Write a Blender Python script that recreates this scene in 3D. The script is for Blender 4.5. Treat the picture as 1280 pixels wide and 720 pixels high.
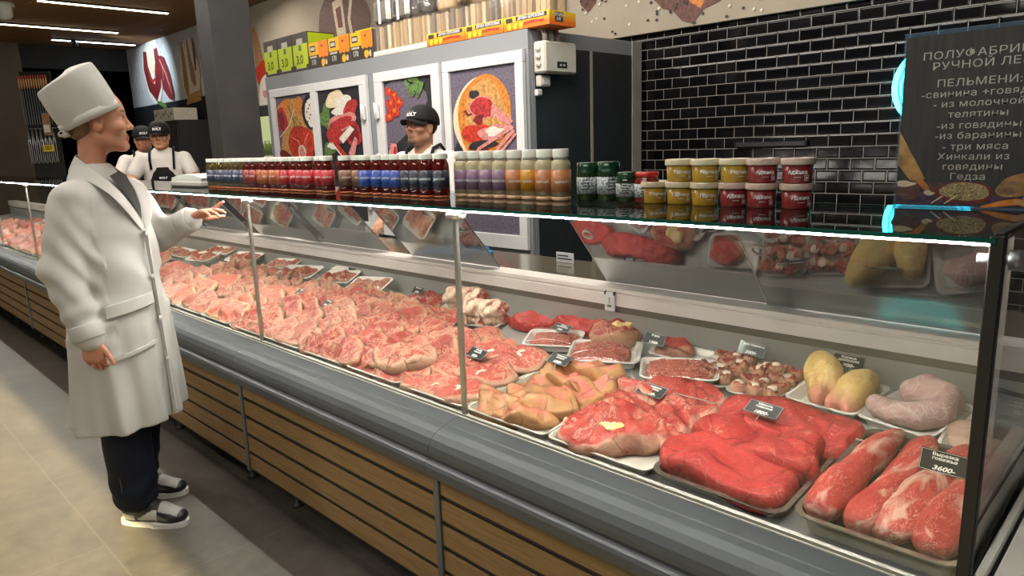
import bpy, math, random
import numpy as np
from mathutils import Vector, Matrix, Euler

for o in list(bpy.data.objects):
    bpy.data.objects.remove(o)
SC = bpy.context.scene
COL = SC.collection
RNG = random.Random(7)

# ------------------------------------------------------------------ camera
YAW, PIT, ROL = math.radians(45.077), math.radians(11.565), math.radians(-2.011)
_cy, _sy = math.cos(YAW), math.sin(YAW)
_fw = Vector((-_sy * math.cos(PIT), _cy * math.cos(PIT), -math.sin(PIT)))
_r0 = Vector((_cy, _sy, 0.0))
_u0 = _r0.cross(_fw)
_rt = math.cos(ROL) * _r0 + math.sin(ROL) * _u0
_up = -math.sin(ROL) * _r0 + math.cos(ROL) * _u0
camd = bpy.data.cameras.new('camera')
cam = bpy.data.objects.new('camera', camd)
COL.objects.link(cam)
cm = Matrix((( _rt.x, _up.x, -_fw.x, 0.0), (_rt.y, _up.y, -_fw.y, 0.0), (_rt.z, _up.z, -_fw.z, 1.42), (0, 0, 0, 1)))
cam.matrix_world = cm
camd.sensor_width = 36.0
camd.lens = 883.13 / 1280 * 36.0
camd.clip_start = 0.05
camd.clip_end = 100
SC.camera = cam

# ------------------------------------------------------------------ exposure, world, lights
vs = SC.view_settings
SC.display_settings.display_device = 'sRGB'
vs.view_transform = 'Standard'
vs.look = 'None'
vs.exposure = 0.0
vs.gamma = 1.0
vs.use_curve_mapping = False
SC.cycles.max_bounces = 8
SC.cycles.transparent_max_bounces = 24
SC.cycles.transmission_bounces = 8
SC.cycles.glossy_bounces = 5
SC.cycles.diffuse_bounces = 3
SC.cycles.caustics_reflective = False
SC.cycles.caustics_refractive = False
SC.cycles.sample_clamp_indirect = 4.0

w = bpy.data.worlds.new('world')
SC.world = w
w.use_nodes = True
w.node_tree.nodes['Background'].inputs['Color'].default_value = (0.75, 0.85, 1.0, 1)
w.node_tree.nodes['Background'].inputs['Strength'].default_value = 0.12


def lamp(name, kind, loc, power, color=(1, 1, 1), aim=None, **kw):
    ld = bpy.data.lights.new(name, kind)
    ld.energy = power
    ld.color = color
    for k, v in kw.items():
        setattr(ld, k, v)
    o = bpy.data.objects.new(name, ld)
    o.location = loc
    if aim is not None:
        o.rotation_euler = (Vector(aim) - Vector(loc)).to_track_quat('-Z', 'Y').to_euler()
    COL.objects.link(o)
    return o


# daylight through the shop front behind the customer side: its lintel leaves the floor beyond y=0.77 in shade
sun = lamp('sun', 'SUN', (-4, -6, 4.55), 14.0, (1.0, 0.83, 0.44), aim=(-3.0, 0.6, 0), angle=math.radians(0.7))
# unseen fill added behind and above the camera for the bottle fronts, and the spot that throws the customer's shadow
lamp('front_fill_light', 'AREA', (-0.8, -1.5, 3.3), 55, (1.0, 0.93, 0.82), aim=(-1.6, 1.5, 1.0), shape='RECTANGLE', size=3.0, size_y=0.6)
lamp('track_spot_lamp', 'SPOT', (-4.3, -0.9, 3.25), 92, (1.0, 0.9, 0.76), aim=(-2.7, 0.9, 0.5), spot_size=math.radians(62), spot_blend=0.6, shadow_soft_size=0.06)
lamp('aisle_lamp', 'AREA', (-3.4, 2.45, 3.3), 105, (1.0, 0.93, 0.85), aim=(-3.4, 3.5, 0.6), shape='RECTANGLE', size=4.5, size_y=0.3)
lamp('aisle_lamp', 'AREA', (-8.6, 2.9, 3.3), 70, (1.0, 0.9, 0.8), aim=(-8.2, 3.0, 0), shape='RECTANGLE', size=3.0, size_y=0.4)
lamp('counter_fill_light', 'AREA', (-2.9, 0.75, 3.3), 80, (1.0, 0.92, 0.82), aim=(-3.5, 3.0, 1.4), shape='RECTANGLE', size=3.6, size_y=0.25)  # added fill over the counter, brightens staff faces and jars
lamp('counter_fill_light', 'AREA', (-6.3, 0.9, 3.3), 30, (1.0, 0.9, 0.78), aim=(-7.4, 2.6, 1.4), shape='RECTANGLE', size=1.6, size_y=0.25)  # same added fill for the two far staff
lamp('wall_spot_lamp', 'SPOT', (-13.2, 3.7, 3.3), 130, (0.72, 0.88, 1.0), aim=(-13.6, 5.0, 2.7), spot_size=math.radians(80), spot_blend=0.7, shadow_soft_size=0.05)

# ------------------------------------------------------------------ materials
MATS = {}


class NT:
    """small node-tree writer"""
    def __init__(self, name):
        self.m = bpy.data.materials.new(name)
        self.m.use_nodes = True
        self.t = self.m.node_tree
        self.n = self.t.nodes
        self.n.clear()
        self.out = self.n.new('ShaderNodeOutputMaterial')

    def add(self, typ, **kw):
        nd = self.n.new(typ)
        for k, v in kw.items():
            if k in nd.inputs.keys() if isinstance(k, str) else False:
                self.set(nd, k, v)
            else:
                setattr(nd, k, v)
        return nd

    def set(self, nd, key, v):
        if isinstance(v, bpy.types.NodeSocket):
            self.t.links.new(v, nd.inputs[key])
        else:
            s = nd.inputs[key]
            if s.type == 'RGBA' and len(v) == 3:
                v = (*v, 1)
            s.default_value = v

    def coords(self, kind='Object', scale=(1, 1, 1), rot=(0, 0, 0)):
        tc = self.n.new('ShaderNodeTexCoord')
        mp = self.n.new('ShaderNodeMapping')
        self.t.links.new(tc.outputs[kind], mp.inputs['Vector'])
        mp.inputs['Scale'].default_value = scale
        mp.inputs['Rotation'].default_value = rot
        return mp.outputs['Vector']

    def noise(self, vec, scale, detail=3, rough=0.5, dist=0.0):
        nd = self.n.new('ShaderNodeTexNoise')
        self.t.links.new(vec, nd.inputs['Vector'])
        nd.inputs['Scale'].default_value = scale
        nd.inputs['Detail'].default_value = detail
        nd.inputs['Roughness'].default_value = rough
        nd.inputs['Distortion'].default_value = dist
        return nd.outputs['Fac']

    def vor(self, vec, scale, feature='F1', out='Distance', rnd=1.0):
        nd = self.n.new('ShaderNodeTexVoronoi')
        nd.feature = feature
        self.t.links.new(vec, nd.inputs['Vector'])
        nd.inputs['Scale'].default_value = scale
        nd.inputs['Randomness'].default_value = rnd
        return nd.outputs[out]

    def ramp(self, fac, stops, interp='LINEAR'):
        nd = self.n.new('ShaderNodeValToRGB')
        nd.color_ramp.interpolation = interp
        self.t.links.new(fac, nd.inputs['Fac'])
        el = nd.color_ramp.elements
        while len(el) < len(stops):
            el.new(0.5)
        for e, (p, c) in zip(el, stops):
            e.position = p
            if isinstance(c, (int, float)):
                c = (c, c, c)
            e.color = (*c, 1)
        return nd.outputs['Color']

    def mix(self, fac, a, b, mode='MIX'):
        nd = self.n.new('ShaderNodeMix')
        nd.data_type = 'RGBA'
        nd.blend_type = mode
        for idx, v in ((0, fac), (6, a), (7, b)):
            if isinstance(v, bpy.types.NodeSocket):
                self.t.links.new(v, nd.inputs[idx])
            else:
                if idx and not isinstance(v, (int, float)) and len(v) == 3:
                    v = (*v, 1)
                nd.inputs[idx].default_value = v
        return nd.outputs[2]

    def math(self, op, a, b=0.0, clamp=False):
        nd = self.n.new('ShaderNodeMath')
        nd.operation = op
        nd.use_clamp = clamp
        for i, v in enumerate((a, b)):
            if isinstance(v, bpy.types.NodeSocket):
                self.t.links.new(v, nd.inputs[i])
            else:
                nd.inputs[i].default_value = v
        return nd.outputs[0]

    def attr(self, name, out='Fac'):
        nd = self.n.new('ShaderNodeAttribute')
        nd.attribute_name = name
        return nd.outputs[out]

    def bump(self, h, strength=0.3, dist=0.01):
        nd = self.n.new('ShaderNodeBump')
        nd.inputs['Strength'].default_value = strength
        nd.inputs['Distance'].default_value = dist
        self.t.links.new(h, nd.inputs['Height'])
        return nd.outputs['Normal']

    def principled(self, color, rough=0.5, metal=0.0, normal=None, coat=0.0, spec=None, emit=None, estr=0.0, alpha=None, sheen=0.0, coat_rough=0.05):
        p = self.n.new('ShaderNodeBsdfPrincipled')
        self.set(p, 'Base Color', color)
        self.set(p, 'Roughness', rough)
        self.set(p, 'Metallic', metal)
        if normal is not None:
            self.set(p, 'Normal', normal)
        if coat:
            self.set(p, 'Coat Weight', coat)
            self.set(p, 'Coat Roughness', coat_rough)
        if spec is not None:
            self.set(p, 'Specular IOR Level', spec)
        if emit is not None:
            self.set(p, 'Emission Color', emit)
            self.set(p, 'Emission Strength', estr)
        if sheen:
            self.set(p, 'Sheen Weight', sheen)
        self.t.links.new(p.outputs[0], self.out.inputs['Surface'])
        return p

    def surface(self, sh):
        self.t.links.new(sh, self.out.inputs['Surface'])


def plain(name, color, rough=0.5, metal=0.0, var=0.12, scale=8.0, coat=0.0, bump=0.0, bscale=60.0, spec=None, sheen=0.0, kind='Object'):
    """one even material with a light mottling"""
    if name in MATS:
        return MATS[name]
    k = NT(name)
    v = k.coords(kind)
    nz = k.noise(v, scale, 3)
    dk = tuple(c * (1 - var) for c in color)
    lt = tuple(min(1, c * (1 + var)) for c in color)
    c = k.ramp(nz, [(0.3, dk), (0.7, lt)])
    nrm = k.bump(k.noise(v, bscale, 2), bump, 0.003) if bump else None
    k.principled(c, rough, metal, nrm, coat, spec, sheen=sheen)
    MATS[name] = k.m
    return k.m


def emitter(name, color, strength):
    if name in MATS:
        return MATS[name]
    k = NT(name)
    e = k.n.new('ShaderNodeEmission')
    e.inputs['Color'].default_value = (*color, 1)
    e.inputs['Strength'].default_value = strength
    k.surface(e.outputs[0])
    MATS[name] = k.m
    return k.m


def glassy(name, tint=(0.97, 0.99, 0.98), base=0.04, edge=0.9, rough=0.0, haze=0.0, hazecol=(0.9, 0.92, 0.9)):
    """thin clear sheet: tinted see-through plus a mirror part that grows at grazing angles"""
    if name in MATS:
        return MATS[name]
    k = NT(name)
    lw = k.n.new('ShaderNodeLayerWeight')
    lw.inputs['Blend'].default_value = 0.5
    f5 = k.math('POWER', lw.outputs['Facing'], 4.5)
    fac = k.math('MULTIPLY_ADD', f5, edge - base)
    fac.node.inputs[2].default_value = base
    tr = k.n.new('ShaderNodeBsdfTransparent')
    tr.inputs['Color'].default_value = (*tint, 1)
    gl = k.n.new('ShaderNodeBsdfGlossy')
    gl.inputs['Roughness'].default_value = rough
    body = tr.outputs[0]
    if haze:
        df = k.n.new('ShaderNodeBsdfDiffuse')
        df.inputs['Color'].default_value = (*hazecol, 1)
        mh = k.n.new('ShaderNodeMixShader')
        mh.inputs[0].default_value = haze
        k.t.links.new(body, mh.inputs[1])
        k.t.links.new(df.outputs[0], mh.inputs[2])
        body = mh.outputs[0]
    mx = k.n.new('ShaderNodeMixShader')
    k.t.links.new(fac, mx.inputs[0])
    k.t.links.new(body, mx.inputs[1])
    k.t.links.new(gl.outputs[0], mx.inputs[2])
    k.surface(mx.outputs[0])
    MATS[name] = k.m
    return k.m


# ------------------------------------------------------------------ mesh building
class MB:
    def __init__(self):
        self.v, self.f, self.mi, self.sm = [], [], [], []
        self.at = {}

    def add(self, vs_, fs, mi=0, smooth=False, **at):
        b = len(self.v)
        self.v += [tuple(p) for p in vs_]
        for f in fs:
            self.f.append(tuple(i + b for i in f))
            self.mi.append(mi)
            self.sm.append(smooth)
        for k_, vals in at.items():
            self.at.setdefault(k_, {})
            for i, x in enumerate(vals):
                self.at[k_][b + i] = x
        return self

    def box(self, x0, x1, y0, y1, z0, z1, c=0.0, mi=0):
        if x1 < x0: x0, x1 = x1, x0
        if y1 < y0: y0, y1 = y1, y0
        if z1 < z0: z0, z1 = z1, z0
        c = min(c, (x1 - x0) * .45, (y1 - y0) * .45, (z1 - z0) * .45)
        if c <= 0:
            vv = [(x, y, z) for z in (z0, z1) for y in (y0, y1) for x in (x0, x1)]
            ff = [(0, 2, 3, 1), (4, 5, 7, 6), (0, 1, 5, 4), (2, 6, 7, 3), (0, 4, 6, 2), (1, 3, 7, 5)]
            return self.add(vv, ff, mi)
        vv, idx = [], {}
        cx = ((x0, 1), (x1, -1)); cy = ((y0, 1), (y1, -1)); cz = ((z0, 1), (z1, -1))
        for i, (x, sx) in enumerate(cx):
            for j, (y, sy) in enumerate(cy):
                for k_, (z, sz) in enumerate(cz):
                    for a in range(3):
                        idx[(i, j, k_, a)] = len(vv)
                        vv.append((x + (0 if a == 0 else sx * c), y + (0 if a == 1 else sy * c), z + (0 if a == 2 else sz * c)))
        ff = []
        for i in (0, 1):
            q = [idx[(i, 0, 0, 0)], idx[(i, 1, 0, 0)], idx[(i, 1, 1, 0)], idx[(i, 0, 1, 0)]]
            ff.append(q if i else q[::-1])
            q = [idx[(0, i, 0, 1)], idx[(0, i, 1, 1)], idx[(1, i, 1, 1)], idx[(1, i, 0, 1)]]
            ff.append(q if i else q[::-1])
            q = [idx[(0, 0, i, 2)], idx[(1, 0, i, 2)], idx[(1, 1, i, 2)], idx[(0, 1, i, 2)]]
            ff.append(q if i else q[::-1])
        for i in (0, 1):
            for j in (0, 1):
                ff.append((idx[(i, j, 0, 0)], idx[(i, j, 1, 0)], idx[(i, j, 1, 1)], idx[(i, j, 0, 1)]))
                ff.append((idx[(i, 0, j, 0)], idx[(i, 1, j, 0)], idx[(i, 1, j, 2)], idx[(i, 0, j, 2)]))
                ff.append((idx[(0, i, j, 1)], idx[(1, i, j, 1)], idx[(1, i, j, 2)], idx[(0, i, j, 2)]))
                for k_ in (0, 1):
                    ff.append((idx[(i, j, k_, 0)], idx[(i, j, k_, 1)], idx[(i, j, k_, 2)]))
        # orient outward
        ctr = Vector(((x0 + x1) / 2, (y0 + y1) / 2, (z0 + z1) / 2))
        out = []
        for f in ff:
            p = [Vector(vv[q]) for q in f]
            n = (p[1] - p[0]).cross(p[2] - p[0])
            m = sum(p, Vector()) / len(p) - ctr
            out.append(f if n.dot(m) > 0 else tuple(reversed(f)))
        return self.add(vv, out, mi)

    def lathe(self, prof, n=24, center=(0, 0, 0), mi=0, smooth=True, sx=1.0, sy=1.0):
        """prof: list of (r, z); r=0 closes the end"""
        vv, ff, rings = [], [], []
        for r, z in prof:
            if r <= 1e-7:
                rings.append([len(vv)])
                vv.append((center[0], center[1], center[2] + z))
            else:
                ring = []
                for i in range(n):
                    a = 2 * math.pi * i / n
                    ring.append(len(vv))
                    vv.append((center[0] + r * sx * math.cos(a), center[1] + r * sy * math.sin(a), center[2] + z))
                rings.append(ring)
        for a, b in zip(rings, rings[1:]):
            for i in range(n):
                j = (i + 1) % n
                if len(a) == 1 and len(b) == 1:
                    continue
                if len(a) == 1:
                    ff.append((a[0], b[j], b[i]))
                elif len(b) == 1:
                    ff.append((a[i], a[j], b[0]))
                else:
                    ff.append((a[i], a[j], b[j], b[i]))
        return self.add(vv, ff, mi, smooth)

    def tube(self, pts, r, n=8, mi=0, smooth=True, closed=False, cap=True):
        pts = [Vector(p) for p in pts]
        rs = r if isinstance(r, (list, tuple)) else [r] * len(pts)
        vv, ff, rings = [], [], []
        m = len(pts)
        prev = None
        for i, p in enumerate(pts):
            if closed:
                d = pts[(i + 1) % m] - pts[i - 1]
            else:
                d = (pts[min(i + 1, m - 1)] - pts[max(i - 1, 0)])
            d.normalize()
            if prev is None:
                a = Vector((0, 0, 1)) if abs(d.z) < 0.9 else Vector((1, 0, 0))
                u = d.cross(a).normalized()
            else:
                u = (prev - d * prev.dot(d)).normalized()
            prev = u
            v = d.cross(u)
            ring = []
            for k_ in range(n):
                t = 2 * math.pi * k_ / n
                ring.append(len(vv))
                vv.append(p + (u * math.cos(t) + v * math.sin(t)) * rs[i])
            rings.append(ring)
        pairs = list(zip(rings, rings[1:]))
        if closed:
            pairs.append((rings[-1], rings[0]))
        for a, b in pairs:
            for k_ in range(n):
                j = (k_ + 1) % n
                ff.append((a[k_], a[j], b[j], b[k_]))
        if cap and not closed:
            ff.append(tuple(reversed(rings[0])))
            ff.append(tuple(rings[-1]))
        return self.add(vv, ff, mi, smooth)

    def prism(self, poly, axis, a0, a1, mi=0, smooth=False, caps=True):
        """extrude a closed 2-D polygon along an axis; axis 'x': poly in (y,z); 'y': (x,z); 'z': (x,y)"""
        def P(p, a):
            return {'x': (a, p[0], p[1]), 'y': (p[0], a, p[1]), 'z': (p[0], p[1], a)}[axis]
        n = len(poly)
        area = sum(poly[i][0] * poly[(i + 1) % n][1] - poly[(i + 1) % n][0] * poly[i][1] for i in range(n))
        flip = (area < 0) ^ (axis == 'y')
        vv = [P(p, a0) for p in poly] + [P(p, a1) for p in poly]
        ff = []
        for i in range(n):
            j = (i + 1) % n
            q = (i, j, n + j, n + i)
            ff.append(tuple(reversed(q)) if flip else q)
        if caps:
            c0, c1 = tuple(range(n - 1, -1, -1)), tuple(range(n, 2 * n))
            ff += [tuple(reversed(c0)), tuple(reversed(c1))] if flip else [c0, c1]
        return self.add(vv, ff, mi, smooth)

    def strip(self, line, axis, a0, a1, mi=0, smooth=True, flip=False):
        """open profile line extruded along an axis"""
        def P(p, a):
            return {'x': (a, p[0], p[1]), 'y': (p[0], a, p[1]), 'z': (p[0], p[1], a)}[axis]
        n = len(line)
        vv = [P(p, a0) for p in line] + [P(p, a1) for p in line]
        ff = []
        for i in range(n - 1):
            q = (i, i + 1, n + i + 1, n + i)
            ff.append(tuple(reversed(q)) if flip else q)
        return self.add(vv, ff, mi, smooth)

    def mesh(self, name, mats):
        me = bpy.data.meshes.new(name)
        me.from_pydata(self.v, [], self.f)
        for m in mats if isinstance(mats, (list, tuple)) else [mats]:
            me.materials.append(m)
        me.polygons.foreach_set('material_index', self.mi)
        me.polygons.foreach_set('use_smooth', self.sm)
        for k_, d in self.at.items():
            first = next(iter(d.values()))
            if isinstance(first, (tuple, list)):
                a = me.attributes.new(k_, 'FLOAT_COLOR', 'POINT')
                buf = np.ones((len(self.v), 4), 'f')
                for i, x in d.items():
                    buf[i, :3] = x[:3]
                a.data.foreach_set('color', buf.ravel())
            else:
                a = me.attributes.new(k_, 'FLOAT', 'POINT')
                buf = np.zeros(len(self.v), 'f')
                for i, x in d.items():
                    buf[i] = x
                a.data.foreach_set('value', buf)
        me.update()
        return me

    def obj(self, name, mats, parent=None, loc=None, rot=None):
        return link(name, self.mesh(name, mats), parent, loc, rot)


def link(name, me, parent=None, loc=None, rot=None, scale=None):
    o = bpy.data.objects.new(name, me)
    if loc is not None:
        o.location = loc
    if rot is not None:
        o.rotation_euler = rot
    if scale is not None:
        o.scale = scale
    if parent is not None:
        o.parent = parent
    COL.objects.link(o)
    return o


def tag(o, label=None, cat=None, group=None, kind=None):
    if label: o['label'] = label
    if cat: o['category'] = cat
    if group: o['group'] = group
    if kind: o['kind'] = kind
    return o


def thing(name, label, cat, loc=(0, 0, 0), rot=(0, 0, 0), group=None):
    o = link(name, None, None, loc, rot)
    o.empty_display_size = 0.05
    return tag(o, label, cat, group)


def dup(root, loc=None, rot=None, label=None, group=None, scale=None):
    r = root.copy()
    COL.objects.link(r)
    if loc is not None: r.location = loc
    if rot is not None: r.rotation_euler = rot
    if scale is not None: r.scale = scale
    if label: r['label'] = label
    if group: r['group'] = group
    for ch in list(root.children):
        c = ch.copy(); COL.objects.link(c); c.parent = r
        for g in ch.children:
            d = g.copy(); COL.objects.link(d); d.parent = c
    return r


def struct(o):
    o['kind'] = 'structure'
    return o


# ------------------------------------------------------------------ lettering
_FONT = {}


def text_mesh(name, body, size, mat, depth=0.0004, width=1.0, align='CENTER', bold=0.0, shear=0.0, spacing=1.0):
    """flat lettering in local xy (x right, y up), facing +z"""
    cu = bpy.data.curves.new(name, 'FONT')
    cu.body = body
    cu.size = size
    cu.align_x = align
    cu.align_y = 'CENTER'
    cu.extrude = depth
    cu.offset = bold
    cu.shear = shear
    cu.space_character = spacing
    cu.resolution_u = 3
    tmp = bpy.data.objects.new(name, cu)
    COL.objects.link(tmp)
    bpy.context.view_layer.update()
    dg = bpy.context.evaluated_depsgraph_get()
    me = bpy.data.meshes.new_from_object(tmp.evaluated_get(dg))
    bpy.data.objects.remove(tmp)
    bpy.data.curves.remove(cu)
    me.name = name
    if width != 1.0:
        me.transform(Matrix.Diagonal((width, 1, 1, 1)))
    me.materials.clear()
    me.materials.append(mat)
    return me


def bend_round(me, r, z0=0.0, a0=-math.pi / 2):
    """wrap flat lettering (x,y) onto a cylinder of radius r about z, centred at angle a0"""
    n = len(me.vertices)
    co = np.empty(n * 3, 'f'); me.vertices.foreach_get('co', co); co = co.reshape(-1, 3)
    ang = a0 + co[:, 0] / r
    rr = r + co[:, 2]
    out = np.stack([rr * np.cos(ang), rr * np.sin(ang), co[:, 1] + z0], 1)
    me.vertices.foreach_set('co', out.ravel().astype('f'))
    me.update()
    return me


# ------------------------------------------------------------------ distance fields -> one continuous skin
class Field:
    def __init__(self, lo, hi, h):
        self.lo = np.array(lo, float); self.h = h
        self.n = np.ceil((np.array(hi) - self.lo) / h).astype(int) + 1
        self.g = np.full(self.n, 0.08, np.float32)

    def _sub(self, lo, hi):
        a = np.clip(np.floor((np.array(lo) - self.lo) / self.h).astype(int), 0, self.n - 1)
        b = np.clip(np.ceil((np.array(hi) - self.lo) / self.h).astype(int) + 1, 1, self.n)
        ax = [self.lo[i] + self.h * np.arange(a[i], b[i]) for i in range(3)]
        X, Y, Z = np.meshgrid(*ax, indexing='ij')
        return (slice(a[0], b[0]), slice(a[1], b[1]), slice(a[2], b[2])), X, Y, Z

    def _put(self, sl, d, k, op='add'):
        g = self.g[sl]
        d = d.astype(np.float32)
        if op == 'cut':
            a_, b_ = -g, d          # smooth max(g, -d) = -smin(-g, d)
            h_ = np.clip(.5 + .5 * (a_ - b_) / k, 0, 1)
            self.g[sl] = -(a_ * (1 - h_) + b_ * h_ - k * h_ * (1 - h_))
            return
        h_ = np.clip(.5 + .5 * (g - d) / k, 0, 1)
        self.g[sl] = g * (1 - h_) + d * h_ - k * h_ * (1 - h_)

    def ell(self, c, r, k=0.012, R=None, op='add'):
        c = np.array(c, float); r = np.array(r, float)
        m = max(r) + 0.05
        sl, X, Y, Z = self._sub(c - m, c + m)
        P = np.stack([X - c[0], Y - c[1], Z - c[2]], -1)
        if R is not None:
            P = P @ np.array(R)
        k0 = np.sqrt(((P / r) ** 2).sum(-1)); k1 = np.sqrt(((P / r ** 2) ** 2).sum(-1)) + 1e-9
        self._put(sl, k0 * (k0 - 1) / k1, k, op)
        return self

    def cap(self, a, b, ra, rb, k=0.012, op='add', flat=None):
        a = np.array(a, float); b = np.array(b, float)
        m = max(ra, rb) + 0.05
        sl, X, Y, Z = self._sub(np.minimum(a, b) - m, np.maximum(a, b) + m)
        ba = b - a; L = ba @ ba
        px, py, pz = X - a[0], Y - a[1], Z - a[2]
        t = np.clip((px * ba[0] + py * ba[1] + pz * ba[2]) / max(L, 1e-12), 0, 1)
        d = np.sqrt((px - t * ba[0]) ** 2 + (py - t * ba[1]) ** 2 + (pz - t * ba[2]) ** 2) - (ra + t * (rb - ra))
        self._put(sl, d, k, op)
        return self

    def loft(self, zs, cx, cy, ax, by, k=0.012, wrinkle=None, p=2.0):
        """upright trunk: super-ellipse section (centre cx,cy, half-axes ax,by) at heights zs"""
        m = 0.06
        lo = (min(np.array(cx) - np.array(ax)) - m, min(np.array(cy) - np.array(by)) - m, zs[0] - m)
        hi = (max(np.array(cx) + np.array(ax)) + m, max(np.array(cy) + np.array(by)) + m, zs[-1] + m)
        sl, X, Y, Z = self._sub(lo, hi)
        zz = Z[0, 0, :]
        f = lambda q: np.interp(zz, zs, q)[None, None, :]
        A, B = f(ax), f(by)
        d = (((np.abs(X - f(cx)) / A) ** p + (np.abs(Y - f(cy)) / B) ** p) ** (1 / p) - 1) * np.minimum(A, B)
        dz = np.maximum(zs[0] - Z, Z - zs[-1])
        if wrinkle is not None:
            d = d + wrinkle(X, Y, Z)
        self._put(sl, np.maximum(d, dz), k)
        return self

    def skin(self, smooth=1):
        return surface_nets(self.g, self.lo, self.h, smooth)


def surface_nets(g, lo, h, smooth=1):
    s = g < 0
    nx, ny, nz = g.shape
    idx = -np.ones((nx - 1, ny - 1, nz - 1), np.int64)
    cnt = np.zeros((nx - 1, ny - 1, nz - 1), np.int8)
    corners = [(i, j, k) for i in (0, 1) for j in (0, 1) for k in (0, 1)]
    for i, j, k in corners:
        cnt += s[i:nx - 1 + i, j:ny - 1 + j, k:nz - 1 + k]
    act = (cnt > 0) & (cnt < 8)
    I = np.argwhere(act)
    idx[act] = np.arange(len(I))
    acc = np.zeros((len(I), 3)); num = np.zeros(len(I))
    edges = [(a, b) for a in corners for b in corners if sum(abs(x - y) for x, y in zip(a, b)) == 1 and a < b]
    for a, b in edges:
        ga = g[I[:, 0] + a[0], I[:, 1] + a[1], I[:, 2] + a[2]].astype(float)
        gb = g[I[:, 0] + b[0], I[:, 1] + b[1], I[:, 2] + b[2]].astype(float)
        x = (ga < 0) != (gb < 0)
        t = np.where(x, ga / np.where(ga == gb, 1, ga - gb), 0)
        pt = np.array(a)[None] + t[:, None] * (np.array(b) - np.array(a))[None]
        acc += np.where(x[:, None], pt, 0); num += x
    V = lo + h * (I + acc / np.maximum(num, 1)[:, None])
    quads = []
    for ax in range(3):
        u, v = (ax + 1) % 3, (ax + 2) % 3
        sa = np.moveaxis(s, (ax, u, v), (0, 1, 2))
        ia = np.moveaxis(idx, (ax, u, v), (0, 1, 2))
        ch = sa[:-1, 1:-1, 1:-1] != sa[1:, 1:-1, 1:-1]
        E = np.argwhere(ch)
        fl = sa[:-1, 1:-1, 1:-1][ch]
        e0, e1, e2 = E[:, 0], E[:, 1], E[:, 2]
        q = np.stack([ia[e0, e1, e2], ia[e0, e1 + 1, e2], ia[e0, e1 + 1, e2 + 1], ia[e0, e1, e2 + 1]], 1)
        q[~fl] = q[~fl][:, ::-1]
        quads.append(q)
    Q = np.concatenate(quads)
    Q = Q[(Q >= 0).all(1)]
    for _ in range(smooth):
        S = np.zeros_like(V); N = np.zeros(len(V))
        for i in range(4):
            a, b = Q[:, i], Q[:, (i + 1) % 4]
            np.add.at(S, a, V[b]); np.add.at(N, a, 1)
            np.add.at(S, b, V[a]); np.add.at(N, b, 1)
        V = V * 0.5 + 0.5 * S / np.maximum(N, 1)[:, None]
    return V, Q


def np_mesh(name, V, Q, mats, col=None, vals=None, smooth=True):
    me = bpy.data.meshes.new(name)
    me.vertices.add(len(V)); me.vertices.foreach_set('co', np.asarray(V, 'f').ravel())
    nq = len(Q); w_ = Q.shape[1]
    me.loops.add(nq * w_); me.loops.foreach_set('vertex_index', Q.ravel().astype('i'))
    me.polygons.add(nq); me.polygons.foreach_set('loop_start', np.arange(0, nq * w_, w_).astype('i'))
    me.update(calc_edges=True)
    me.validate()
    me.polygons.foreach_set('use_smooth', [smooth] * len(me.polygons))
    for m in mats if isinstance(mats, (list, tuple)) else [mats]:
        me.materials.append(m)
    if col is not None:
        a = me.attributes.new('tone', 'FLOAT_COLOR', 'POINT')
        buf = np.ones((len(V), 4), 'f'); buf[:, :3] = col
        a.data.foreach_set('color', buf.ravel())
    if vals is not None:
        for k_, x in vals.items():
            a = me.attributes.new(k_, 'FLOAT', 'POINT')
            a.data.foreach_set('value', np.asarray(x, 'f'))
    me.update()
    return me


def rot_to(vec, up=(0, 0, 1)):
    """3x3 with x axis along vec"""
    x = Vector(vec).normalized()
    u = Vector(up)
    y = u.cross(x).normalized()
    z = x.cross(y)
    return np.array([[x.x, y.x, z.x], [x.y, y.y, z.y], [x.z, y.z, z.z]])


def vnoise(P, seed=0, octaves=3, gain=0.5):
    """cheap smooth noise for mesh points (sum of rotated sines)"""
    P = np.asarray(P, float)
    r = np.random.RandomState(seed)
    out = np.zeros(P.shape[:-1]); amp = 1.0; fr = 1.0
    for _ in range(octaves):
        for _k in range(4):
            d = r.normal(size=P.shape[-1]); d /= np.linalg.norm(d)
            out += amp * 0.5 * np.sin(fr * (P @ d) * r.uniform(0.7, 1.4) + r.uniform(0, 6.28))
        amp *= gain; fr *= 2.0
    return out
# ================================================================== SETTING
def mat_floor():
    k = NT('floor_concrete_tile')
    v = k.coords('Object')
    n1 = k.noise(v, 2.2, 6, 0.65, 0.4)
    n2 = k.noise(v, 14, 5, 0.6)
    c = k.ramp(n1, [(0.25, (0.050, 0.043, 0.035)), (0.5, (0.085, 0.073, 0.058)), (0.78, (0.145, 0.127, 0.10))])
    c = k.mix(0.35, c, k.ramp(n2, [(0.3, (0.06, 0.055, 0.05)), (0.75, (0.2, 0.18, 0.15))]))
    br = k.n.new('ShaderNodeTexBrick')
    k.t.links.new(v, br.inputs['Vector'])
    br.inputs['Scale'].default_value = 1.0
    br.inputs['Brick Width'].default_value = 1.2
    br.inputs['Row Height'].default_value = 0.6
    br.inputs['Mortar Size'].default_value = 0.004
    br.offset = 0.33
    c = k.mix(k.math('MULTIPLY', br.outputs['Fac'], 0.22), c, (0.2, 0.185, 0.16))
    rg = k.ramp(n2, [(0.2, 0.42), (0.8, 0.6)])
    k.principled(c, rg, normal=k.bump(n2, 0.12, 0.004))
    return k.m


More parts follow.
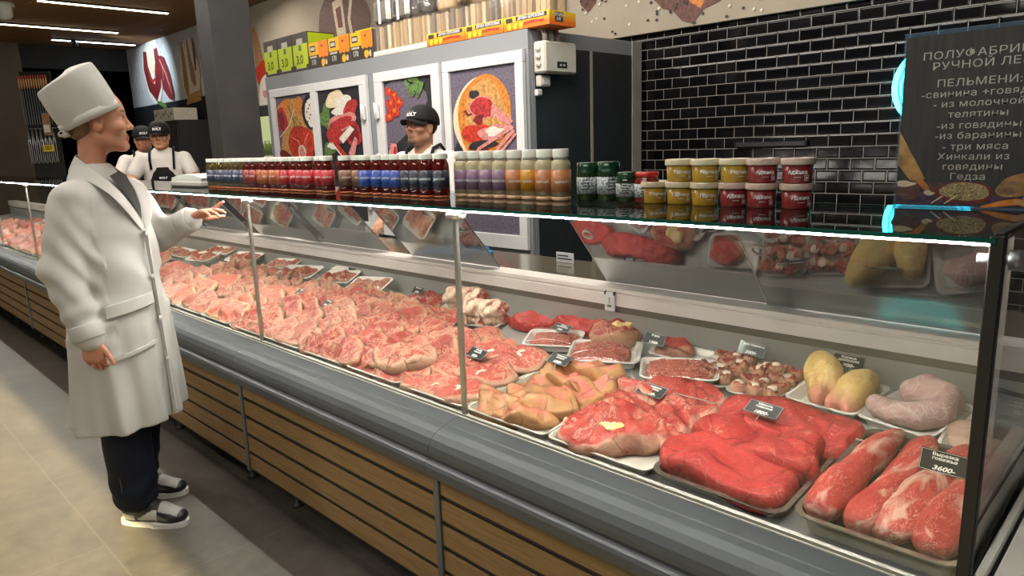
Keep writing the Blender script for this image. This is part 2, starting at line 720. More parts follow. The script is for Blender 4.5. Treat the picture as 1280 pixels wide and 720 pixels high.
def mat_black_tile(name, hw, hh, dirty=1.0):
    """glossy black bevelled metro tile on the xz plane"""
    k = NT(name)
    v = k.coords('Object', rot=(math.radians(90), 0, 0))
    br = k.n.new('ShaderNodeTexBrick')
    k.t.links.new(v, br.inputs['Vector'])
    br.inputs['Scale'].default_value = 1.0
    br.inputs['Brick Width'].default_value = hw
    br.inputs['Row Height'].default_value = hh
    br.inputs['Mortar Size'].default_value = 0.0021
    br.inputs['Mortar Smooth'].default_value = 0.0
    br.inputs['Color1'].default_value = (0.002, 0.002, 0.0025, 1)
    br.inputs['Color2'].default_value = (0.007, 0.007, 0.008, 1)
    br.inputs['Mortar'].default_value = (0.30 * dirty, 0.285 * dirty, 0.26 * dirty, 1)
    bv = k.n.new('ShaderNodeTexBrick')
    k.t.links.new(v, bv.inputs['Vector'])
    bv.inputs['Scale'].default_value = 1.0
    bv.inputs['Brick Width'].default_value = hw
    bv.inputs['Row Height'].default_value = hh
    bv.inputs['Mortar Size'].default_value = 0.013
    bv.inputs['Mortar Smooth'].default_value = 1.0
    h = k.math('SUBTRACT', 1.0, bv.outputs['Fac'])
    tilt = k.noise(k.coords('Object', scale=(6.5, 1, 12.8)), 1.0, 1)
    h = k.math('ADD', h, k.math('MULTIPLY', tilt, 0.35))
    c = br.outputs['Color']
    rg = k.mix(br.outputs['Fac'], (0.1, 0.1, 0.1), (0.7, 0.7, 0.7))
    k.principled(c, rg, normal=k.bump(h, 0.4, 0.005), spec=0.28)
    return k.m


def mat_wood(name, c1, c2, axis='x', scale=1.0, rough=0.5):
    k = NT(name)
    sc = {'x': (1.2, 22, 22), 'y': (22, 1.2, 22), 'z': (22, 22, 1.2)}[axis]
    v = k.coords('Object', scale=tuple(s * scale for s in sc))
    n1 = k.noise(v, 3.0, 6, 0.65, 0.6)
    n2 = k.noise(v, 11.0, 3, 0.6)
    c = k.ramp(n1, [(0.25, c1), (0.72, c2)])
    c = k.mix(0.3, c, k.ramp(n2, [(0.35, tuple(x * 0.5 for x in c1)), (0.6, c2)]))
    k.principled(c, rough, normal=k.bump(n1, 0.08, 0.002))
    return k.m


def mat_plaster(name, c, dots=False):
    k = NT(name)
    v = k.coords('Object')
    n = k.noise(v, 1.5, 5, 0.6)
    n2 = k.noise(v, 40, 3)
    col = k.ramp(n, [(0.3, tuple(x * 0.88 for x in c)), (0.7, tuple(min(1, x * 1.1) for x in c))])
    k.principled(col, 0.85, normal=k.bump(n2, 0.1, 0.002))
    return k.m


FLOOR = mat_floor()
TILE = mat_black_tile('black_metro_tile', 0.1515, 0.0780)
BEIGE = mat_plaster('beige_plaster', (0.40, 0.35, 0.27))
DARKP = mat_plaster('dark_plaster', (0.030, 0.031, 0.034))
CONC = mat_plaster('raw_concrete', (0.17, 0.14, 0.10))
SLATW = mat_wood('ceiling_slat_wood', (0.20, 0.095, 0.034), (0.36, 0.19, 0.075), 'y', 1.0, 0.55)
BLACK = plain('black_paint', (0.012, 0.012, 0.013), 0.55)
GREYW = plain('grey_white_plaster', (0.5, 0.5, 0.5), 0.8)
CHAR = plain('charcoal_panel', (0.022, 0.024, 0.028), 0.5)

m = MB(); m.box(-16, 3.6, -3.2, 5.2, -0.12, 0)
struct(m.obj('floor', FLOOR))
m = MB()
m.box(-16, 3.6, -3.2, 5.2, 3.47, 3.55, mi=1)
x = -15.95
while x < -3.0:
    m.box(x, x + 0.055, -3.0, 4.86, 3.40, 3.47)
    x += 0.085
struct(m.obj('ceiling', [SLATW, BLACK]))
# back wall: black tile below, beige upper band projecting over it
m = MB(); m.box(-3.9, 3.6, 4.93, 5.1, 0, 2.6)
struct(m.obj('wall_back', TILE))
m = MB(); m.box(-15.0, 3.6, 4.88, 5.1, 2.225, 3.47)
m.box(-11.6, -3.9, 4.88, 5.1, 0, 2.225)
struct(m.obj('wall_back_upper', BEIGE))
m = MB(); m.box(-15.0, -11.6, 4.86, 5.1, 0, 2.33)
struct(m.obj('trim_1', BLACK))
DTILE = mat_black_tile('black_wall_tile', 0.1515, 0.078, 0.12)
m = MB(); m.box(-15.2, -15.0, 3.13, 5.1, 0, 3.47)
wl = struct(m.obj('wall_left', DARKP))
m = MB(); m.box(-0.9, 0.9, 0, 0.02, 0, 3.0)
o = struct(m.obj('wall_left_tiles', DTILE, loc=(-15.0, 4.05, 0), rot=(0, 0, math.radians(90))))
m = MB(); m.box(-15.4, -14.95, -3.2, 3.13, 0, 3.47)
struct(m.obj('wall_left_concrete', CONC))
m = MB(); m.box(3.5, 3.7, -3.2, 5.1, 0, 3.47)
struct(m.obj('wall_right', DARKP))
# shop front: posts, and an unseen lintel shaped to set the edge of the sun patch
m = MB(); m.box(-16, 3.6, -3.03, -3.0, 2.60, 3.47)
struct(m.obj('wall_front', DARKP))
m = MB()
for xx in (-15.8, -11, -6.5, 1.2, 3.4):
    m.box(xx - .06, xx + .06, -3.2, -3.05, 0, 2.6)
m.box(-16, 3.6, -3.2, -3.05, 0, 0.08)
struct(m.obj('window_1', BLACK))
# free-standing dark pilaster behind the staff aisle
m = MB(); m.box(-6.60, -6.33, 2.755, 3.128, 0, 3.42, 0.004)
PILM = NT('pilaster_paint')
_v = PILM.coords('Object'); _n = PILM.noise(_v, 3, 4)
PILM.principled(PILM.ramp(_n, [(0.3, (0.026, 0.027, 0.03)), (0.7, (0.044, 0.043, 0.042))]), 0.65)
struct(m.obj('column', PILM.m))

# ceiling line lights (seen) : 1.55 m tubes running towards the back wall
LAMPE = emitter('lamp_diffuser_warm', (1.0, 0.86, 0.6), 9.0)
LAMPC = emitter('lamp_diffuser_cool', (0.9, 0.96, 1.0), 9.0)
for (lx, y0, y1, mm, lb) in ((-10.8, 2.55, 4.12, LAMPE, 'long warm linear ceiling light nearest the shop front, cut by the top edge'),
                             (-12.88, 2.40, 4.09, LAMPE, 'warm linear ceiling light in the middle of three, touching the left frame edge'),
                             (-14.12, 3.45, 4.74, LAMPC, 'short cool white linear ceiling light farthest back above the dark wall')):
    t = thing('ceiling_light', lb, 'ceiling light', (lx, (y0 + y1) / 2, 3.40), group='linear ceiling lights')
    h = (y1 - y0) / 2
    m = MB(); m.box(-0.04, 0.04, -h - .01, h + .01, -0.022, 0.0)
    m.obj('housing', BLACK, t)
    m = MB(); m.box(-0.03, 0.03, -h, h, -0.03, -0.022)
    m.obj('diffuser', mm, t)
t = thing('spot_lamp', 'small dark spotlight clipped under the far cool ceiling light', 'spotlight', (-14.1, 3.75, 3.37))
m = MB(); m.lathe([(0, 0.02), (0.045, 0.02), (0.05, -0.09), (0.0, -0.09)], 16)
m.obj('spot_head', BLACK, t, rot=(0.5, 0.3, 0))
m = MB(); m.tube([(0, 0, 0), (0, 0, 0.03)], 0.012, 8); m.obj('bracket', BLACK, t)
t = thing('surveillance_camera', 'white rounded ceiling fixture at the top left corner of the picture', 'ceiling fixture', (-11.3, 2.28, 3.40))
m = MB(); m.lathe([(0, 0), (0.12, 0), (0.12, -0.05), (0.0, -0.06)], 24); m.obj('base', plain('fixture_white', (0.6, 0.58, 0.55), 0.5), t)
m = MB(); m.lathe([(0.09, -0.05), (0.085, -0.16), (0.05, -0.2), (0, -0.21)], 24); m.obj('dome', MATS['fixture_white'], t)

# ================================================================== DISPLAY COUNTER
PAINT = plain('grey_lacquered_steel', (0.082, 0.092, 0.100), 0.46, 0.0, 0.05, 3, spec=0.35)
TRIMG = plain('grey_trim', (0.15, 0.16, 0.17), 0.3, 0.25, 0.06)
ALU = plain('brushed_aluminium', (0.62, 0.62, 0.58), 0.32, 0.9, 0.06, 20)
STEEL = plain('well_steel', (0.42, 0.42, 0.395), 0.36, 0.35, 0.08, 6)
RAILW = plain('pale_glass_rail', (0.62, 0.62, 0.55), 0.4, 0.15, 0.05)
WTOP = plain('brown_worktop', (0.20, 0.165, 0.12), 0.14, 0.5, 0.1, 5)
WHITEP = plain('white_enamel', (0.72, 0.69, 0.64), 0.4, 0.0, 0.04)
LEDGEP = plain('ledge_face_enamel', (0.74, 0.68, 0.64), 0.42, 0.0, 0.05)
DKFOOT = plain('dark_foot_grey', (0.05, 0.05, 0.05), 0.5)
GASK = plain('black_rubber', (0.006, 0.006, 0.006), 0.6)
OAK = mat_wood('oak_slat', (0.23, 0.132, 0.048), (0.36, 0.225, 0.098), 'x', 0.8, 0.55)
FGLASS = glassy('front_glass', (0.975, 0.99, 0.982), 0.012, 0.45)
EGLASS = glassy('end_glass', (0.93, 0.95, 0.94), 0.30, 0.85)
TGLASS = glassy('top_glass', (0.42, 0.50, 0.48), 0.10, 0.85)
GEDGE = plain('green_glass_edge', (0.006, 0.085, 0.062), 0.12, 0.0, 0.3, 6)
RPANE = glassy('rear_sliding_pane', (0.84, 0.86, 0.85), 0.56, 0.85, 0.0, 0.12)
PEDGE = glassy('polished_pane_edge', (0.8, 0.83, 0.8), 0.25, 0.8, 0.1, 0.5)
LED = emitter('led_strip_light', (1.0, 0.95, 0.86), 205.0)
VENT = NT('perforated_vent')
_v = VENT.coords('Object', scale=(1, 1, 1)); _d = VENT.vor(_v, 160, rnd=0.0)
VENT.principled(VENT.ramp(_d, [(0.3, (0.012, 0.011, 0.01)), (0.42, (0.16, 0.14, 0.115))]), 0.5)

SEG = 1.25
X_END = -0.222
YG = 1.237


def deck_z(y):
    return 0.655 + (y - 1.25) * 0.1


PROF = [(1.14, 0.524), (1.108, 0.524), (1.1, 0.53), (1.099, 0.556), (1.103, 0.565), (1.112, 0.568), (1.119, 0.571), (1.116, 0.580),
        (1.116, 0.592), (1.120, 0.608), (1.130, 0.625), (1.146, 0.637), (1.166, 0.6445), (1.186, 0.6485), (1.190, 0.6505), (1.228, 0.6610)]


def case_module(x1, label, side_end=False, width=SEG):
    """one glass-fronted refrigerated display bay whose right edge is at x1"""
    x0 = x1 - width
    t = thing('display_case', label, 'display case', ((x0 + x1) / 2, 1.6, 0), group='glass fronted display case bays')
    ox, oy = -(x0 + x1) / 2, -1.6

    def P(name, mb, mat, par=t):
        for i, p in enumerate(mb.v):
            mb.v[i] = (p[0] + ox, p[1] + oy, p[2])
        return mb.obj(name, mat, par)
    # carcass
    m = MB(); m.box(x0, x1, 1.149, 2.355, 0.125, 0.514, mi=0); m.box(x0, x1, 1.27, 2.30, 0.0, 0.125, mi=0)
    P('body', m, GASK)
    m = MB(); m.prism(PROF + [(1.23, 0.64), (1.23, 0.515), (1.14, 0.515)], 'x', x0 + .0008, x1 - .0008, smooth=False)
    P('bumper', m, PAINT)
    m = MB(); m.box(x0, x1, 1.228, 1.2325, 0.650, 0.6635); m.box(x0, x1, 1.2415, 1.2540, 0.650, 0.6645)
    P('glass_rail', m, RAILW)
    for i in range(5):
        z1 = 0.517 - i * 0.0785
        m = MB(); m.box(x0 + .012, x1 - .012, 1.142, 1.1485, z1 - 0.0630, z1, 0.001)
        P('front_slat', m, OAK)
    m = MB(); m.box(x0 - .012, x0 + .012, 1.134, 1.165, 0.128, 0.522, 0.002)
    P('cover_strip', m, TRIMG)
    for xx in (x0 + 0.2, x1 - 0.2):
        m = MB(); m.lathe([(0.0, 0.0), (0.024, 0.0), (0.024, 0.012), (0.012, 0.016), (0.012, 0.125)], 14, (xx, 1.235, 0))
        P('foot', m, DKFOOT)
    # well
    m = MB(); m.prism([(1.25, 0.60), (2.0, 0.60), (2.0, deck_z(2.0)), (1.25, deck_z(1.25))], 'x', x0, x1)
    P('deck', m, STEEL)
    m = MB(); m.box(x0, x1, 2.0, 2.03, 0.60, 0.815)
    P('well_back', m, STEEL)
    m = MB(); m.box(x0, x1, 1.998, 2.04, 0.815, 0.840)
    P('air_vent', m, VENT.m)
    m = MB(); m.prism([(1.990, 0.840), (1.990, 0.879), (1.994, 0.882), (1.994, 0.886), (1.990, 0.889), (1.992, 0.902), (2.085, 0.902), (2.085, 0.840)], 'x', x0, x1)
    P('rear_ledge', m, LEDGEP)
    m = MB(); m.box(x0, x1, 2.086, 2.42, 0.86, 0.898, 0.002)
    P('worktop', m, WTOP)
    m = MB(); m.box(x0, x1, 2.36, 2.38, 0.10, 0.86)
    P('rear_panel', m, STEEL)
    # glass
    m = MB(); m.box(x0 + .004, x1 - .004, 1.2335, 1.2405, 0.655, 1.246)
    P('front_glass', m, FGLASS)
    m = MB(); m.box(x0 + .001, x1 - .001, 1.2305, 1.69, 1.2505, 1.2585)
    tg = P('top_glass', m, TGLASS)
    m = MB(); m.box(x0 + .001, x1 - .001, 1.2285, 1.2303, 1.2505, 1.2585, mi=0); m.box(x0 + .001, x1 - .001, 1.6902, 1.6915, 1.2505, 1.2585, mi=1)
    P('glass_edge', m, [GEDGE, ALU], tg)
    m = MB(); m.box(x0, x1, 1.2425, 1.2535, 1.2455, 1.2500)
    P('led_strip', m, LED)
    m = MB(); m.box(x0, x1, 1.254, 1.262, 1.2440, 1.2500)
    P('led_profile', m, WHITEP)
    # upright clip post
    m = MB(); m.box(x0 + .003, x0 + .019, 1.243, 1.255, 0.645, 1.2425, 0.002)
    post = P('post', m, ALU)
    m = MB(); m.tube([(x0 - .014, 1.244, 1.232), (x0 + .034, 1.244, 1.232)], 0.009, 10); m.lathe([(0, -.006), (0.014, -.006), (0.014, 0.006), (0, 0.006)], 12, (x0 + .034, 1.25, 1.232))
    P('clamp', m, ALU, post)
    return t


def sliding_pane(xa, xb, label, off=0.0, stand=None):
    """leaning sliding rear door of the case"""
    t = thing('sliding_door', label, 'sliding door', ((xa + xb) / 2, 2.055 + off, 0.905), group='leaning rear sliding doors')
    L = math.hypot(0.29, 0.337); a = math.atan2(0.337, -0.29)
    w_ = abs(xb - xa) / 2
    R = (a - math.pi / 2, 0, 0)
    m = MB(); m.box(-w_, w_, -0.0025, 0.0025, 0.004, L)
    p = m.obj('pane', RPANE, t, rot=R)
    for s in (-1, 1):
        m = MB(); m.box(s * w_ - (0.004 if s > 0 else 0), s * w_ + (0.004 if s < 0 else 0), -0.0034, 0.0034, 0.003, L + .001)
        m.obj('polished_edge', PEDGE, t, rot=R)
    m = MB()
    m.lathe([(0.017, -0.005), (0.023, -0.005), (0.023, 0.005), (0.017, 0.005), (0.017, -0.005)], 24)
    for i, q in enumerate(m.v):
        m.v[i] = (q[0] - w_ + 0.045, q[2], q[1] * 1.0 + 0.26)
    m.obj('finger_hole', WHITEP, t, rot=R)
    return t


bays = ['display case bay at the near end, holding beef tenderloins and red beef',
        'second display case bay, below the blue labelled bottles',
        'display case bay directly behind the customer in the white coat',
        'display case bay just left of the white coat, with pale packs at its front',
        'display case bay behind the left shoulder of the customer in white',
        'display case bay at the left edge of the picture, second from the far end shown',
        'farthest display case bay at the left picture edge']
for i, lb in enumerate(bays):
    case_module(X_END - i * SEG, lb)
case_module(X_END - 7 * SEG, 'last long display case bay, mostly outside the left picture edge', width=2.5)

spans = [(-0.245, -0.945, 0.0, 'rear sliding door nearest the black end post, reflecting yellow poultry'),
         (-0.872, -1.575, 0.022, 'rear sliding door reflecting red beef in white trays, beside the open gap'),
         (-2.125, -2.73, 0.0, 'rear sliding door left of the open gap, behind the middle glass post'),
         (-2.95, -3.65, 0.022, 'rear sliding door behind the red labelled bottles'),
         (-3.58, -4.3, 0.0, 'rear sliding door beside the customer\'s raised hand'),
         (-4.5, -5.2, 0.022, 'rear sliding door hidden mostly by the white coat'),
         (-5.15, -5.9, 0.0, 'rear sliding door behind the coat, left side'),
         (-6.2, -6.95, 0.022, 'rear sliding door left of the customer'),
         (-6.9, -7.65, 0.0, 'rear sliding door at the left picture edge')]
for xa, xb, off, lb in spans:
    sliding_pane(xa, xb, lb, off)

# end of the case: black edge post, end glass, end cheek with sealing strips
t = thing('end_panel', 'glass end wall of the display case with black front edge post', 'end panel', (X_END, 1.24, 0))
m = MB(); m.box(-0.0095, 0.0105, -0.008, 0.012, 0.60, 1.262, 0.002); m.obj('edge_post', GASK, t)
m = MB(); m.box(-0.003, 0.003, 0.013, 0.45, 0.64, 1.25); m.obj('end_glass', EGLASS, t)
m = MB(); m.box(-0.006, 0.008, 0.0, 0.452, 1.2588, 1.266, 0.002); m.obj('top_seal', GASK, t)
m = MB(); m.tube([(-0.03, 0.03, 1.222), (0.03, 0.03, 1.222)], 0.008, 10); m.tube([(0.012, 0.03, 1.222), (0.032, 0.03, 1.222)], 0.016, 14)
m.obj('glass_clamp', TRIMG, t)
m = MB(); m.box(0.011, 0.027, -0.1, 0.9, 0.10, 0.70, 0.003); m.box(0.0345, 0.075, -0.1, 0.9, 0.10, 0.70, 0.004); m.obj('cheek', WHITEP, t)
m = MB(); m.box(0.0272, 0.0343, -0.1, 0.9, 0.3, 0.690, 0.002); m.obj('seal_strip', GASK, t)
# the case that carries on round the corner beyond the end glass
t = thing('corner_case', 'pale steel corner display case beyond the black end post', 'display case', (0.2, 1.7, 0))
m = MB(); m.box(-0.34, 0.6, -0.55, 0.30, 0.10, 0.66, 0.004); m.obj('body', WHITEP, t)
m = MB(); m.box(-0.372, 0.6, 0.302, 0.33, 0.702, 0.815); m.obj('well_back', STEEL, t)
m = MB(); m.box(-0.372, 0.6, 0.298, 0.34, 0.815, 0.84); m.obj('air_vent', VENT.m, t)
m = MB(); m.box(-0.372, 0.6, 0.29, 0.385, 0.84, 0.902); m.obj('rear_ledge', LEDGEP, t)
m = MB(); m.box(-0.372, 0.6, 0.386, 0.72, 0.86, 0.898); m.obj('worktop', WTOP, t)
m = MB(); m.box(-0.365, 0.6, 0.66, 0.69, 0.0, 0.86); m.obj('rear_panel', STEEL, t)
m = MB(); m.box(-0.40, 0.6, -0.05, 0.0, 1.2505, 1.2585, mi=0); m.obj('top_glass', TGLASS, t)
m = MB(); m.box(-0.33, -0.305, 0.16, 0.19, 0.66, 1.25, 0.003); m.obj('post', WHITEP, t)
m = MB(); m.tube([(-0.37, 0.27, 0.79), (-0.30, 0.262, 0.80), (-0.24, 0.27, 0.77), (-0.2, 0.272, 0.72), (-0.15, 0.26, 0.67)], 0.006, 8); m.obj('power_cord', GASK, t)

# low clear divider standing between front and back rows
ACR = glassy('acrylic_divider', (0.97, 0.98, 0.97), 0.03, 0.6)
t = thing('acrylic_divider', 'long low clear strip dividing the front meat trays from the back row', 'divider', (-2.9, 1.6, deck_z(1.6)))
m = MB(); m.box(-2.6, 2.66, -0.001, 0.001, 0, 0.046); m.obj('sheet', ACR, t)
m = MB(); m.box(-2.6, 2.66, -0.0014, 0.0014, 0.046, 0.0485); m.obj('top_edge', plain('divider_edge', (0.32, 0.29, 0.24), 0.3), t)
# ================================================================== MEAT, TRAYS, PRICE TAGS
def meat_mat(name, c1, c2, fat=(0.80, 0.60, 0.46), marble=0.25, mscale=26.0, rim=0.9, rimsoft=0.06, grain=0.3, patch=None, patch_at=0.62, stretch=(1, 1, 1), rough=0.40, coat=0.3, crease=0):
    k = NT(name)
    tc = k.n.new('ShaderNodeTexCoord')
    oi = k.n.new('ShaderNodeObjectInfo')
    ad = k.n.new('ShaderNodeVectorMath'); ad.operation = 'ADD'
    cmb = k.n.new('ShaderNodeCombineXYZ')
    r7 = k.math('MULTIPLY', oi.outputs['Random'], 7.0)
    for i in range(3):
        k.t.links.new(r7, cmb.inputs[i])
    mp = k.n.new('ShaderNodeMapping'); mp.inputs['Scale'].default_value = stretch
    k.t.links.new(tc.outputs['Object'], mp.inputs['Vector'])
    k.t.links.new(mp.outputs[0], ad.inputs[0]); k.t.links.new(cmb.outputs[0], ad.inputs[1])
    v = ad.outputs[0]
    n1 = k.noise(v, 14, 4, 0.6, 0.5)
    base = k.ramp(n1, [(0.28, c1), (0.7, c2)])
    if grain:
        g = k.noise(v, 160, 2, 0.6)
        base = k.mix(k.math('MULTIPLY', g, grain), base, tuple(min(1, c * 1.25 + 0.05) for c in c2))
    if patch:
        pn = k.noise(v, 6.5, 3, 0.55, 1.2)
        base = k.mix(k.ramp(pn, [(patch_at - 0.04, 0.0), (patch_at + 0.07, 0.9)]), base, patch)
    # marbling: thin bright lines where a warped noise crosses its middle
    wv = k.noise(v, mscale, 4, 0.6, 1.4)
    ln = k.math('ABSOLUTE', k.math('SUBTRACT', wv, 0.5))
    wide = k.noise(v, 9, 2)
    ml = k.math('LESS_THAN', ln, k.math('MULTIPLY', k.math('SUBTRACT', wide, 0.35), 0.12 * marble / 0.25))
    soft = k.math('SUBTRACT', 1.0, k.math('DIVIDE', ln, k.math('MAXIMUM', k.math('MULTIPLY', k.math('SUBTRACT', wide, 0.38), 0.16 * marble / 0.25), 0.003)), True)
    base = k.mix(k.math('MULTIPLY', soft, 0.85), base, fat)
    rm = k.math('ADD', k.attr('rim'), k.math('MULTIPLY', k.math('SUBTRACT', k.noise(v, 16, 3), 0.5), 0.22))
    rf = k.ramp(rm, [(max(0, rim - rimsoft), 0.0), (min(1, rim + rimsoft), 1.0)])
    base = k.mix(rf, base, fat)
    if crease:  # shade in the muscle creases painted as dark lines
        cv = k.vor(v, crease, 'DISTANCE_TO_EDGE')
        cw = k.math('MULTIPLY', k.noise(v, 11, 3, .6, .8), 0.16)
        cl = k.ramp(k.math('ADD', cv, cw), [(0.075, 1.0), (0.105, 0.0)])
        base = k.mix(k.math('MULTIPLY', cl, 0.62), base, tuple(c * 0.3 for c in c1))
    bh = k.math('ADD', k.noise(v, 55, 4, 0.6), k.math('MULTIPLY', k.noise(v, 18, 3), 1.2))
    p = k.principled(base, rough, normal=k.bump(bh, 0.55, 0.006), coat=coat, coat_rough=0.04, spec=0.22)
    fw = k.noise(v, 40, 3, 0.55, 2.2)
    k.set(p, 'Coat Normal', k.bump(fw, 1.0, 0.02))
    return k.m


BEEF = meat_mat('red_beef', (0.27, 0.011, 0.011), (0.42, 0.034, 0.029), (0.58, 0.22, 0.16), 0.10, 16, 1.25, 0.05, 0.45, crease=7, rough=.46, coat=.22)
BEEFD = meat_mat('dark_beef', (0.28, 0.018, 0.015), (0.46, 0.06, 0.045), (0.68, 0.38, 0.27), 0.26, 22, 1.02, 0.08, 0.3, (0.58, 0.20, 0.14), 0.6, crease=8, rough=.42, coat=.3)
TENDER = meat_mat('tenderloin_meat', (0.27, 0.014, 0.012), (0.43, 0.045, 0.034), (0.62, 0.33, 0.25), 0.16, 30, 1.3, 0.05, 0.3, (0.56, 0.34, 0.26), 0.565, (2.2, 0.8, 2.2), .42, .3)
PORK = meat_mat('pork_steak', (0.42, 0.085, 0.06), (0.58, 0.18, 0.125), (0.66, 0.42, 0.25), 0.26, 24, 0.86, 0.06, 0.3)
PORKSK = meat_mat('pork_skin_cut', (0.46, 0.09, 0.06), (0.62, 0.19, 0.13), (0.43, 0.215, 0.09), 0.24, 14, 0.80, 0.04, 0.25, (0.44, 0.225, 0.095), 0.50, crease=9)
PINK = meat_mat('pink_meat_slice', (0.28, 0.045, 0.030), (0.43, 0.115, 0.075), (0.56, 0.34, 0.23), 0.75, 34, 0.88, 0.08, 0.4, crease=13, rough=.45, coat=.32)
PINKR = meat_mat('rosy_meat_slice', (0.22, 0.018, 0.013), (0.39, 0.062, 0.042), (0.56, 0.31, 0.20), 0.72, 32, 0.90, 0.08, 0.4, crease=12, rough=.45, coat=.32)
STEAKB = meat_mat('bone_steak', (0.30, 0.026, 0.02), (0.46, 0.085, 0.06), (0.62, 0.38, 0.26), 0.36, 20, 0.93, 0.06, 0.3)
RIBM = meat_mat('rib_meat', (0.55, 0.08, 0.06), (0.70, 0.18, 0.13), (0.88, 0.66, 0.50), 0.55, 12, 0.9, 0.1, 0.3, (0.84, 0.60, 0.45), 0.55, (1, 1, 0.35))
FATM = plain('yellow_fat', (0.80, 0.56, 0.24), 0.35, 0, 0.12, 30, 0.4, 0.3)
BONE = plain('cut_bone', (0.84, 0.70, 0.56), 0.45, 0, 0.12, 40, 0.2, 0.3)
MINCE = meat_mat('minced_meat', (0.48, 0.075, 0.055), (0.64, 0.20, 0.145), (0.74, 0.46, 0.36), 0.45, 40, 1.3, 0.05, 0.5)
DARKM = meat_mat('dark_trimmings', (0.22, 0.02, 0.018), (0.42, 0.06, 0.045), (0.70, 0.42, 0.32), 0.35, 30, 0.95, 0.08, 0.3)
OFFAL = meat_mat('pale_tongue', (0.46, 0.26, 0.24), (0.62, 0.42, 0.38), (0.74, 0.60, 0.54), 0.3, 18, 1.3, 0.06, 0.2, (0.30, 0.06, 0.10), 0.68)
CHICK = meat_mat('pale_chicken', (0.62, 0.36, 0.28), (0.76, 0.53, 0.42), (0.82, 0.66, 0.52), 0.2, 14, 1.3, 0.05, 0.15)
HEN = meat_mat('yellow_hen_skin', (0.78, 0.50, 0.12), (0.86, 0.64, 0.28), (0.66, 0.27, 0.19), 0.15, 14, 0.72, 0.22, 0.15, (0.76, 0.46, 0.20), 0.60)
FOAM = plain('white_foam', (0.83, 0.79, 0.73), 0.55, 0, 0.03, 30, 0.1, 0.1)
PANST = plain('pan_steel', (0.55, 0.54, 0.50), 0.22, 0.95, 0.06, 9)
CLEARP = plain('grey_plastic_tray', (0.60, 0.57, 0.50), 0.3, 0.15, 0.06)
FILM = glassy('cling_film', (0.985, 0.98, 0.98), 0.055, 0.6, 0.10)
TAGB = plain('black_tag_card', (0.012, 0.012, 0.013), 0.32, 0, 0.1, 5, 0.2)
TAGW = plain('white_tag_print', (0.85, 0.83, 0.78), 0.5)
CLEARPIN = glassy('tag_pin_plastic', (0.9, 0.92, 0.92), 0.12, 0.6, 0.1, 0.2)


def slab(name, w, d, h, seed, mat, irr=0.13, sq=2.4, nr=12, ns=52, bumps=0.25, cut=0.75):
    """irregular boneless cut lying on z=0; attribute rim grows from 0 in the middle to 1 at the edge"""
    r = random.Random(seed)
    ph = [r.uniform(0, 6.28) for _ in range(6)]
    am = [r.uniform(0.4, 1) for _ in range(6)]

    def R(t):
        base = 1.0 / ((abs(math.cos(t)) ** sq + abs(math.sin(t)) ** sq) ** (1 / sq))
        k_ = 1 + irr * (am[0] * math.sin(2 * t + ph[0]) * .5 + am[1] * math.sin(3 * t + ph[1]) * .6 + am[2] * math.sin(5 * t + ph[2]) * .35 + am[3] * math.sin(9 * t + ph[3]) * .14)
        return base * k_
    V, rim, F = [], [], []
    tops = []
    levels = [0.0001] + [((i + 1) / nr) ** 0.8 for i in range(nr)]
    prof = [(q, (1 - q ** 3.2) ** 0.6 * (1 - cut) + cut) for q in levels]
    prof = [(q, z if q < 0.999 else cut * 0.86) for q, z in prof]
    rings = []
    for q, z in prof:
        rings.append([(q, z)] * ns)
    side = [(1.03, 0.5 * cut, 1.0), (1.0, 0.12, 1.0), (0.9, 0.0, 1.0)]
    allr = [(q, z, min(1.0, q)) for q, z in prof] + side
    for q, z, rm in allr:
        for i in range(ns):
            t = 2 * math.pi * i / ns
            rr = R(t) * q
            V.append((w / 2 * rr * math.cos(t), d / 2 * rr * math.sin(t), h * z)); rim.append(rm)
    P = np.array(V)
    nz = vnoise(P / max(w, d) * 9, seed, 3)
    top = (P[:, 2] > 0.4 * h * cut)
    P[:, 2] += np.where(top, nz * h * bumps * 0.5, 0)
    P[:, 2] = np.maximum(P[:, 2], 0)
    nL = len(allr)
    for a in range(nL - 1):
        for i in range(ns):
            j = (i + 1) % ns
            F.append((a * ns + i, a * ns + ns * 0 + j if False else (a + 0) * ns + j, (a + 1) * ns + j, (a + 1) * ns + i)[::-1])
    F.append(tuple(range(0, ns)))
    F.append(tuple(reversed(range((nL - 1) * ns, nL * ns))))
    m = MB()
    m.add([tuple(p) for p in P], F, 0, True, rim=rim)
    return m.mesh(name, mat)


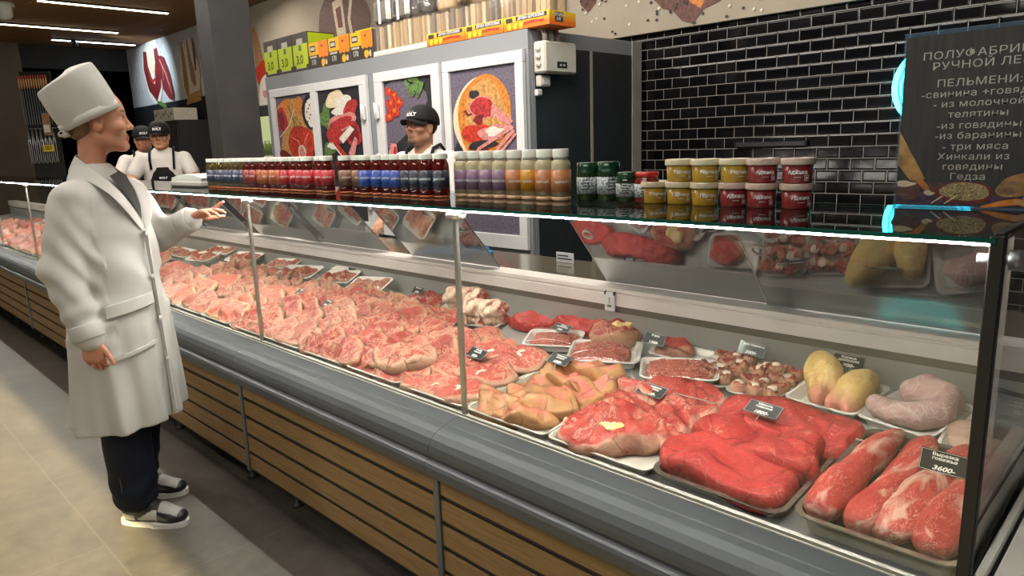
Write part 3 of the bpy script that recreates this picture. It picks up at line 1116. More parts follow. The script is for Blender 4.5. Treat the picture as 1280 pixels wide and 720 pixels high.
def long_cut(name, L, r0, seed, mat, flat=0.8, nl=34, ns=20):
    """tenderloin: a long tapering muscle along y, resting on z=0"""
    r = random.Random(seed)
    V, rim, F = [], [], []
    ph = [r.uniform(0, 6.28) for _ in range(4)]
    for a in range(nl + 1):
        u = a / nl
        rad = r0 * (max(0.0, math.sin(math.pi * min(1, max(0, 0.02 + 0.96 * u)))) ** 0.26) * (1.06 - 0.30 * u) * (1 + 0.10 * math.sin(7 * u + ph[0]) + 0.05 * math.sin(15 * u + ph[1]))
        rad = max(rad, 0.002)
        cx = 0.22 * r0 * math.sin(3.2 * u + ph[2])
        for i in range(ns):
            t = 2 * math.pi * i / ns
            k_ = 1 + 0.10 * math.sin(2 * t + ph[3] + 2 * u) + 0.05 * math.sin(3 * t + 5 * u)
            V.append((cx + rad * k_ * math.cos(t), (u - 0.5) * L, rad * flat * k_ * math.sin(t) + r0 * flat * 0.98)); rim.append(u)
    for a in range(nl):
        for i in range(ns):
            j = (i + 1) % ns
            F.append((a * ns + i, a * ns + j, (a + 1) * ns + j, (a + 1) * ns + i)[::-1])
    F.append(tuple(range(ns))); F.append(tuple(reversed(range(nl * ns, nl * ns + ns))))
    P = np.array(V)
    P[:, 2] += vnoise(P * 90, seed, 2) * 0.0016
    P[:, 2] = np.maximum(P[:, 2], 0.0)
    m = MB(); m.add([tuple(p) for p in P], F, 0, True, rim=rim)
    return m.mesh(name, mat)


def rr_loop(w, d, rad, n=6):
    pts = []
    for cx, cy, a0 in ((w / 2 - rad, d / 2 - rad, 0), (-w / 2 + rad, d / 2 - rad, 90), (-w / 2 + rad, -d / 2 + rad, 180), (w / 2 - rad, -d / 2 + rad, 270)):
        for i in range(n + 1):
            a = math.radians(a0 + 90 * i / n)
            pts.append((cx + rad * math.cos(a), cy + rad * math.sin(a)))
    return pts


def tray_mesh(name, w, d, h, mat, lip=0.008, slope=0.012, th=0.003, rad=0.022):
    loops = [(w - 2 * slope - 2 * lip, d - 2 * slope - 2 * lip, 0.0, rad * .7), (w - 2 * lip, d - 2 * lip, h - .004, rad), (w, d, h - 0.003, rad + lip * .5), (w, d, h, rad + lip * .5),
             (w - 2 * lip + .002, d - 2 * lip + .002, h, rad), (w - 2 * lip - 2 * th, d - 2 * lip - 2 * th, h - .006, rad * .95), (w - 2 * slope - 2 * lip - 2 * th, d - 2 * slope - 2 * lip - 2 * th, th, rad * .7)]
    V, F = [], []
    n = None
    for a, b, z, r_ in loops:
        lp = rr_loop(a, b, min(r_, a / 2.2, b / 2.2))
        n = len(lp)
        V += [(x_, y_, z) for x_, y_ in lp]
    for a in range(len(loops) - 1):
        for i in range(n):
            j = (i + 1) % n
            F.append((a * n + i, a * n + j, (a + 1) * n + j, (a + 1) * n + i))
    F.append(tuple(reversed(range(n)))); F.append(tuple(range((len(loops) - 1) * n, len(loops) * n)))
    m = MB(); m.add(V, F, 0, False)
    return m.mesh(name, mat)


def film_mesh(name, w, d, z0, dome, seed):
    m = MB(); nx, ny = 22, 18
    V, F = [], []
    for j in range(ny + 1):
        for i in range(nx + 1):
            u, v = i / nx * 2 - 1, j / ny * 2 - 1
            e = (1 - abs(u) ** 3.5) * (1 - abs(v) ** 3.5)
            V.append((u * w / 2, v * d / 2, z0 + dome * e ** 0.6))
    P = np.array(V)
    nz = vnoise(P * np.array([110, 70, 0]), seed, 3) * 0.0011 + vnoise(P * np.array([30, 45, 0]), seed + 3, 2) * 0.0012
    P[:, 2] += nz
    for j in range(ny):
        for i in range(nx):
            a = j * (nx + 1) + i
            F.append((a, a + 1, a + nx + 2, a + nx + 1))
    m.add([tuple(p) for p in P], F, 0, True)
    return m.mesh(name, FILM)


TILT = math.atan(0.1)


def on_deck(x, y, dz=0.0):
    return (x, y, deck_z(y) + dz)


def tray(kind, x, y, w, d, rz=0.0, label='', group=None, film=None, h=None, lift=0.0, tilt=TILT):
    if kind == 'foam':
        h = h or 0.028
        t = thing('foam_tray', label, 'tray', on_deck(x, y, 0.001 + lift), (tilt, 0, rz), group)
        link('tray_shell', tray_mesh('foam_tray_shell', w, d, h, FOAM), t)
    elif kind == 'pan':
        h = h or 0.05
        t = thing('steel_tray', label, 'tray', on_deck(x, y, 0.001 + lift), (tilt, 0, rz), group)
        link('tray_shell', tray_mesh('steel_tray_shell', w, d, h, PANST, 0.012, 0.01, 0.0016, 0.03), t)
    else:
        h = h or 0.022
        t = thing('plastic_tray', label, 'tray', on_deck(x, y, 0.001 + lift), (tilt, 0, rz), group)
        link('tray_shell', tray_mesh('plastic_tray_shell', w, d, h, CLEARP, 0.008, 0.006, 0.0016, 0.02), t)
    if film is not None:
        link('cling_film', film_mesh('cling_film', w - 0.004, d - 0.004, h + 0.0012, film, RNG.randint(0, 999)), t)
    return t


def piece(name, me, x, y, dz, rz, label, cat='meat', group=None, rx=None, ry=0.0, s=1.0):
    o = link(name, me, None, on_deck(x, y, dz), (TILT if rx is None else rx, ry, rz), (s, s, s) if not isinstance(s, tuple) else s)
    return tag(o, label, cat, group)


_TAGCARD = None


def price_tag(x, y, dz, lines, price, label, rz=0.0, tilt=48, w=0.088, h=0.041):
    """black price card leaning on the meat; faces the customer side"""
    t = thing('price_tag', label, 'price tag', on_deck(x, y, dz), (math.radians(tilt), 0, rz), 'black price tags in the case')
    m = MB(); m.box(-w / 2, w / 2, 0, h, -0.0008, 0.0008, 0.0004); m.obj('card', TAGB, t)
    m = MB()
    for a, b, c_, d_ in ((-w / 2 + .001, w / 2 - .001, h - .0022, h - .0016), (-w / 2 + .001, w / 2 - .001, .0012, .0018), (-w / 2 + .001, -w / 2 + .0016, .0018, h - .0022), (w / 2 - .0016, w / 2 - .001, .0018, h - .0022)):
        m.box(a, b, c_, d_, 0.0008, 0.0010)
    m.obj('border_line', TAGW, t)
    n = len(lines)
    for i, ln in enumerate(lines):
        link('print', text_mesh('tag_print', ln, 0.0088 if n > 1 else 0.0095, TAGW, 0.0001, 1.25, bold=0.0002), t, (0, h - 0.0085 - i * 0.0078, 0.0009))
    link('price_print', text_mesh('tag_price', price, 0.0125, TAGW, 0.0001, 1.35, bold=0.0004, shear=0.25), t, (0, 0.0085, 0.0009))
    m = MB(); m.tube([(0, 0.004, -0.001), (0, -0.02, -0.001)], 0.0012, 6); m.obj('pin', CLEARPIN, t)
    return t


# ---- mince mound made of strands
def mince_mesh(name, w, d, h, seed, n=420):
    r = random.Random(seed)
    m = MB()
    V, F, ns, nr_ = [], [], 28, 6
    for a in range(nr_ + 1):
        q = max(0.001, a / nr_)
        for i in range(ns):
            t = 2 * math.pi * i / ns
            k_ = 1 / ((abs(math.cos(t)) ** 4 + abs(math.sin(t)) ** 4) ** .25)
            V.append((w / 2 * q * k_ * math.cos(t), d / 2 * q * k_ * math.sin(t), h * 0.8 * (1 - q ** 2.5)))
    for a in range(nr_):
        for i in range(ns):
            j = (i + 1) % ns
            F.append((a * ns + i, (a + 1) * ns + i, (a + 1) * ns + j, a * ns + j))
    F.append(tuple(reversed(range(ns * nr_, ns * nr_ + ns))))
    F.append(tuple(range(ns)))
    m.add(V, F, 0, True, rim=[0.0] * len(V))
    for _ in range(n):
        u, v = r.uniform(-.92, .92), r.uniform(-.92, .92)
        z = h * 0.8 * (1 - max(abs(u), abs(v)) ** 2.5) + r.uniform(-.001, .003)
        a = r.gauss(0.5, 0.9); L = r.uniform(0.010, 0.026); c_ = r.uniform(-1.2, 1.2)
        pts = []
        for s in range(5):
            q = s / 4 - .5
            aa = a + c_ * q
            pts.append((u * w / 2 + L * q * math.cos(aa), v * d / 2 + L * q * math.sin(aa), z + 0.003 * math.cos(q * 3) - 0.001))
        n0 = len(m.v)
        m.tube(pts, [0.0012, 0.0021, 0.0023, 0.0021, 0.0012], 5)
        m.at['rim'].update({i: 0.0 for i in range(n0, len(m.v))})
    return m.mesh(name, MINCE)


# ------------------------------------------------------------------ FRONT ROW
# 1: steel pan of tenderloins beside the end glass
tray('pan', -0.372, 1.468, 0.292, 0.425, 0, 'steel tray of long beef tenderloins beside the black end post', h=0.045)
tl = [long_cut('tenderloin', 0.392, 0.046, s, TENDER, 0.78) for s in (3, 8, 15, 21)]
for i, (x, rz, lb) in enumerate([(-0.466, -0.10, 'leftmost tenderloin, dark red with a pale silver patch near its far end'), (-0.399, -0.07, 'second tenderloin from the left in the steel tray'),
                                 (-0.334, -0.05, 'third tenderloin, wide pale sinew along its middle'), (-0.272, -0.03, 'tenderloin lying against the end glass by the price card 3600')]):
    piece('beef_tenderloin', tl[i], x + 0.004, 1.474, 0.014, rz, lb, group='beef tenderloins in the steel tray', s=(1.0, 1.0, 1.0 - 0.04 * (i % 2)))
price_tag(-0.318, 1.490, 0.078, ['Вырезка', 'говяжья'], '3600-', 'black price tag reading 3600 on the tenderloins', tilt=72, w=0.086, h=0.043)
# 2: bright red beef
tray('pan', -0.688, 1.468, 0.312, 0.425, 0, 'steel tray under bright red beef slabs, second from the end post', h=0.03)
for nm, w, d, h, sd, x, y, rz, lb in [('beef_slab', .315, .185, .052, 11, -.705, 1.362, -.10, 'bright red beef slab at the front of its tray with a white glint along the edge'),
                                      ('beef_slab', .30, .165, .066, 12, -.690, 1.485, -.05, 'bright red beef slab in the middle carrying the price tag 1800'),
                                      ('beef_slab', .32, .19, .060, 14, -.672, 1.605, -.10, 'bright red beef slab at the back of the tray with a pale fat patch')]:
    piece(nm, slab('beef_slab', w, d, h, sd, BEEF, 0.15, 2.8, 20, 84, 0.26, 0.82), x, y, 0.006, rz, lb, group='bright red beef slabs')
price_tag(-0.715, 1.53, 0.082, ['Мякоть', 'говяжья'], '1800-', 'black price tag reading 1800 on the bright red beef', rz=-0.12, tilt=30)
# 3: darker beef with sinew and fat knob
tray('plastic', -1.002, 1.468, 0.312, 0.425, 0, 'shallow tray under sinewy dark beef, third from the end post')
for w, d, h, sd, x, y, rz, lb in [(.27, .19, .056, 31, -1.03, 1.360, .1, 'rounded sinewy beef piece with a yellow fat knob at the tray front'), (.15, .13, .055, 32, -.925, 1.42, -.4, 'small folded beef piece beside the fat knob piece'),
                                  (.31, .16, .058, 33, -1.00, 1.495, -.08, 'long sinewy beef piece lying under price tag 1300'), (.31, .17, .050, 35, -1.0, 1.61, .05, 'flat sinewy beef piece at the back of the third tray')]:
    o = piece('beef_piece', slab('beef_piece', w, d, h, sd, BEEFD, 0.2, 2.4, 18, 76, 0.6, 0.8), x, y, 0.004, rz, lb, group='sinewy beef pieces')
    if sd == 31:
        f = slab('fat_knob', .062, .034, .016, 5, FATM, 0.25)
        link('fat_knob', f, o, (0.035, -0.035, 0.055), (0.25, 0.05, 0.2))
price_tag(-1.02, 1.515, 0.065, ['Говядина', 'лопатка'], '1300-', 'black price tag reading 1300 on sinewy beef', rz=-0.12, tilt=32)
# 4: pork cuts with tan skin
tray('plastic', -1.318, 1.468, 0.312, 0.425, 0, 'shallow tray under tan skinned pork cuts, fourth from the end post')
for w, d, h, sd, x, y, rz, lb in [(.24, .11, .05, 41, -1.345, 1.325, .08, 'tan skinned pork cut at the very front with a red end face'), (.26, .10, .05, 42, -1.315, 1.405, .02, 'tan skinned pork cut second from the front'),
                                  (.26, .11, .055, 43, -1.30, 1.485, -.06, 'wavy tan pork cut under the price tag 1000'), (.26, .11, .05, 44, -1.30, 1.57, -.1, 'tan pork cut third row of its tray'), (.24, .09, .045, 45, -1.32, 1.64, -.02, 'rearmost tan pork cut of the fourth tray')]:
    piece('pork_cut', slab('pork_cut', w * 1.12, d * 1.25, h * .85, sd, PORKSK, 0.22, 2.4, 18, 70, 0.8, .75), x, y, 0.004, rz, lb, group='tan skinned pork cuts', rx=TILT + 0.12)
price_tag(-1.39, 1.565, 0.062, ['Свинина', 'окорок'], '1000-', 'black price tag reading 1000 on the tan pork cuts', rz=-0.14, tilt=34)
# 5: round steaks with bones
tray('plastic', -1.634, 1.468, 0.312, 0.425, 0, 'shallow tray under bone-in steaks, fifth from the end post, behind the glass post')


def bone_steak(name, w, d, h, sd, mat=STEAKB, bx=0.02, by=0.0, br=0.019):
    me = slab(name, w, d, h, sd, mat, 0.14, 2.2, 12, 56, 0.3)
    return me


bs = [slab('bone_steak', .20, .15, .03, s, STEAKB, 0.16, 2.2, 12, 56, 0.3) for s in (51, 52, 53)]
m = MB(); m.lathe([(0.007, 0.0), (0.007, 0.004), (0.011, 0.0065), (0.019, 0.005), (0.021, 0.0), (0.007, 0.0)], 20); BONEM = m.mesh('marrow_bone', BONE)
for i, (x, y, dz, rz, lb) in enumerate([(-1.70, 1.33, .006, .2, 'bone-in steak at the left front of the fifth tray'), (-1.575, 1.335, .008, -.5, 'bone-in steak at the right front, ring bone showing'), (-1.70, 1.44, .022, .5, 'bone-in steak lying under the small price tag'),
                                        (-1.575, 1.45, .026, .1, 'bone-in steak with a white ring bone at its right'), (-1.69, 1.565, .03, -.2, 'bone-in steak at the left back of the fifth tray'), (-1.56, 1.58, .03, .8, 'bone-in steak at the right back of the fifth tray')]):
    o = piece('bone_steak', bs[i % 3], x, y, dz, rz, lb, group='bone-in steaks of the fifth tray', rx=TILT + 0.1)
    link('marrow_bone', BONEM, o, (0.04 - 0.03 * (i % 2), -0.035 + .02 * (i % 3), 0.026), (0.1, 0.05, 0))
price_tag(-1.65, 1.455, 0.07, ['Стейк', 'свиной'], '950-', 'black price tag on the bone-in steaks just right of the middle glass post', rz=-0.12, tilt=34)

# 6..: further front trays with overlapping slices
slices = {}
for nm, mt, w, d, h, sd0 in (('pink', PINK, .17, .115, .020, 60), ('rosy', PINKR, .18, .12, .022, 70), ('pork', PORK, .17, .12, .022, 80), ('rib', RIBM, .13, .10, .03, 90), ('dark', DARKM, .085, .06, .028, 100)):
    slices[nm] = [slab(nm + '_slice', w, d, h, sd0 + j, mt, 0.34, 2.3, 11, 48, 0.75) for j in range(4)]


def shingle(x, y, w, d, kind, rows, cols, label, cat='meat', group=None, lean=0.38, dz=0.006, jitter=0.2, name='meat_slice', dir_=0, sc=1.0):
    n = 0
    for i in range(rows):
        for j in range(cols):
            px = x - w / 2 + w * (j + .5) / cols + RNG.uniform(-.012, .012)
            py = y - d / 2 + d * (i + .5) / rows + RNG.uniform(-.01, .01)
            me = slices[kind][RNG.randint(0, 3)]
            rz = RNG.uniform(-jitter, jitter) + (math.pi / 2 if dir_ else 0)
            rx, ry = (TILT + lean + RNG.uniform(-.1, .1), RNG.uniform(-.1, .1)) if not dir_ else (TILT + RNG.uniform(-.1, .1), -lean + RNG.uniform(-.1, .1))
            o = piece(name, me, px, py, dz + 0.02 * lean / .38 * 0.9 + RNG.uniform(0, .006), rz, label, cat, group, rx, ry, RNG.uniform(1.05, 1.3) * sc)
            n += 1


front = [('rosy', 3, 3, 'sixth', 'pale pink slices with curled fat'), ('rosy', 4, 2, 'seventh', 'red pork chops'), ('pink', 4, 2, 'eighth', 'pale neck chops'), ('rosy', 4, 2, 'ninth', 'thin red slices'),
         ('pork', 4, 2, 'tenth', 'pink loin slices'), ('pink', 3, 2, 'eleventh', 'pale folded cuts'), ('pork', 3, 2, 'twelfth', 'pinkish grey cuts'), ('pink', 3, 2, 'thirteenth', 'pale cuts'), ('rosy', 3, 2, 'fourteenth', 'reddish cuts')]
for i, (kd, r_, c_, nth, what) in enumerate(front):
    x = -1.95 - 0.315 * i
    tray('plastic', x, 1.468, 0.308, 0.425, 0, 'shallow front tray of %s, %s from the end post' % (what, nth))
    shingle(x, 1.465, 0.27, 0.36, kd, r_, c_, 'overlapping meat slice in the %s front tray' % nth, group='slices of the %s front tray' % nth, lean=0.42, name='meat_slice')
# one big rolled-looking roast in the sixth tray's front right, as the photo shows a swirled fatty cut
piece('swirled_roast', slab('swirled_roast', .25, .17, .05, 222, PINK, .12, 2.2, 14, 60, .5), -1.90, 1.375, 0.03, 0.1, 'large swirled pink roast with pale fat bands left of the middle glass post', rx=TILT + .1)
for x, y, dz, nth, ln, pr in [(-1.90, 1.60, .07, 'just left of the middle glass post', ['Рагу'], '480-'), (-2.33, 1.42, .06, 'on red pork chops', ['Корейка'], '650-'), (-2.74, 1.56, .06, 'on the thin pink slices, centre of the second bay', ['Карбонад'], '900-'),
                              (-3.05, 1.60, .06, 'on pink slices near the left glass post', ['Шея'], '980-'), (-3.95, 1.50, .06, 'beside the white coat, on pale cuts', ['Грудинка'], '520-'), (-4.25, 1.62, .06, 'small one farthest back next to the coat', ['Рёбра'], '560-')]:
    price_tag(x, y, dz, ln, pr, 'black price tag ' + nth, rz=RNG.uniform(-.2, .05), tilt=35, w=.078, h=.04)

# ------------------------------------------------------------------ BACK ROW
# chicken breasts at the end glass
tray('foam', -0.312, 1.80, 0.15, 0.20, 0.05, 'white foam tray of pale chicken fillets against the end glass', film=0.02)
cf = slab('chicken_fillet', .075, .15, .032, 301, CHICK, .12, 2.1, 12, 40, .3)
piece('chicken_fillet', cf, -0.345, 1.80, .006, 0.1, 'pale chicken fillet, left of two in the tray at the end glass', group='chicken fillets')
piece('chicken_fillet', cf, -0.277, 1.80, .006, -0.1, 'pale chicken fillet touching the end glass, right of two', group='chicken fillets')
price_tag(-0.262, 1.88, 0.05, ['Филе', 'куриное'], '700-', 'black price tag on the chicken fillets at the end glass', tilt=60)
# tongue
tray('foam', -0.462, 1.848, 0.185, 0.225, -0.22, 'white foam tray holding a pale curled tongue', film=None)
F_ = Field((-.11, -.11, -.01), (.11, .11, .12), 0.004)
pts = [(-.075, -.045, .028, .026), (-.03, -.058, .030, .029), (.025, -.05, .034, .033), (.056, -.01, .04, .037), (.045, .04, .048, .042), (.0, .055, .052, .042), (-.03, .045, .048, .030)]
for a, b in zip(pts, pts[1:]):
    F_.cap(a[:3], b[:3], a[3], b[3], 0.006)
V, Q = F_.skin(1); V[:, 2] = np.maximum(V[:, 2], 0.002)
V[:, 2] += 0.002 * vnoise(V * 60, 4, 2) * (V[:, 2] > .01)
o = link('beef_tongue', np_mesh('beef_tongue', V, Q, OFFAL, vals={'rim': np.zeros(len(V))}), None, on_deck(-0.462, 1.85, .008), (TILT, 0, -.15))
tag(o, 'pale curled tongue with a purple spot in a white tray', 'meat')
# hens
tray('foam', -0.655, 1.862, 0.195, 0.215, -0.10, 'white foam tray of two yellow hen pieces with tag 900', film=None)
for i, (sd, x, y, rz, sc, lb) in enumerate([(1, -0.698, 1.875, 0.5, 1.12, 'larger pale yellow hen piece, left of two in its tray'), (2, -0.606, 1.845, -0.15, 0.95, 'smaller bright yellow hen piece, right of two in its tray')]):
    F_ = Field((-.08, -.12, -.02), (.08, .12, .12), 0.004)
    F_.ell((0, 0.01, .042), (.046, .075, .042), .012).ell((-.02, -.055, .03), (.024, .04, .026), .014).ell((.024, -.052, .03), (.022, .038, .026), .014).ell((0, .07, .035), (.03, .04, .03), .02)
    V, Q = F_.skin(2); V[:, 2] = np.maximum(V[:, 2], 0.002)
    o = link('hen_piece', np_mesh('hen_piece', V, Q, HEN, vals={'rim': np.clip((-V[:, 1] + .01) / .1, 0, 1)}), None, on_deck(x, y, .006), (TILT + .1, 0, rz), (sc, sc, sc * 1.15))
    tag(o, lb, 'meat', 'yellow hen pieces')
price_tag(-0.648, 1.905, 0.078, ['Курица', 'домашняя'], '900-', 'black price tag reading 900 on the yellow hens', rz=-0.02, tilt=80, w=.082, h=.038)
# two packs of cut beef with pale marrow rounds
chunk = [slab('beef_chunk', .05, .045, .03, 400 + j, PINKR, .22, 2.1, 8, 30, .4) for j in range(3)]
m = MB(); m.lathe([(0, .012), (0.008, .012), (0.013, .009), (0.0145, 0.0), (0, 0)], 16); RND = m.mesh('marrow_round', BONE)
for k_, (cx, cy, rz, lb) in enumerate([(-0.985, 1.862, -.1, 'left clear wrapped pack of cut beef with pale marrow rounds'), (-0.838, 1.842, -.12, 'right clear wrapped pack of cut beef with pale marrow rounds')]):
    tray('foam', cx, cy, 0.15, 0.215, rz, lb, film=0.03, h=.02)
    for i in range(4):
        for j in range(3):
            x, y = cx - .045 + j * .045 + RNG.uniform(-.008, .008), cy - .075 + i * .05 + RNG.uniform(-.006, .006)
            dz = .008 + RNG.uniform(0, .012)
            o = piece('beef_chunk', chunk[RNG.randint(0, 2)], x, y, dz, RNG.uniform(0, 6), 'red beef chunk in the %s clear pack of marrow beef' % ('left', 'right')[k_], group='chunks of the %s marrow pack' % ('left', 'right')[k_])
            if (i + j) % 2 == 0 or RNG.random() < .25:
                link('marrow_round', RND, o, (RNG.uniform(-.006, .006), RNG.uniform(-.006, .006), .024), (RNG.uniform(-.2, .2), RNG.uniform(-.2, .2), 0))
price_tag(-0.925, 1.905, 0.062, ['Рагу говяжье'], '2000-', 'black price tag reading 2000 over the marrow beef packs', rz=-0.16, tilt=62, w=.092, h=.04)
# mince tray in front
tray('foam', -1.068, 1.748, 0.225, 0.158, 0.56, 'large white foam tray of minced meat nearest the bright beef', film=0.026, h=.03, lift=.02)
o = link('ground_meat', mince_mesh('ground_meat', .19, .125, .045, 7), None, on_deck(-1.068, 1.748, .030), (TILT, 0, .56)); tag(o, 'pink minced meat in the nearest white foam tray', 'minced meat', kind='stuff')
price_tag(-1.225, 1.845, 0.06, ['Фарш'], '1300-', 'black price tag reading 1300 between the two minced meat trays', rz=-.12, tilt=58, w=.086, h=.04)
# meat pack with fat against the well back
tray('foam', -1.165, 1.925, 0.20, 0.12, -0.05, 'white foam tray half empty behind the minced meat, at the well back', h=.02)
piece('beef_pack_piece', slab('beef_pack_piece', .12, .09, .045, 77, BEEFD, .16, 2.3, 12, 44, .4), -1.195, 1.93, .006, .2, 'small wrapped beef piece with yellow fat behind the minced meat')
# mince tray with fat piece
tray('foam', -1.36, 1.775, 0.235, 0.185, 0.52, 'white foam tray of minced meat with a large lump at its back', film=0.03, h=.03, lift=.01)
o = link('ground_meat', mince_mesh('ground_meat', .195, .14, .05, 9), None, on_deck(-1.37, 1.765, .020), (TILT, 0, .52)); tag(o, 'pink minced meat in the middle white foam tray', 'minced meat', kind='stuff')
o = piece('meat_lump', slab('meat_lump', .17, .12, .068, 78, PINKR, .15, 2.2, 12, 50, .3), -1.40, 1.875, .02, .4, 'rounded pink meat lump with a yellow fat cap behind the middle minced tray')
link('fat_cap', slab('fat_cap', .075, .05, .022, 6, FATM, .25), o, (0.03, 0.0, 0.058), (0.1, .15, 0))
# small mince tray
tray('foam', -1.59, 1.785, 0.20, 0.155, 0.5, 'small white foam tray of minced meat with a black tag on top', film=0.016, h=.03, lift=.012)
o = link('ground_meat', mince_mesh('ground_meat', .165, .12, .034, 12), None, on_deck(-1.59, 1.785, .022), (TILT, 0, .5)); tag(o, 'pink minced meat in the small foam tray, farthest left of three', 'minced meat', kind='stuff')
price_tag(-1.585, 1.80, 0.062, ['Фарш', 'домашний'], '700-', 'black price tag lying on the small minced meat tray', rz=-.15, tilt=22, w=.086, h=.04)
# flat red pieces behind it
for x, y, rz, sd, lb in [(-1.80, 1.90, .1, 81, 'flat deep red beef piece behind the small minced tray, left'), (-1.63, 1.94, -.1, 82, 'flat deep red beef piece at the well back, middle'), (-1.47, 1.955, .05, 83, 'flat deep red beef piece at the well back, right')]:
    piece('flat_beef', slab('flat_beef', .2, .10, .05, sd, BEEF, .18, 2.2, 12, 50, .4), x, y, .003, rz, lb, group='flat red beef pieces at the back')
for x, y, rz, sd, lb in [(-1.86, 1.70, .3, 85, 'fatty red pork piece with yellow fat right of the middle glass post'), (-1.74, 1.66, -.2, 86, 'folded red pork piece in front of the small minced tray')]:
    piece('pork_piece', slab('pork_piece', .17, .10, .045, sd, PORK, .2, 2.2, 12, 50, .4), x, y, .004, rz, lb)
# rib packs
for k_, (cx, cy, rz, lb) in enumerate([(-2.02, 1.845, .38, 'white foam tray of stacked pork ribs, right of two rib trays'), (-2.235, 1.935, .40, 'white foam tray of stacked pork ribs, left of two, seen past the glass post')]):
    tray('foam', cx, cy, 0.19, 0.14, rz, lb, h=.022)
    for i in range(6):
        q = -.066 + i * .0265
        piece('rib_slab', slices['rib'][i % 4], cx + q * math.cos(rz), cy + q * math.sin(rz), .052, rz, 'upright rib slice in the %s rib tray' % ('right', 'left')[k_], group='ribs of the %s rib tray' % ('right', 'left')[k_], rx=math.pi / 2 * 0.0 + TILT, ry=math.radians(78), s=(0.72, 1.05, 0.95))
# dark trimmings
for i in range(9):
    piece('dark_trimming', slices['dark'][i % 4], -2.50 + .07 * (i % 3) - .02 * (i // 3), 1.86 + .045 * (i // 3), .004 + .008 * (i % 2), RNG.uniform(0, 6), 'small dark red trimming at the well back left of the middle glass post', group='dark trimmings')
price_tag(-2.52, 1.90, .05, ['Печень'], '350-', 'black price tag on the dark trimmings at the well back', tilt=50, w=.074, h=.037)
# middle row between front trays and packs
for i, (x, y, kd, nm) in enumerate([(-2.15, 1.68, 'rosy', 'right'), (-2.45, 1.70, 'pink', 'second'), (-2.75, 1.71, 'rosy', 'third'), (-3.05, 1.70, 'pink', 'fourth')]):
    shingle(x, y, .26, .12, kd, 2, 3, 'meat slice in the %s heap of the middle row, second bay' % nm, group='middle row heap %s' % nm, lean=.45, name='meat_slice', jitter=.5)
# foam packs at the back, second bay
packs = [(-2.86, 1.885, .205, .145, .42, 'pink', 'white foam tray of thin pale meat at the well back, nearest the middle glass post'), (-3.16, 1.90, .20, .15, .42, 'rosy', 'white foam tray of red pork with a tag behind it, second bay'),
         (-3.27, 1.965, .13, .09, .1, None, 'empty pale foam tray tilted behind the red pork tray'), (-3.50, 1.86, .25, .16, .40, 'rosy', 'long white foam tray of red pork right of the left glass post'),
         (-3.80, 1.93, .20, .13, .35, 'pink', 'white foam tray crossed by the left glass post'), (-4.28, 1.92, .24, .14, .3, 'rosy', 'long white foam tray of red meat left of the left glass post'),
         (-4.70, 1.95, .26, .12, .2, 'pink', 'clear wrapped long tray farthest left beside the white coat'), (-4.62, 1.80, .22, .14, .25, 'rosy', 'white foam tray of orange red meat beside the coat')]
for i, (x, y, w, d, rz, kd, lb) in enumerate(packs):
    tray('foam', x, y, w, d, rz, lb, film=0.012 if kd and i < 4 else None, h=.026, lift=.038, tilt=TILT + (0.35 if kd is None else 0.16))
    if kd:
        for j in range(3):
            q = (-.055 + .055 * j) * w / .2
            piece('meat_slice', slices[kd][j], x + q * math.cos(rz), y + q * math.sin(rz), .052, rz + 1.2, 'meat slice in back row foam pack number %s of the second and third bays' % ('one', 'two', '', 'three', 'four', 'five', 'six', 'seven')[i], group='slices in back pack %d' % i, rx=TILT + .14, ry=-.1, s=(.62, .62, .8))
price_tag(-3.19, 1.985, .055, ['Котлеты'], '900-', 'black price tag between the pale tray and the red pork tray at the back', tilt=55, w=.074, h=.037)
for i, (x, y, kd, nm) in enumerate([(-3.40, 1.70, 'pink', 'right'), (-3.75, 1.72, 'rosy', 'middle'), (-4.15, 1.74, 'pink', 'left')]):
    shingle(x, y, .28, .13, kd, 2, 2, 'meat slice in the %s middle heap beside the left glass post' % nm, group='third bay heap %s' % nm, lean=.4, name='meat_slice', jitter=.6)
# bays left of the customer
for i in range(8):
    x = -5.2 - .62 * i
    tray('plastic', x, 1.50, .58, .48, 0, 'wide shallow meat tray left of the customer, number %s counting away from her' % ('one', 'two', 'three', 'four', 'five', 'six', 'seven', 'eight')[i])
    shingle(x, 1.49, .5, .40, ('rosy', 'pink', 'pork')[i % 3], 3, 3, 'meat slice in wide tray %s left of the customer' % ('one', 'two', 'three', 'four', 'five', 'six', 'seven', 'eight')[i], group='slices left of the customer, tray %d' % (i + 1), lean=.3, jitter=.4, sc=1.2)
    tray('foam', x, 1.87, .5, .17, 0, 'long white foam tray behind wide tray %s left of the customer' % ('one', 'two', 'three', 'four', 'five', 'six', 'seven', 'eight')[i])
    for j in range(3):
        piece('meat_slice', slices[('pink', 'rosy')[i % 2]][j], x - .16 + .16 * j, 1.87, .012, j * .7, 'meat slice in the long foam tray behind wide tray %s' % ('one', 'two', 'three', 'four', 'five', 'six', 'seven', 'eight')[i], group='slices in long foam tray %d' % (i + 1))
# ================================================================== THINGS ON THE GLASS TOP
ZT = 1.2588
CAPW = plain('white_plastic_cap', (0.84, 0.80, 0.74), 0.42, 0, 0.03)
PRINTW = plain('white_label_print', (0.82, 0.82, 0.82), 0.5)
PRINTK = plain('black_label_print', (0.02, 0.02, 0.022), 0.5)


def fluid(name, tint, col, haze=0.5, base=0.06):
    return glassy(name, tint, base, 0.7, 0.02, haze, col)


def lab(name, c, var=0.08):
    return plain(name, c, 0.42, 0, var, 20, 0.2)


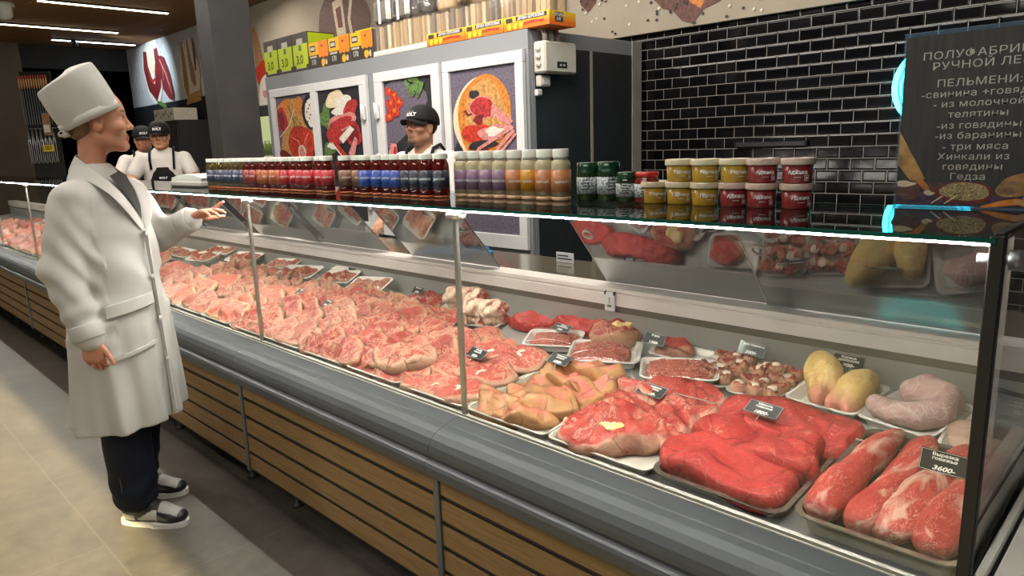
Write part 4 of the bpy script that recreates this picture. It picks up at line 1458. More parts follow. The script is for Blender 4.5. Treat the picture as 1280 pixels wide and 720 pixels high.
SOY = fluid('dark_red_sauce', (0.42, 0.05, 0.03), (0.13, 0.012, 0.008), 0.55)
OLV = fluid('olive_marinade', (0.45, 0.3, 0.06), (0.13, 0.085, 0.02), 0.55)
CREAM = fluid('cream_sauce', (0.8, 0.7, 0.45), (0.66, 0.56, 0.36), 0.75)
AMB = plain('amber_base_glow', (0.62, 0.17, 0.06), 0.15, 0, 0.2, 30, 0.4)  # orange glow at the bottle bottom, put into colour

COLB = {'violet': lab('violet_label', (0.055, 0.055, 0.13)), 'red': lab('dark_red_label', (0.30, 0.035, 0.035)), 'orange': lab('rust_label', (0.42, 0.10, 0.03)),
        'scarlet': lab('scarlet_label', (0.50, 0.02, 0.03)), 'brown': lab('brown_label', (0.20, 0.085, 0.045)), 'blue': lab('blue_label', (0.025, 0.07, 0.36)), 'navy': lab('navy_label', (0.014, 0.017, 0.045)),
        'lilac': lab('lilac_label', (0.22, 0.12, 0.20)), 'peach': lab('peach_label', (0.52, 0.20, 0.08)), 'amber': lab('amber_label', (0.58, 0.24, 0.005))}


def jar_bottle(kind, body, r=0.0265, H=0.138, words='МАРИНАД', face=-0.75):
    """short round sauce bottle with wide cap and wrap label: parts body, label (> print), foot, cap"""
    t = thing('sauce_bottle', '', 'bottle')
    m = MB()
    m.lathe([(0, 0.007), (r * .98, 0.007), (r, 0.011), (r, H * .70), (r * .97, H * .76), (r * .80, H * .84), (r * .74, H * .86), (r * .74, H * .885), (0, H * .885)], 24)
    m.obj('body', body, t)
    m = MB(); m.lathe([(0, 0.0), (r * .9, 0.0), (r * .99, 0.003), (r * .99, 0.0068), (0, 0.0068)], 24); m.obj('foot', AMB, t)  # low disc coloured to stand for the orange glow in the base
    z0, z1 = H * .20, H * .62
    m = MB(); m.lathe([(r + .0004, z0), (r + .0007, z0), (r + .0007, z1), (r + .0004, z1)], 32); lb = m.obj('label', COLB[kind], t)
    me = bend_round(text_mesh('label_print', words, 0.0085, PRINTW, 0.0001, 1.0, bold=0.0002), r + .0008, (z0 + z1) / 2 + .002, face)
    link('label_print', me, lb)
    m = MB(); m.lathe([(r * .78, H * .878), (r * .90, H * .88), (r * .91, H * .885), (r * .91, H * .985), (r * .88, H), (0, H)], 24); m.obj('cap', CAPW, t)
    return t


def tall_bottle(kind, words, face=-0.95):
    """squarish milk sauce bottle, cream filling, half-height label, broad ribbed cap"""
    r, H = 0.0275, 0.142
    t = thing('sauce_bottle', '', 'bottle')
    m = MB(); m.lathe([(0, 0.012), (r, 0.012), (r, H * .70), (r * .93, H * .755), (r * .74, H * .79), (r * .70, H * .80), (r * .70, H * .835), (0, H * .835)], 24); m.obj('body', CREAM, t)
    m = MB(); m.lathe([(0, 0), (r * .92, 0), (r * .99, 0.004), (r * .99, 0.0118), (0, 0.0118)], 24); m.obj('foot', plain('clear_peach_foot', (0.72, 0.46, 0.30), 0.2, 0, 0.15, 30, 0.3), t)
    z0, z1 = H * .17, H * .60
    m = MB(); m.lathe([(r + .0004, z0), (r + .0007, z0), (r + .0007, z1), (r + .0004, z1)], 32); lb = m.obj('label', COLB[kind], t)
    me = bend_round(text_mesh('label_print', words, 0.0085, PRINTW, 0.0001, 1.0, bold=0.0002), r + .0008, z0 + .028, face)
    link('label_print', me, lb)
    m = MB(); m.lathe([(r * .72, H * .80), (r * .745, H * .80), (r * .745, H * .835), (0, H * .835)], 24); m.obj('neck_band', plain('cap_band_print', (0.35, 0.32, 0.28), 0.5, 0, 0.8, 300), t)
    m = MB(); m.lathe([(0, H * .84), (r * .80, H * .84), (r * .82, H * .85), (r * .82, H * .985), (r * .78, H), (0, H)], 28); m.obj('cap', CAPW, t)
    return t


row1 = [(-3.506, 'violet'), (-3.428, 'violet'), (-3.371, 'violet'), (-3.321, 'violet'), (-3.272, 'violet'), (-3.213, 'violet'), (-3.163, 'violet'), (-3.106, 'red'), (-3.048, 'red'), (-2.989, 'orange'), (-2.930, 'orange'),
        (-2.871, 'orange'), (-2.814, 'orange'), (-2.759, 'scarlet'), (-2.700, 'scarlet'), (-2.640, 'scarlet'), (-2.578, 'scarlet'), (-2.500, 'scarlet'), (-2.438, 'scarlet'),
        (-2.312, 'brown'), (-2.235, 'brown'), (-2.172, 'blue'), (-2.108, 'blue'), (-2.046, 'blue'), (-1.985, 'blue'), (-1.927, 'navy'), (-1.870, 'navy'), (-1.813, 'navy'), (-1.754, 'navy')]
WRD = {'violet': 'МАРИНАД', 'red': 'СОУС', 'orange': 'СОУС', 'scarlet': 'БАРБЕКЮ', 'brown': 'СОЕВЫЙ', 'blue': 'ДЛЯ МЯСА', 'navy': 'БАРБЕКЮ'}
proto = {}
cnt = {}
ORD = ['first', 'second', 'third', 'fourth', 'fifth', 'sixth', 'seventh', 'eighth']
tot = {k: sum(1 for _, q in row1 if q == k) for k in WRD}
for i, (x, kd) in enumerate(row1):
    y = 1.455 + 0.006 * math.sin(i * 2.3) - (0.012 if kd == 'navy' else 0)
    if kd not in proto:
        proto[kd] = jar_bottle(kd, OLV if kd == 'violet' else SOY, words=WRD[kd])
        o = proto[kd]
    else:
        o = dup(proto[kd])
    o.location = (x, y, ZT)
    o.rotation_euler = (0, 0, RNG.uniform(-.25, .25))
    cnt[kd] = cnt.get(kd, 0) + 1
    o['label'] = '%s labelled sauce bottle on the glass top, %s of its colour from left' % ({'violet': 'dark violet', 'red': 'dark red', 'orange': 'rust orange', 'scarlet': 'bright scarlet', 'brown': 'brown', 'blue': 'bright blue', 'navy': 'navy black'}[kd], ORD[cnt[kd] - 1])
    o['group'] = 'small sauce bottles in a row'

proto, cnt = {}, {}
for i, (x, kd) in enumerate([(-1.713, 'lilac'), (-1.655, 'lilac'), (-1.597, 'lilac'), (-1.538, 'lilac'), (-1.479, 'peach'), (-1.420, 'amber'), (-1.361, 'peach'), (-1.302, 'peach')]):
    if kd not in proto:
        o = proto[kd] = tall_bottle(kd, {'lilac': 'ЧЕСНОЧНЫЙ', 'peach': 'СЫРНЫЙ', 'amber': 'КАРРИ'}[kd])
    else:
        o = dup(proto[kd])
    o.location = (x, 1.505 + .004 * math.sin(i * 3.1), ZT); o.rotation_euler = (0, 0, RNG.uniform(-.2, .2))
    cnt[kd] = cnt.get(kd, 0) + 1
    o['label'] = 'cream sauce bottle with %s label, %s of its colour from left' % (kd, ORD[cnt[kd] - 1])
    o['group'] = 'cream sauce bottles in a row'

# preserve jars with patterned labels
PAT = NT('patterned_label')
_v = PAT.coords('Object'); _a = PAT.vor(_v, 230, 'DISTANCE_TO_EDGE'); _b = PAT.noise(_v, 160, 2)
PAT.principled(PAT.mix(PAT.ramp(_b, [(0.45, 0.0), (0.55, 1.0)]), PAT.ramp(_a, [(0.08, (0.03, 0.05, 0.05)), (0.2, (0.62, 0.66, 0.66))]), (0.60, 0.64, 0.66)), 0.45)
GREENJ = fluid('pickle_brine', (0.2, 0.3, 0.08), (0.022, 0.05, 0.016), 0.7, 0.08)
REDJ = fluid('red_relish', (0.4, 0.05, 0.03), (0.26, 0.02, 0.016), 0.7, 0.08)
LIDG = plain('dark_green_lid', (0.012, 0.06, 0.028), 0.25, 0.2, 0.3, 80, 0.4)
LIDR = plain('bright_red_lid', (0.52, 0.014, 0.012), 0.28, 0.1, 0.1, 20, 0.4)


def preserve_jar(x, y, r, H, body, lid, label, lids=0.2, rot=0.0):
    t = thing('preserve_jar', label, 'jar', (x, y, ZT), (0, 0, rot))
    m = MB(); m.lathe([(0, 0), (r * .92, 0), (r, 0.006), (r, H * .68), (r * .95, H * .76), (r * .88, H * .80), (r * .88, H * (1 - lids) + .001), (0, H * (1 - lids) + .001)], 28); m.obj('body', body, t)
    m = MB(); m.lathe([(r + .0004, H * .18), (r + .0008, H * .18), (r + .0008, H * .62), (r + .0004, H * .62)], 32); lb = m.obj('label', PAT.m, t)
    m = MB()
    for k_ in range(4):
        a0 = -1.05 + (-.11 if k_ % 2 else .0)
        z = H * (.53 - .08 * k_)
        for s in range(6):
            a = a0 - .35 + s * .12; b = a + .1
            rr = r + .0012
            m.add([(rr * math.cos(a), rr * math.sin(a), z), (rr * math.cos(b), rr * math.sin(b), z), (rr * math.cos(b), rr * math.sin(b), z + .0035), (rr * math.cos(a), rr * math.sin(a), z + .0035)], [(0, 1, 2, 3)])
    m.obj('label_lines', PRINTK, lb)
    m = MB(); q = H * (1 - lids); m.lathe([(0, q + .0012), (r * .93, q + .0012), (r * .97, q + .003), (r * .97, H * .985), (r * .9, H), (0, H)], 36); m.obj('lid', lid, t)
    return t


preserve_jar(-1.240, 1.548, 0.031, 0.103, GREENJ, LIDG, 'tall dark green preserve jar with patterned label, beside the cream bottles', .3)
preserve_jar(-1.172, 1.552, 0.031, 0.105, GREENJ, LIDG, 'tall dark green preserve jar, second of the pair from the cream bottles', .3, 0.4)
preserve_jar(-1.108, 1.548, 0.029, 0.078, GREENJ, LIDG, 'small green preserve jar with green lid, beside the red lidded jar', .25)
preserve_jar(-1.045, 1.545, 0.031, 0.078, REDJ, LIDR, 'small red preserve jar with bright red lid, next to the tubs', .17)

# tubs of mustard and adjika in two layers
MUST = plain('mustard_tub', (0.42, 0.245, 0.02), 0.3, 0, 0.06, 15, 0.3)
ADJ = plain('dark_red_tub', (0.22, 0.02, 0.022), 0.3, 0, 0.08, 15, 0.3)
LIDC = plain('clear_cream_lid', (0.66, 0.55, 0.38), 0.35, 0, 0.08, 60, 0.3)
LIDP = plain('clear_pink_lid', (0.58, 0.42, 0.36), 0.35, 0, 0.1, 60, 0.3)


def tub(mat, lid, words, face):
    t = thing('sauce_tub', '', 'tub')
    r = 0.0345
    m = MB(); m.lathe([(0, 0), (r * .86, 0), (r * .88, 0.002), (r * .96, 0.046), (0, 0.046)], 32); m.obj('body', mat, t)
    m = MB(); m.lathe([(r * .985, 0.040), (r * 1.05, 0.040), (r * 1.06, 0.043), (r * 1.06, 0.052), (r * 1.03, 0.0545), (r * .9, 0.0545), (r * .88, 0.053), (0, 0.053)], 32); m.obj('lid', lid, t)
    me = bend_round(text_mesh('tub_print', words, 0.011, PRINTW, 0.0001, 1.0, bold=0.0003), r * .945, 0.024, face); link('name_print', me, t)
    m = MB()
    for s in (-1, 1):
        pass
    rr = r * .93
    for a, b, z0, z1 in ((face - .25, face + .2, .0135, .0145), (face + .42, face + .7, .006, .007), (face + .42, face + .7, .017, .018), (face + .42, face + .45, .006, .018), (face + .67, face + .7, .006, .018), (face + .5, face + .62, .009, .0145)):
        n = 5
        for s in range(n):
            p, q = a + (b - a) * s / n, a + (b - a) * (s + 1) / n
            k_ = rr + .0015
            m.add([(k_ * math.cos(p), k_ * math.sin(p), z0), (k_ * math.cos(q), k_ * math.sin(q), z0), (k_ * math.cos(q), k_ * math.sin(q), z1), (k_ * math.cos(p), k_ * math.sin(p), z1)], [(0, 1, 2, 3)])
    m.obj('mark_print', PRINTW, t)
    return t


pm = tub(MUST, LIDC, 'Горчица', -1.05)
pa = tub(ADJ, LIDP, 'Аджика', -1.05)
bot = [(-1.024, 'm', .5), (-0.951, 'm', .1), (-0.878, 'm', .3), (-0.806, 'a', .1), (-0.735, 'a', .0), (-0.658, 'a', .2)]
top = [(-0.952, 'm', .25), (-0.878, 'm', .3), (-0.806, 'm', .4), (-0.735, 'a', .1), (-0.658, 'a', -.1)]
used = {'m': 0, 'a': 0}
for lay, (lst, z) in enumerate(((bot, ZT), (top, ZT + .0548))):
    for i, (x, kd, rz) in enumerate(lst):
        src = pm if kd == 'm' else pa
        o = src if not used[kd] else dup(src)
        used[kd] = 1
        o.location = (x, 1.548 + .003 * math.sin(5 * x * 9), z); o.rotation_euler = (0, 0, rz)
        n = [k_ for k_, q in enumerate(lst) if q[1] == kd].index(i)
        o['label'] = '%s tub, %s from left in the %s layer of tubs' % ('yellow mustard' if kd == 'm' else 'dark red adjika', ORD[n], ('bottom', 'top')[lay])
        o['group'] = 'stacked sauce tubs'

# menu sign in a clear stand
SGNB = NT('menu_wood_print')
_v = SGNB.coords('Object', scale=(90, 1, 5)); _n = SGNB.noise(_v, 1.0, 5, .65); _w = SGNB.noise(SGNB.coords('Object', scale=(220, 1, 7)), 1.0, 3)
SGNB.principled(SGNB.mix(SGNB.ramp(_w, [(0.66, 0.0), (0.74, 0.8)]), SGNB.ramp(_n, [(0.3, (0.016, 0.014, 0.013)), (0.7, (0.055, 0.043, 0.032))]), (0.17, 0.10, 0.045)), 0.5)
t = thing('menu_sign', 'printed dumpling menu sign with dark wood background, standing on the glass top at right', 'sign', (-0.351, 1.672, ZT))
SW, SH = 0.285, 0.350
m = MB(); m.box(-SW / 2, SW / 2, 0, 0.0012, 0.004, SH - .004); m.obj('print_sheet', SGNB.m, t)
m = MB(); m.box(-SW / 2 - .004, SW / 2 + .004, -0.0035, -0.0010, 0.0, SH + .002); m.obj('clear_front', glassy('sign_acrylic', (0.97, .98, .98), 0.04, 0.6), t)
m = MB(); m.box(-SW / 2 - .004, SW / 2 + .004, -0.0035, 0.0035, SH + .002, SH + .004); m.box(-SW / 2 - .004, SW / 2 + .004, 0.0022, 0.0045, 0.0, SH + .002); m.box(-SW / 2 - .004, SW / 2 + .004, -0.004, .016, -0.0005, 0.002)
m.obj('holder', glassy('sign_holder', (0.75, .85, .95), 0.12, 0.7, 0.05, 0.15, (0.5, 0.65, 0.8)), t)  # bluish reflection on the stand put into tint and haze colour
SGW = plain('menu_lettering', (0.62, 0.58, 0.50), 0.6, 0, 0.1, 100)
lines = [('ПОЛУФАБРИКАТЫ', 1.563, .0205, 0.010), ('РУЧНОЙ ЛЕПКИ', 1.542, .0205, 0.012), ('ПЕЛЬМЕНИ:-', 1.508, .0200, -.004), ('-свинина +говядина', 1.487, .0185, 0.004), ('- из молочной', 1.467, .0185, -.006), ('телятины', 1.446, .0185, -.004), ('-из говядины', 1.424, .0185, -.002),
         ('-из баранины', 1.404, .0185, -.002), ('- три мяса', 1.382, .0185, -.004), ('Хинкали из', 1.362, .0185, -.006), ('говядины', 1.342, .0185, -.006), ('Гедза', 1.322, .0185, -.012)]
for s, z, sz, dx in lines:
    me = text_mesh('menu_line', s, sz, SGW, 0.0001, 1.22 if sz > .02 else 1.18, bold=0.0, spacing=1.06)
    link('menu_line', me, t, (dx, -0.0004, z - ZT), (math.pi / 2, 0, 0))


class Flat:
    """layered flat print in the xz plane, drawn towards -y"""
    def __init__(self, step=0.0003):
        self.m = MB(); self.mats = []; self.k = 0; self.step = step

    def mi(self, mat):
        if mat not in self.mats: self.mats.append(mat)
        return self.mats.index(mat)

    def poly(self, pts, mat):
        self.k += 1
        y = -self.k * self.step
        vv = [(p[0], y, p[1]) for p in pts]
        a = sum(pts[i][0] * pts[(i + 1) % len(pts)][1] - pts[(i + 1) % len(pts)][0] * pts[i][1] for i in range(len(pts)))
        f = tuple(range(len(pts)))
        self.m.add(vv, [f if a > 0 else f[::-1]], self.mi(mat))
        return self

    def blob(self, cx, cz, rx, rz, mat, rot=0.0, irr=0.08, seed=0, n=32):
        r = random.Random(seed); ph = [r.uniform(0, 6.3) for _ in range(3)]
        pts = []
        for i in range(n):
            a = 2 * math.pi * i / n
            k_ = 1 + irr * (math.sin(2 * a + ph[0]) + .7 * math.sin(3 * a + ph[1]) + .4 * math.sin(5 * a + ph[2]))
            x_, z_ = rx * k_ * math.cos(a), rz * k_ * math.sin(a)
            pts.append((cx + x_ * math.cos(rot) - z_ * math.sin(rot), cz + x_ * math.sin(rot) + z_ * math.cos(rot)))
        return self.poly(pts, mat)

    def band(self, pts, w, mat):
        L, R_ = [], []
        for i, p in enumerate(pts):
            a = pts[max(0, i - 1)]; b = pts[min(len(pts) - 1, i + 1)]
            dx, dz = b[0] - a[0], b[1] - a[1]; l = math.hypot(dx, dz) or 1
            ww = w[i] if isinstance(w, (list, tuple)) else w
            L.append((p[0] - dz / l * ww / 2, p[1] + dx / l * ww / 2)); R_.append((p[0] + dz / l * ww / 2, p[1] - dx / l * ww / 2))
        return self.poly(L + R_[::-1], mat)

    def obj(self, name, parent, loc=None):
        return self.m.obj(name, self.mats, parent, loc)


def ink(name, c, var=0.35, sc=14.0):
    return plain('print_' + name, c, 0.55, 0, min(var * 1.3, .9), sc if sc > 200 else sc * 1.6)


I_RED = ink('red', (0.40, 0.03, 0.03), .45, 30); I_DRED = ink('dark_red', (0.17, 0.012, 0.014), .4, 30); I_PINK = ink('pink', (0.62, 0.24, 0.22), .25, 30); I_WHITE = ink('white', (0.72, 0.68, 0.6), .12, 30)
I_TAN = ink('tan', (0.52, 0.27, 0.08), .35, 20); I_ORANGE = ink('orange', (0.60, 0.20, 0.03), .4, 25); I_BLACK = ink('black', (0.018, 0.018, 0.022), .4, 8); I_SLATE = ink('slate', (0.13, 0.11, 0.15), .3, 40)
I_GREEN = ink('green', (0.10, 0.19, 0.05), .5, 30); I_BROWN = ink('brown', (0.12, 0.045, 0.03), .4, 20); I_CREAM = ink('cream', (0.75, 0.62, 0.42), .15, 30); I_TOM = ink('tomato', (0.48, 0.035, 0.015), .4, 25); I_LBROWN = ink('light_brown', (0.33, 0.17, 0.08), .4, 25)
I_GRAIN = ink('grain', (0.34, 0.26, 0.11), .75, 420); I_PURP = ink('purple', (0.07, 0.03, 0.06), .5, 60)
f = Flat(0.00008)
f.poly([(-.142, .004), (.142, .004), (.142, .03), (-.142, .05)], I_PURP)
f.blob(.095, .072, .05, .042, I_TAN, .2, .15, 3).blob(.13, .055, .036, .035, I_BROWN, 0, .05, 4).blob(.132, .058, .028, .026, I_CREAM, 0, .06, 5)
f.poly([(-.142, .205), (-.128, .178), (-.092, .098), (-.088, .088), (-.104, .078), (-.117, .082), (-.142, .128)], I_TAN)
f.band([(-.101, .085), (-.086, .06), (-.082, .05)], [.016, .013, .009], I_ORANGE).blob(-.078, .042, .010, .009, I_CREAM, 0, .05, 7)
f.blob(-.12, .045, .022, .03, I_BROWN, .3, .15, 8).blob(-.06, .058, .02, .018, I_BROWN, 0, .1, 9).blob(-.125, .07, .018, .01, I_CREAM, .3, .2, 10)
f.blob(-.015, .045, .052, .036, I_DRED, 0, .03, 11).blob(-.015, .048, .044, .029, I_GRAIN, 0, .03, 12)
for i in range(5):
    f.band([(-.085 + .012 * i, .008), (-.065 + .012 * i, .032)], .003, I_CREAM if i % 2 else I_PURP)
f.blob(.055, .014, .03, .011, I_ORANGE, .3, .2, 13).blob(.06, .06, .014, .02, I_LBROWN, .2, .2, 14).blob(.105, .02, .035, .013, I_TAN, 0, .15, 15)
for i, p in enumerate(f.m.v):
    f.m.v[i] = (p[0], p[1], .003 + p[2] * (.64 if p[2] < .1 else .64 + (p[2] - .1) * 1.0))
f.obj('food_print', t, (0, -0.0002, 0))

# ================================================================== BACK WALL FITTINGS
CYAN = emitter('neon_cyan', (0.08, 0.92, 0.95), 7.0)
TEAL = emitter('neon_teal', (0.03, 0.60, 0.62), 3.2)
t = thing('neon_sign', 'round cyan neon sign on the black tiles, half hidden by the menu sign', 'neon sign', (-1.262, 4.90, 1.675))
m = MB(); m.tube([(0.235 * math.cos(a * math.pi / 30), 0, 0.235 * math.sin(a * math.pi / 30)) for a in range(60)], 0.016, 8, closed=True); m.obj('outer_tube', CYAN, t)
m = MB(); m.tube([(0.20 * math.cos(a * math.pi / 30), 0, 0.20 * math.sin(a * math.pi / 30)) for a in range(60)], 0.008, 8, closed=True); m.obj('inner_tube', CYAN, t)
m = MB(); m.lathe([(0, 0.004), (0.225, 0.004), (0.225, 0.016), (0, 0.016)], 48)
for i, p in enumerate(m.v): m.v[i] = (p[0], p[2], p[1])
m.obj('backing_disc', TEAL, t)
t = thing('knife_rack', 'dark magnetic knife bar fixed to the black tiles above the tubs', 'knife rack', (-2.29, 4.912, 1.352))
m = MB(); m.box(-.25, .25, -.018, .018, -.017, .017, .003); m.obj('bar', plain('rack_black', (0.02, 0.02, 0.022), .4), t)
m = MB(); m.box(-.262, -.25, -.02, .018, -.019, .019, .003); m.box(.25, .262, -.02, .018, -.019, .019, .003); m.obj('end_cap', GASK, t)


def mural(name, label, loc, build):
    t = thing(name, label, 'wall painting', loc)
    f = Flat(0.0008); build(f); f.obj('painted_shape', t)
    return t


def mu_steak(f):
    f.poly([(-.42, .30), (-.40, .12), (-.30, .02), (-.22, .0), (-.13, -.09), (-.04, -.12), (.05, -.03), (.16, .0), (.30, .05), (.42, .12), (.52, .2), (.56, .4), (0, .62)], I_BROWN)
    f.poly([(-.2, .32), (-.16, .14), (-.06, .03), (.02, -.02), (.08, .07), (.2, .12), (.3, .3), (.05, .5)], I_ORANGE)
    f.poly([(-.1, .3), (-.05, .14), (.06, .08), (.16, .18), (.16, .4)], I_TOM)


_stk = mural('wall_painting', 'painted dark steak with orange centre on the beige wall above the black tiles', (-2.86, 4.876, 2.36), mu_steak)
_r = random.Random(5); _f = Flat(.00002)
for _ in range(110):
    _f.blob(_r.uniform(-1.1, .75), _r.uniform(-.12, .35), .011, .011, I_BLACK if _r.random() < .6 else I_WHITE, 0, .1, 1, 8)
_o = _f.obj('spice_dot_pattern', _stk, (0, -.006, 0)); _o['kind'] = 'stuff'
mural('wall_painting', 'small painted dark meat tip at the top edge of the beige wall', (-3.88, 4.876, 2.50), lambda f: f.poly([(-.12, .25), (-.08, .03), (.0, -.04), (.08, .02), (.13, .25)], I_BROWN).poly([(-.06, .25), (-.03, .08), (.04, .06), (.07, .25)], I_RED))


def mu_ham(f):
    f.blob(-.12, .12, .42, .33, I_BROWN, .35, .08, 3).blob(.32, .0, .22, .32, I_BROWN, .2, .08, 4)
    f.poly([(-.2, .28), (.02, .32), (.06, -.12), (-.14, -.1)], I_CREAM).poly([(-.13, .2), (-.02, .22), (.0, -.02), (-.1, -.02)], I_DRED)
    f.band([(.22, .3), (.14, .05), (.2, -.25)], .06, I_CREAM)


mural('wall_painting', 'painted dark smoked ham on the beige wall behind the charcoal packs', (-7.55, 4.874, 2.85), mu_ham)


def mu_liver(f):
    f.blob(-.18, .06, .46, .56, I_WHITE, .1, .07, 2)
    f.band([(-.46, .40), (-.5, .12), (-.36, -.2), (-.16, -.34), (.02, -.18), (.10, .12), (.06, .40)], [.16, .24, .28, .3, .28, .24, .16], I_DRED)
    f.band([(-.42, .30), (-.40, .05), (-.26, -.14), (-.1, -.1), (-.02, .15)], [.04, .06, .08, .06, .04], I_RED)
    f.blob(-.17, .2, .1, .2, I_CREAM, 0, .1, 5)
    f.poly([(.14, .28), (.4, .22), (.58, -.06), (.68, -.42), (.62, -.52), (.44, -.48), (.2, -.3)], I_DRED)
    f.band([(.2, .2), (.4, -.05), (.58, -.4)], [.03, .03, .02], I_PINK).band([(.3, .05), (.28, -.15)], .02, I_PINK)
    f.band([(-.14, -.5), (.05, -.54), (.22, -.58), (.4, -.72)], [.05, .08, .07, .02], I_GREEN).band([(.12, -.56), (.2, -.74)], [.05, .02], I_GREEN)


mural('wall_painting', 'painted liver and red meat with green sprig on the far lit wall', (-13.55, 4.855, 2.86), mu_liver)
m = MB(); m.box(-15.0, -11.7, 4.866, 4.88, 2.33, 3.40); struct(m.obj('wall_back_far', GREYW))


def mu_ribs(f):
    f.blob(.0, .02, .36, .52, I_CREAM, 0, .06, 3)
    f.band([(-.22, .5), (-.2, .2), (-.2, -.2), (-.16, -.42)], [.05, .15, .19, .06], I_LBROWN).band([(.02, .52), (.05, .2), (.12, -.1), (.16, -.22)], [.04, .12, .2, .08], I_LBROWN).band([(.24, .5), (.26, .25), (.24, 0)], [.04, .1, .05], I_BROWN)
    f.poly([(-.28, -.5), (.34, -.46), (.34, -.3), (-.2, -.34)], I_TAN)


mural('wall_painting', 'painted hanging smoked meats on the wall just left of the dark pilaster', (-12.1, 4.850, 2.73), mu_ribs)


def mu_jamon(f):
    f.band([(-.1, .5), (-.04, .25), (.0, .0), (.1, -.12)], [.12, .2, .24, .1], I_LBROWN)
    f.blob(.05, -.12, .2, .16, I_TOM, 0, .15, 2).blob(.1, -.5, .2, .36, I_WHITE, 0, .08, 3).blob(.08, -.4, .06, .06, I_PINK, 0, .2, 4).blob(.12, -.62, .05, .06, I_TAN, 0, .2, 6).blob(0, -.8, .1, .14, I_DRED, 0, .15, 5)


mural('wall_painting', 'painted sausages and white paper roll seen right of the dark pilaster', (-9.72, 4.874, 2.62), mu_jamon)

# lit drinks cooler glimpsed between pilaster and cold room
t = thing('drinks_fridge', 'lit yellow green drinks fridge glimpsed right of the dark pilaster', 'fridge', (-8.75, 4.35, 0))
m = MB(); m.box(-.45, .45, 0.0, .5, 0, 2.0, .01); m.obj('cabinet', CHAR, t)
GLOWP = emitter('fridge_backlight', (0.80, 0.88, 0.42), 0.62)
m = MB(); m.box(-.41, .41, -.012, -.001, .3, 1.86); m.obj('lit_interior', GLOWP, t)
for z in (1.36, 1.05, .74):
    m = MB(); m.box(-.41, .41, -.06, -.013, z, z + .012); m.obj('shelf', WHITEP, t)
bt = plain('green_bottle', (0.16, 0.22, 0.07), .2, 0, .2, 20, .3); yt = plain('yellow_pack', (0.75, 0.55, 0.02), .4)
for j in range(9):
    m = MB(); m.lathe([(0, 0), (.026, 0), (.026, .12), (.012, .16), (.012, .19), (0, .19)], 12)
    o = m.obj('drink_bottle', bt, None, (-8.75 - .36 + .09 * j, 4.31, 1.373)); tag(o, 'small green bottle on the top shelf of the lit drinks fridge', 'bottle', 'bottles in the lit fridge')
for j in range(7):
    m = MB(); m.box(-.045, .045, -.02, .02, 0, .2, .006)
    o = m.obj('drink_pack', yt, None, (-8.75 - .34 + .11 * j, 4.31, 1.063)); tag(o, 'yellow pack on the second shelf of the lit drinks fridge', 'pack', 'packs in the lit fridge')

# dark wall cabinet left of the pilaster with a white printed box on top
t = thing('wall_cabinet', 'dark grey tall cabinet standing left of the pilaster behind the staff', 'cabinet', (-11.95, 4.55, 0))
m = MB(); m.box(-.55, .55, -.25, .3, 0, 1.95, .006); m.obj('body', CHAR, t)
m = MB(); m.box(-.53, -.005, -.268, -.251, .1, 1.9, .004); m.obj('door', plain('cabinet_door', (.035, .036, .04), .5), t)
m = MB(); m.box(.005, .53, -.268, -.251, .1, 1.9, .004); m.obj('door', MATS['cabinet_door'], t)
t = thing('carton', 'white printed carton lying on top of the dark cabinet under the painted smoked meats', 'box', (-12.0, 4.5, 1.951))
m = MB(); m.box(-.42, .42, -.18, .18, 0, .19, .006); m.obj('box_body', I_WHITE, t)
f = Flat(.0006)
for i in range(7):
    f.blob(-.34 + .11 * i, .1 + .04 * math.sin(i * 2.1), .03, .02, I_LBROWN if i % 3 else I_BLACK, i, .2, i, 12)
f.obj('box_print', t, (0, -.1805, 0))

# skewers and tools on a rack at the far left
rk = thing('skewer_rack', 'black rack hung with skewers behind the counter at far left', 'display rack', (-11.79, 2.59, 0), (0, 0, math.radians(48)))
m = MB(); m.box(-.21, .21, .03, .05, .2, 2.62, .004); m.obj('back_board', BLACK, rk)
m = MB(); m.box(-.25, .25, -.15, .3, 0, .05, .01); m.box(-.2, .2, 0, .05, .05, .2); m.obj('base', BLACK, rk)
for z in (2.44, 1.85):
    m = MB(); m.tube([(-.2, -.02, z), (.2, -.02, z)], .006, 8); m.obj('hanging_rail', TRIMG, rk)
BLADE = plain('skewer_blade', (0.45, 0.46, 0.48), .3, .9); HANDL = plain('skewer_handle', (0.50, 0.28, 0.12), .45); REDT = plain('skewer_red_tip', (0.42, 0.05, 0.04), .45)
sk = None


def rackpos(u, v, z):
    a = math.radians(48)
    return (-11.79 + u * math.cos(a) - v * math.sin(a), 2.59 + u * math.sin(a) + v * math.cos(a), z)


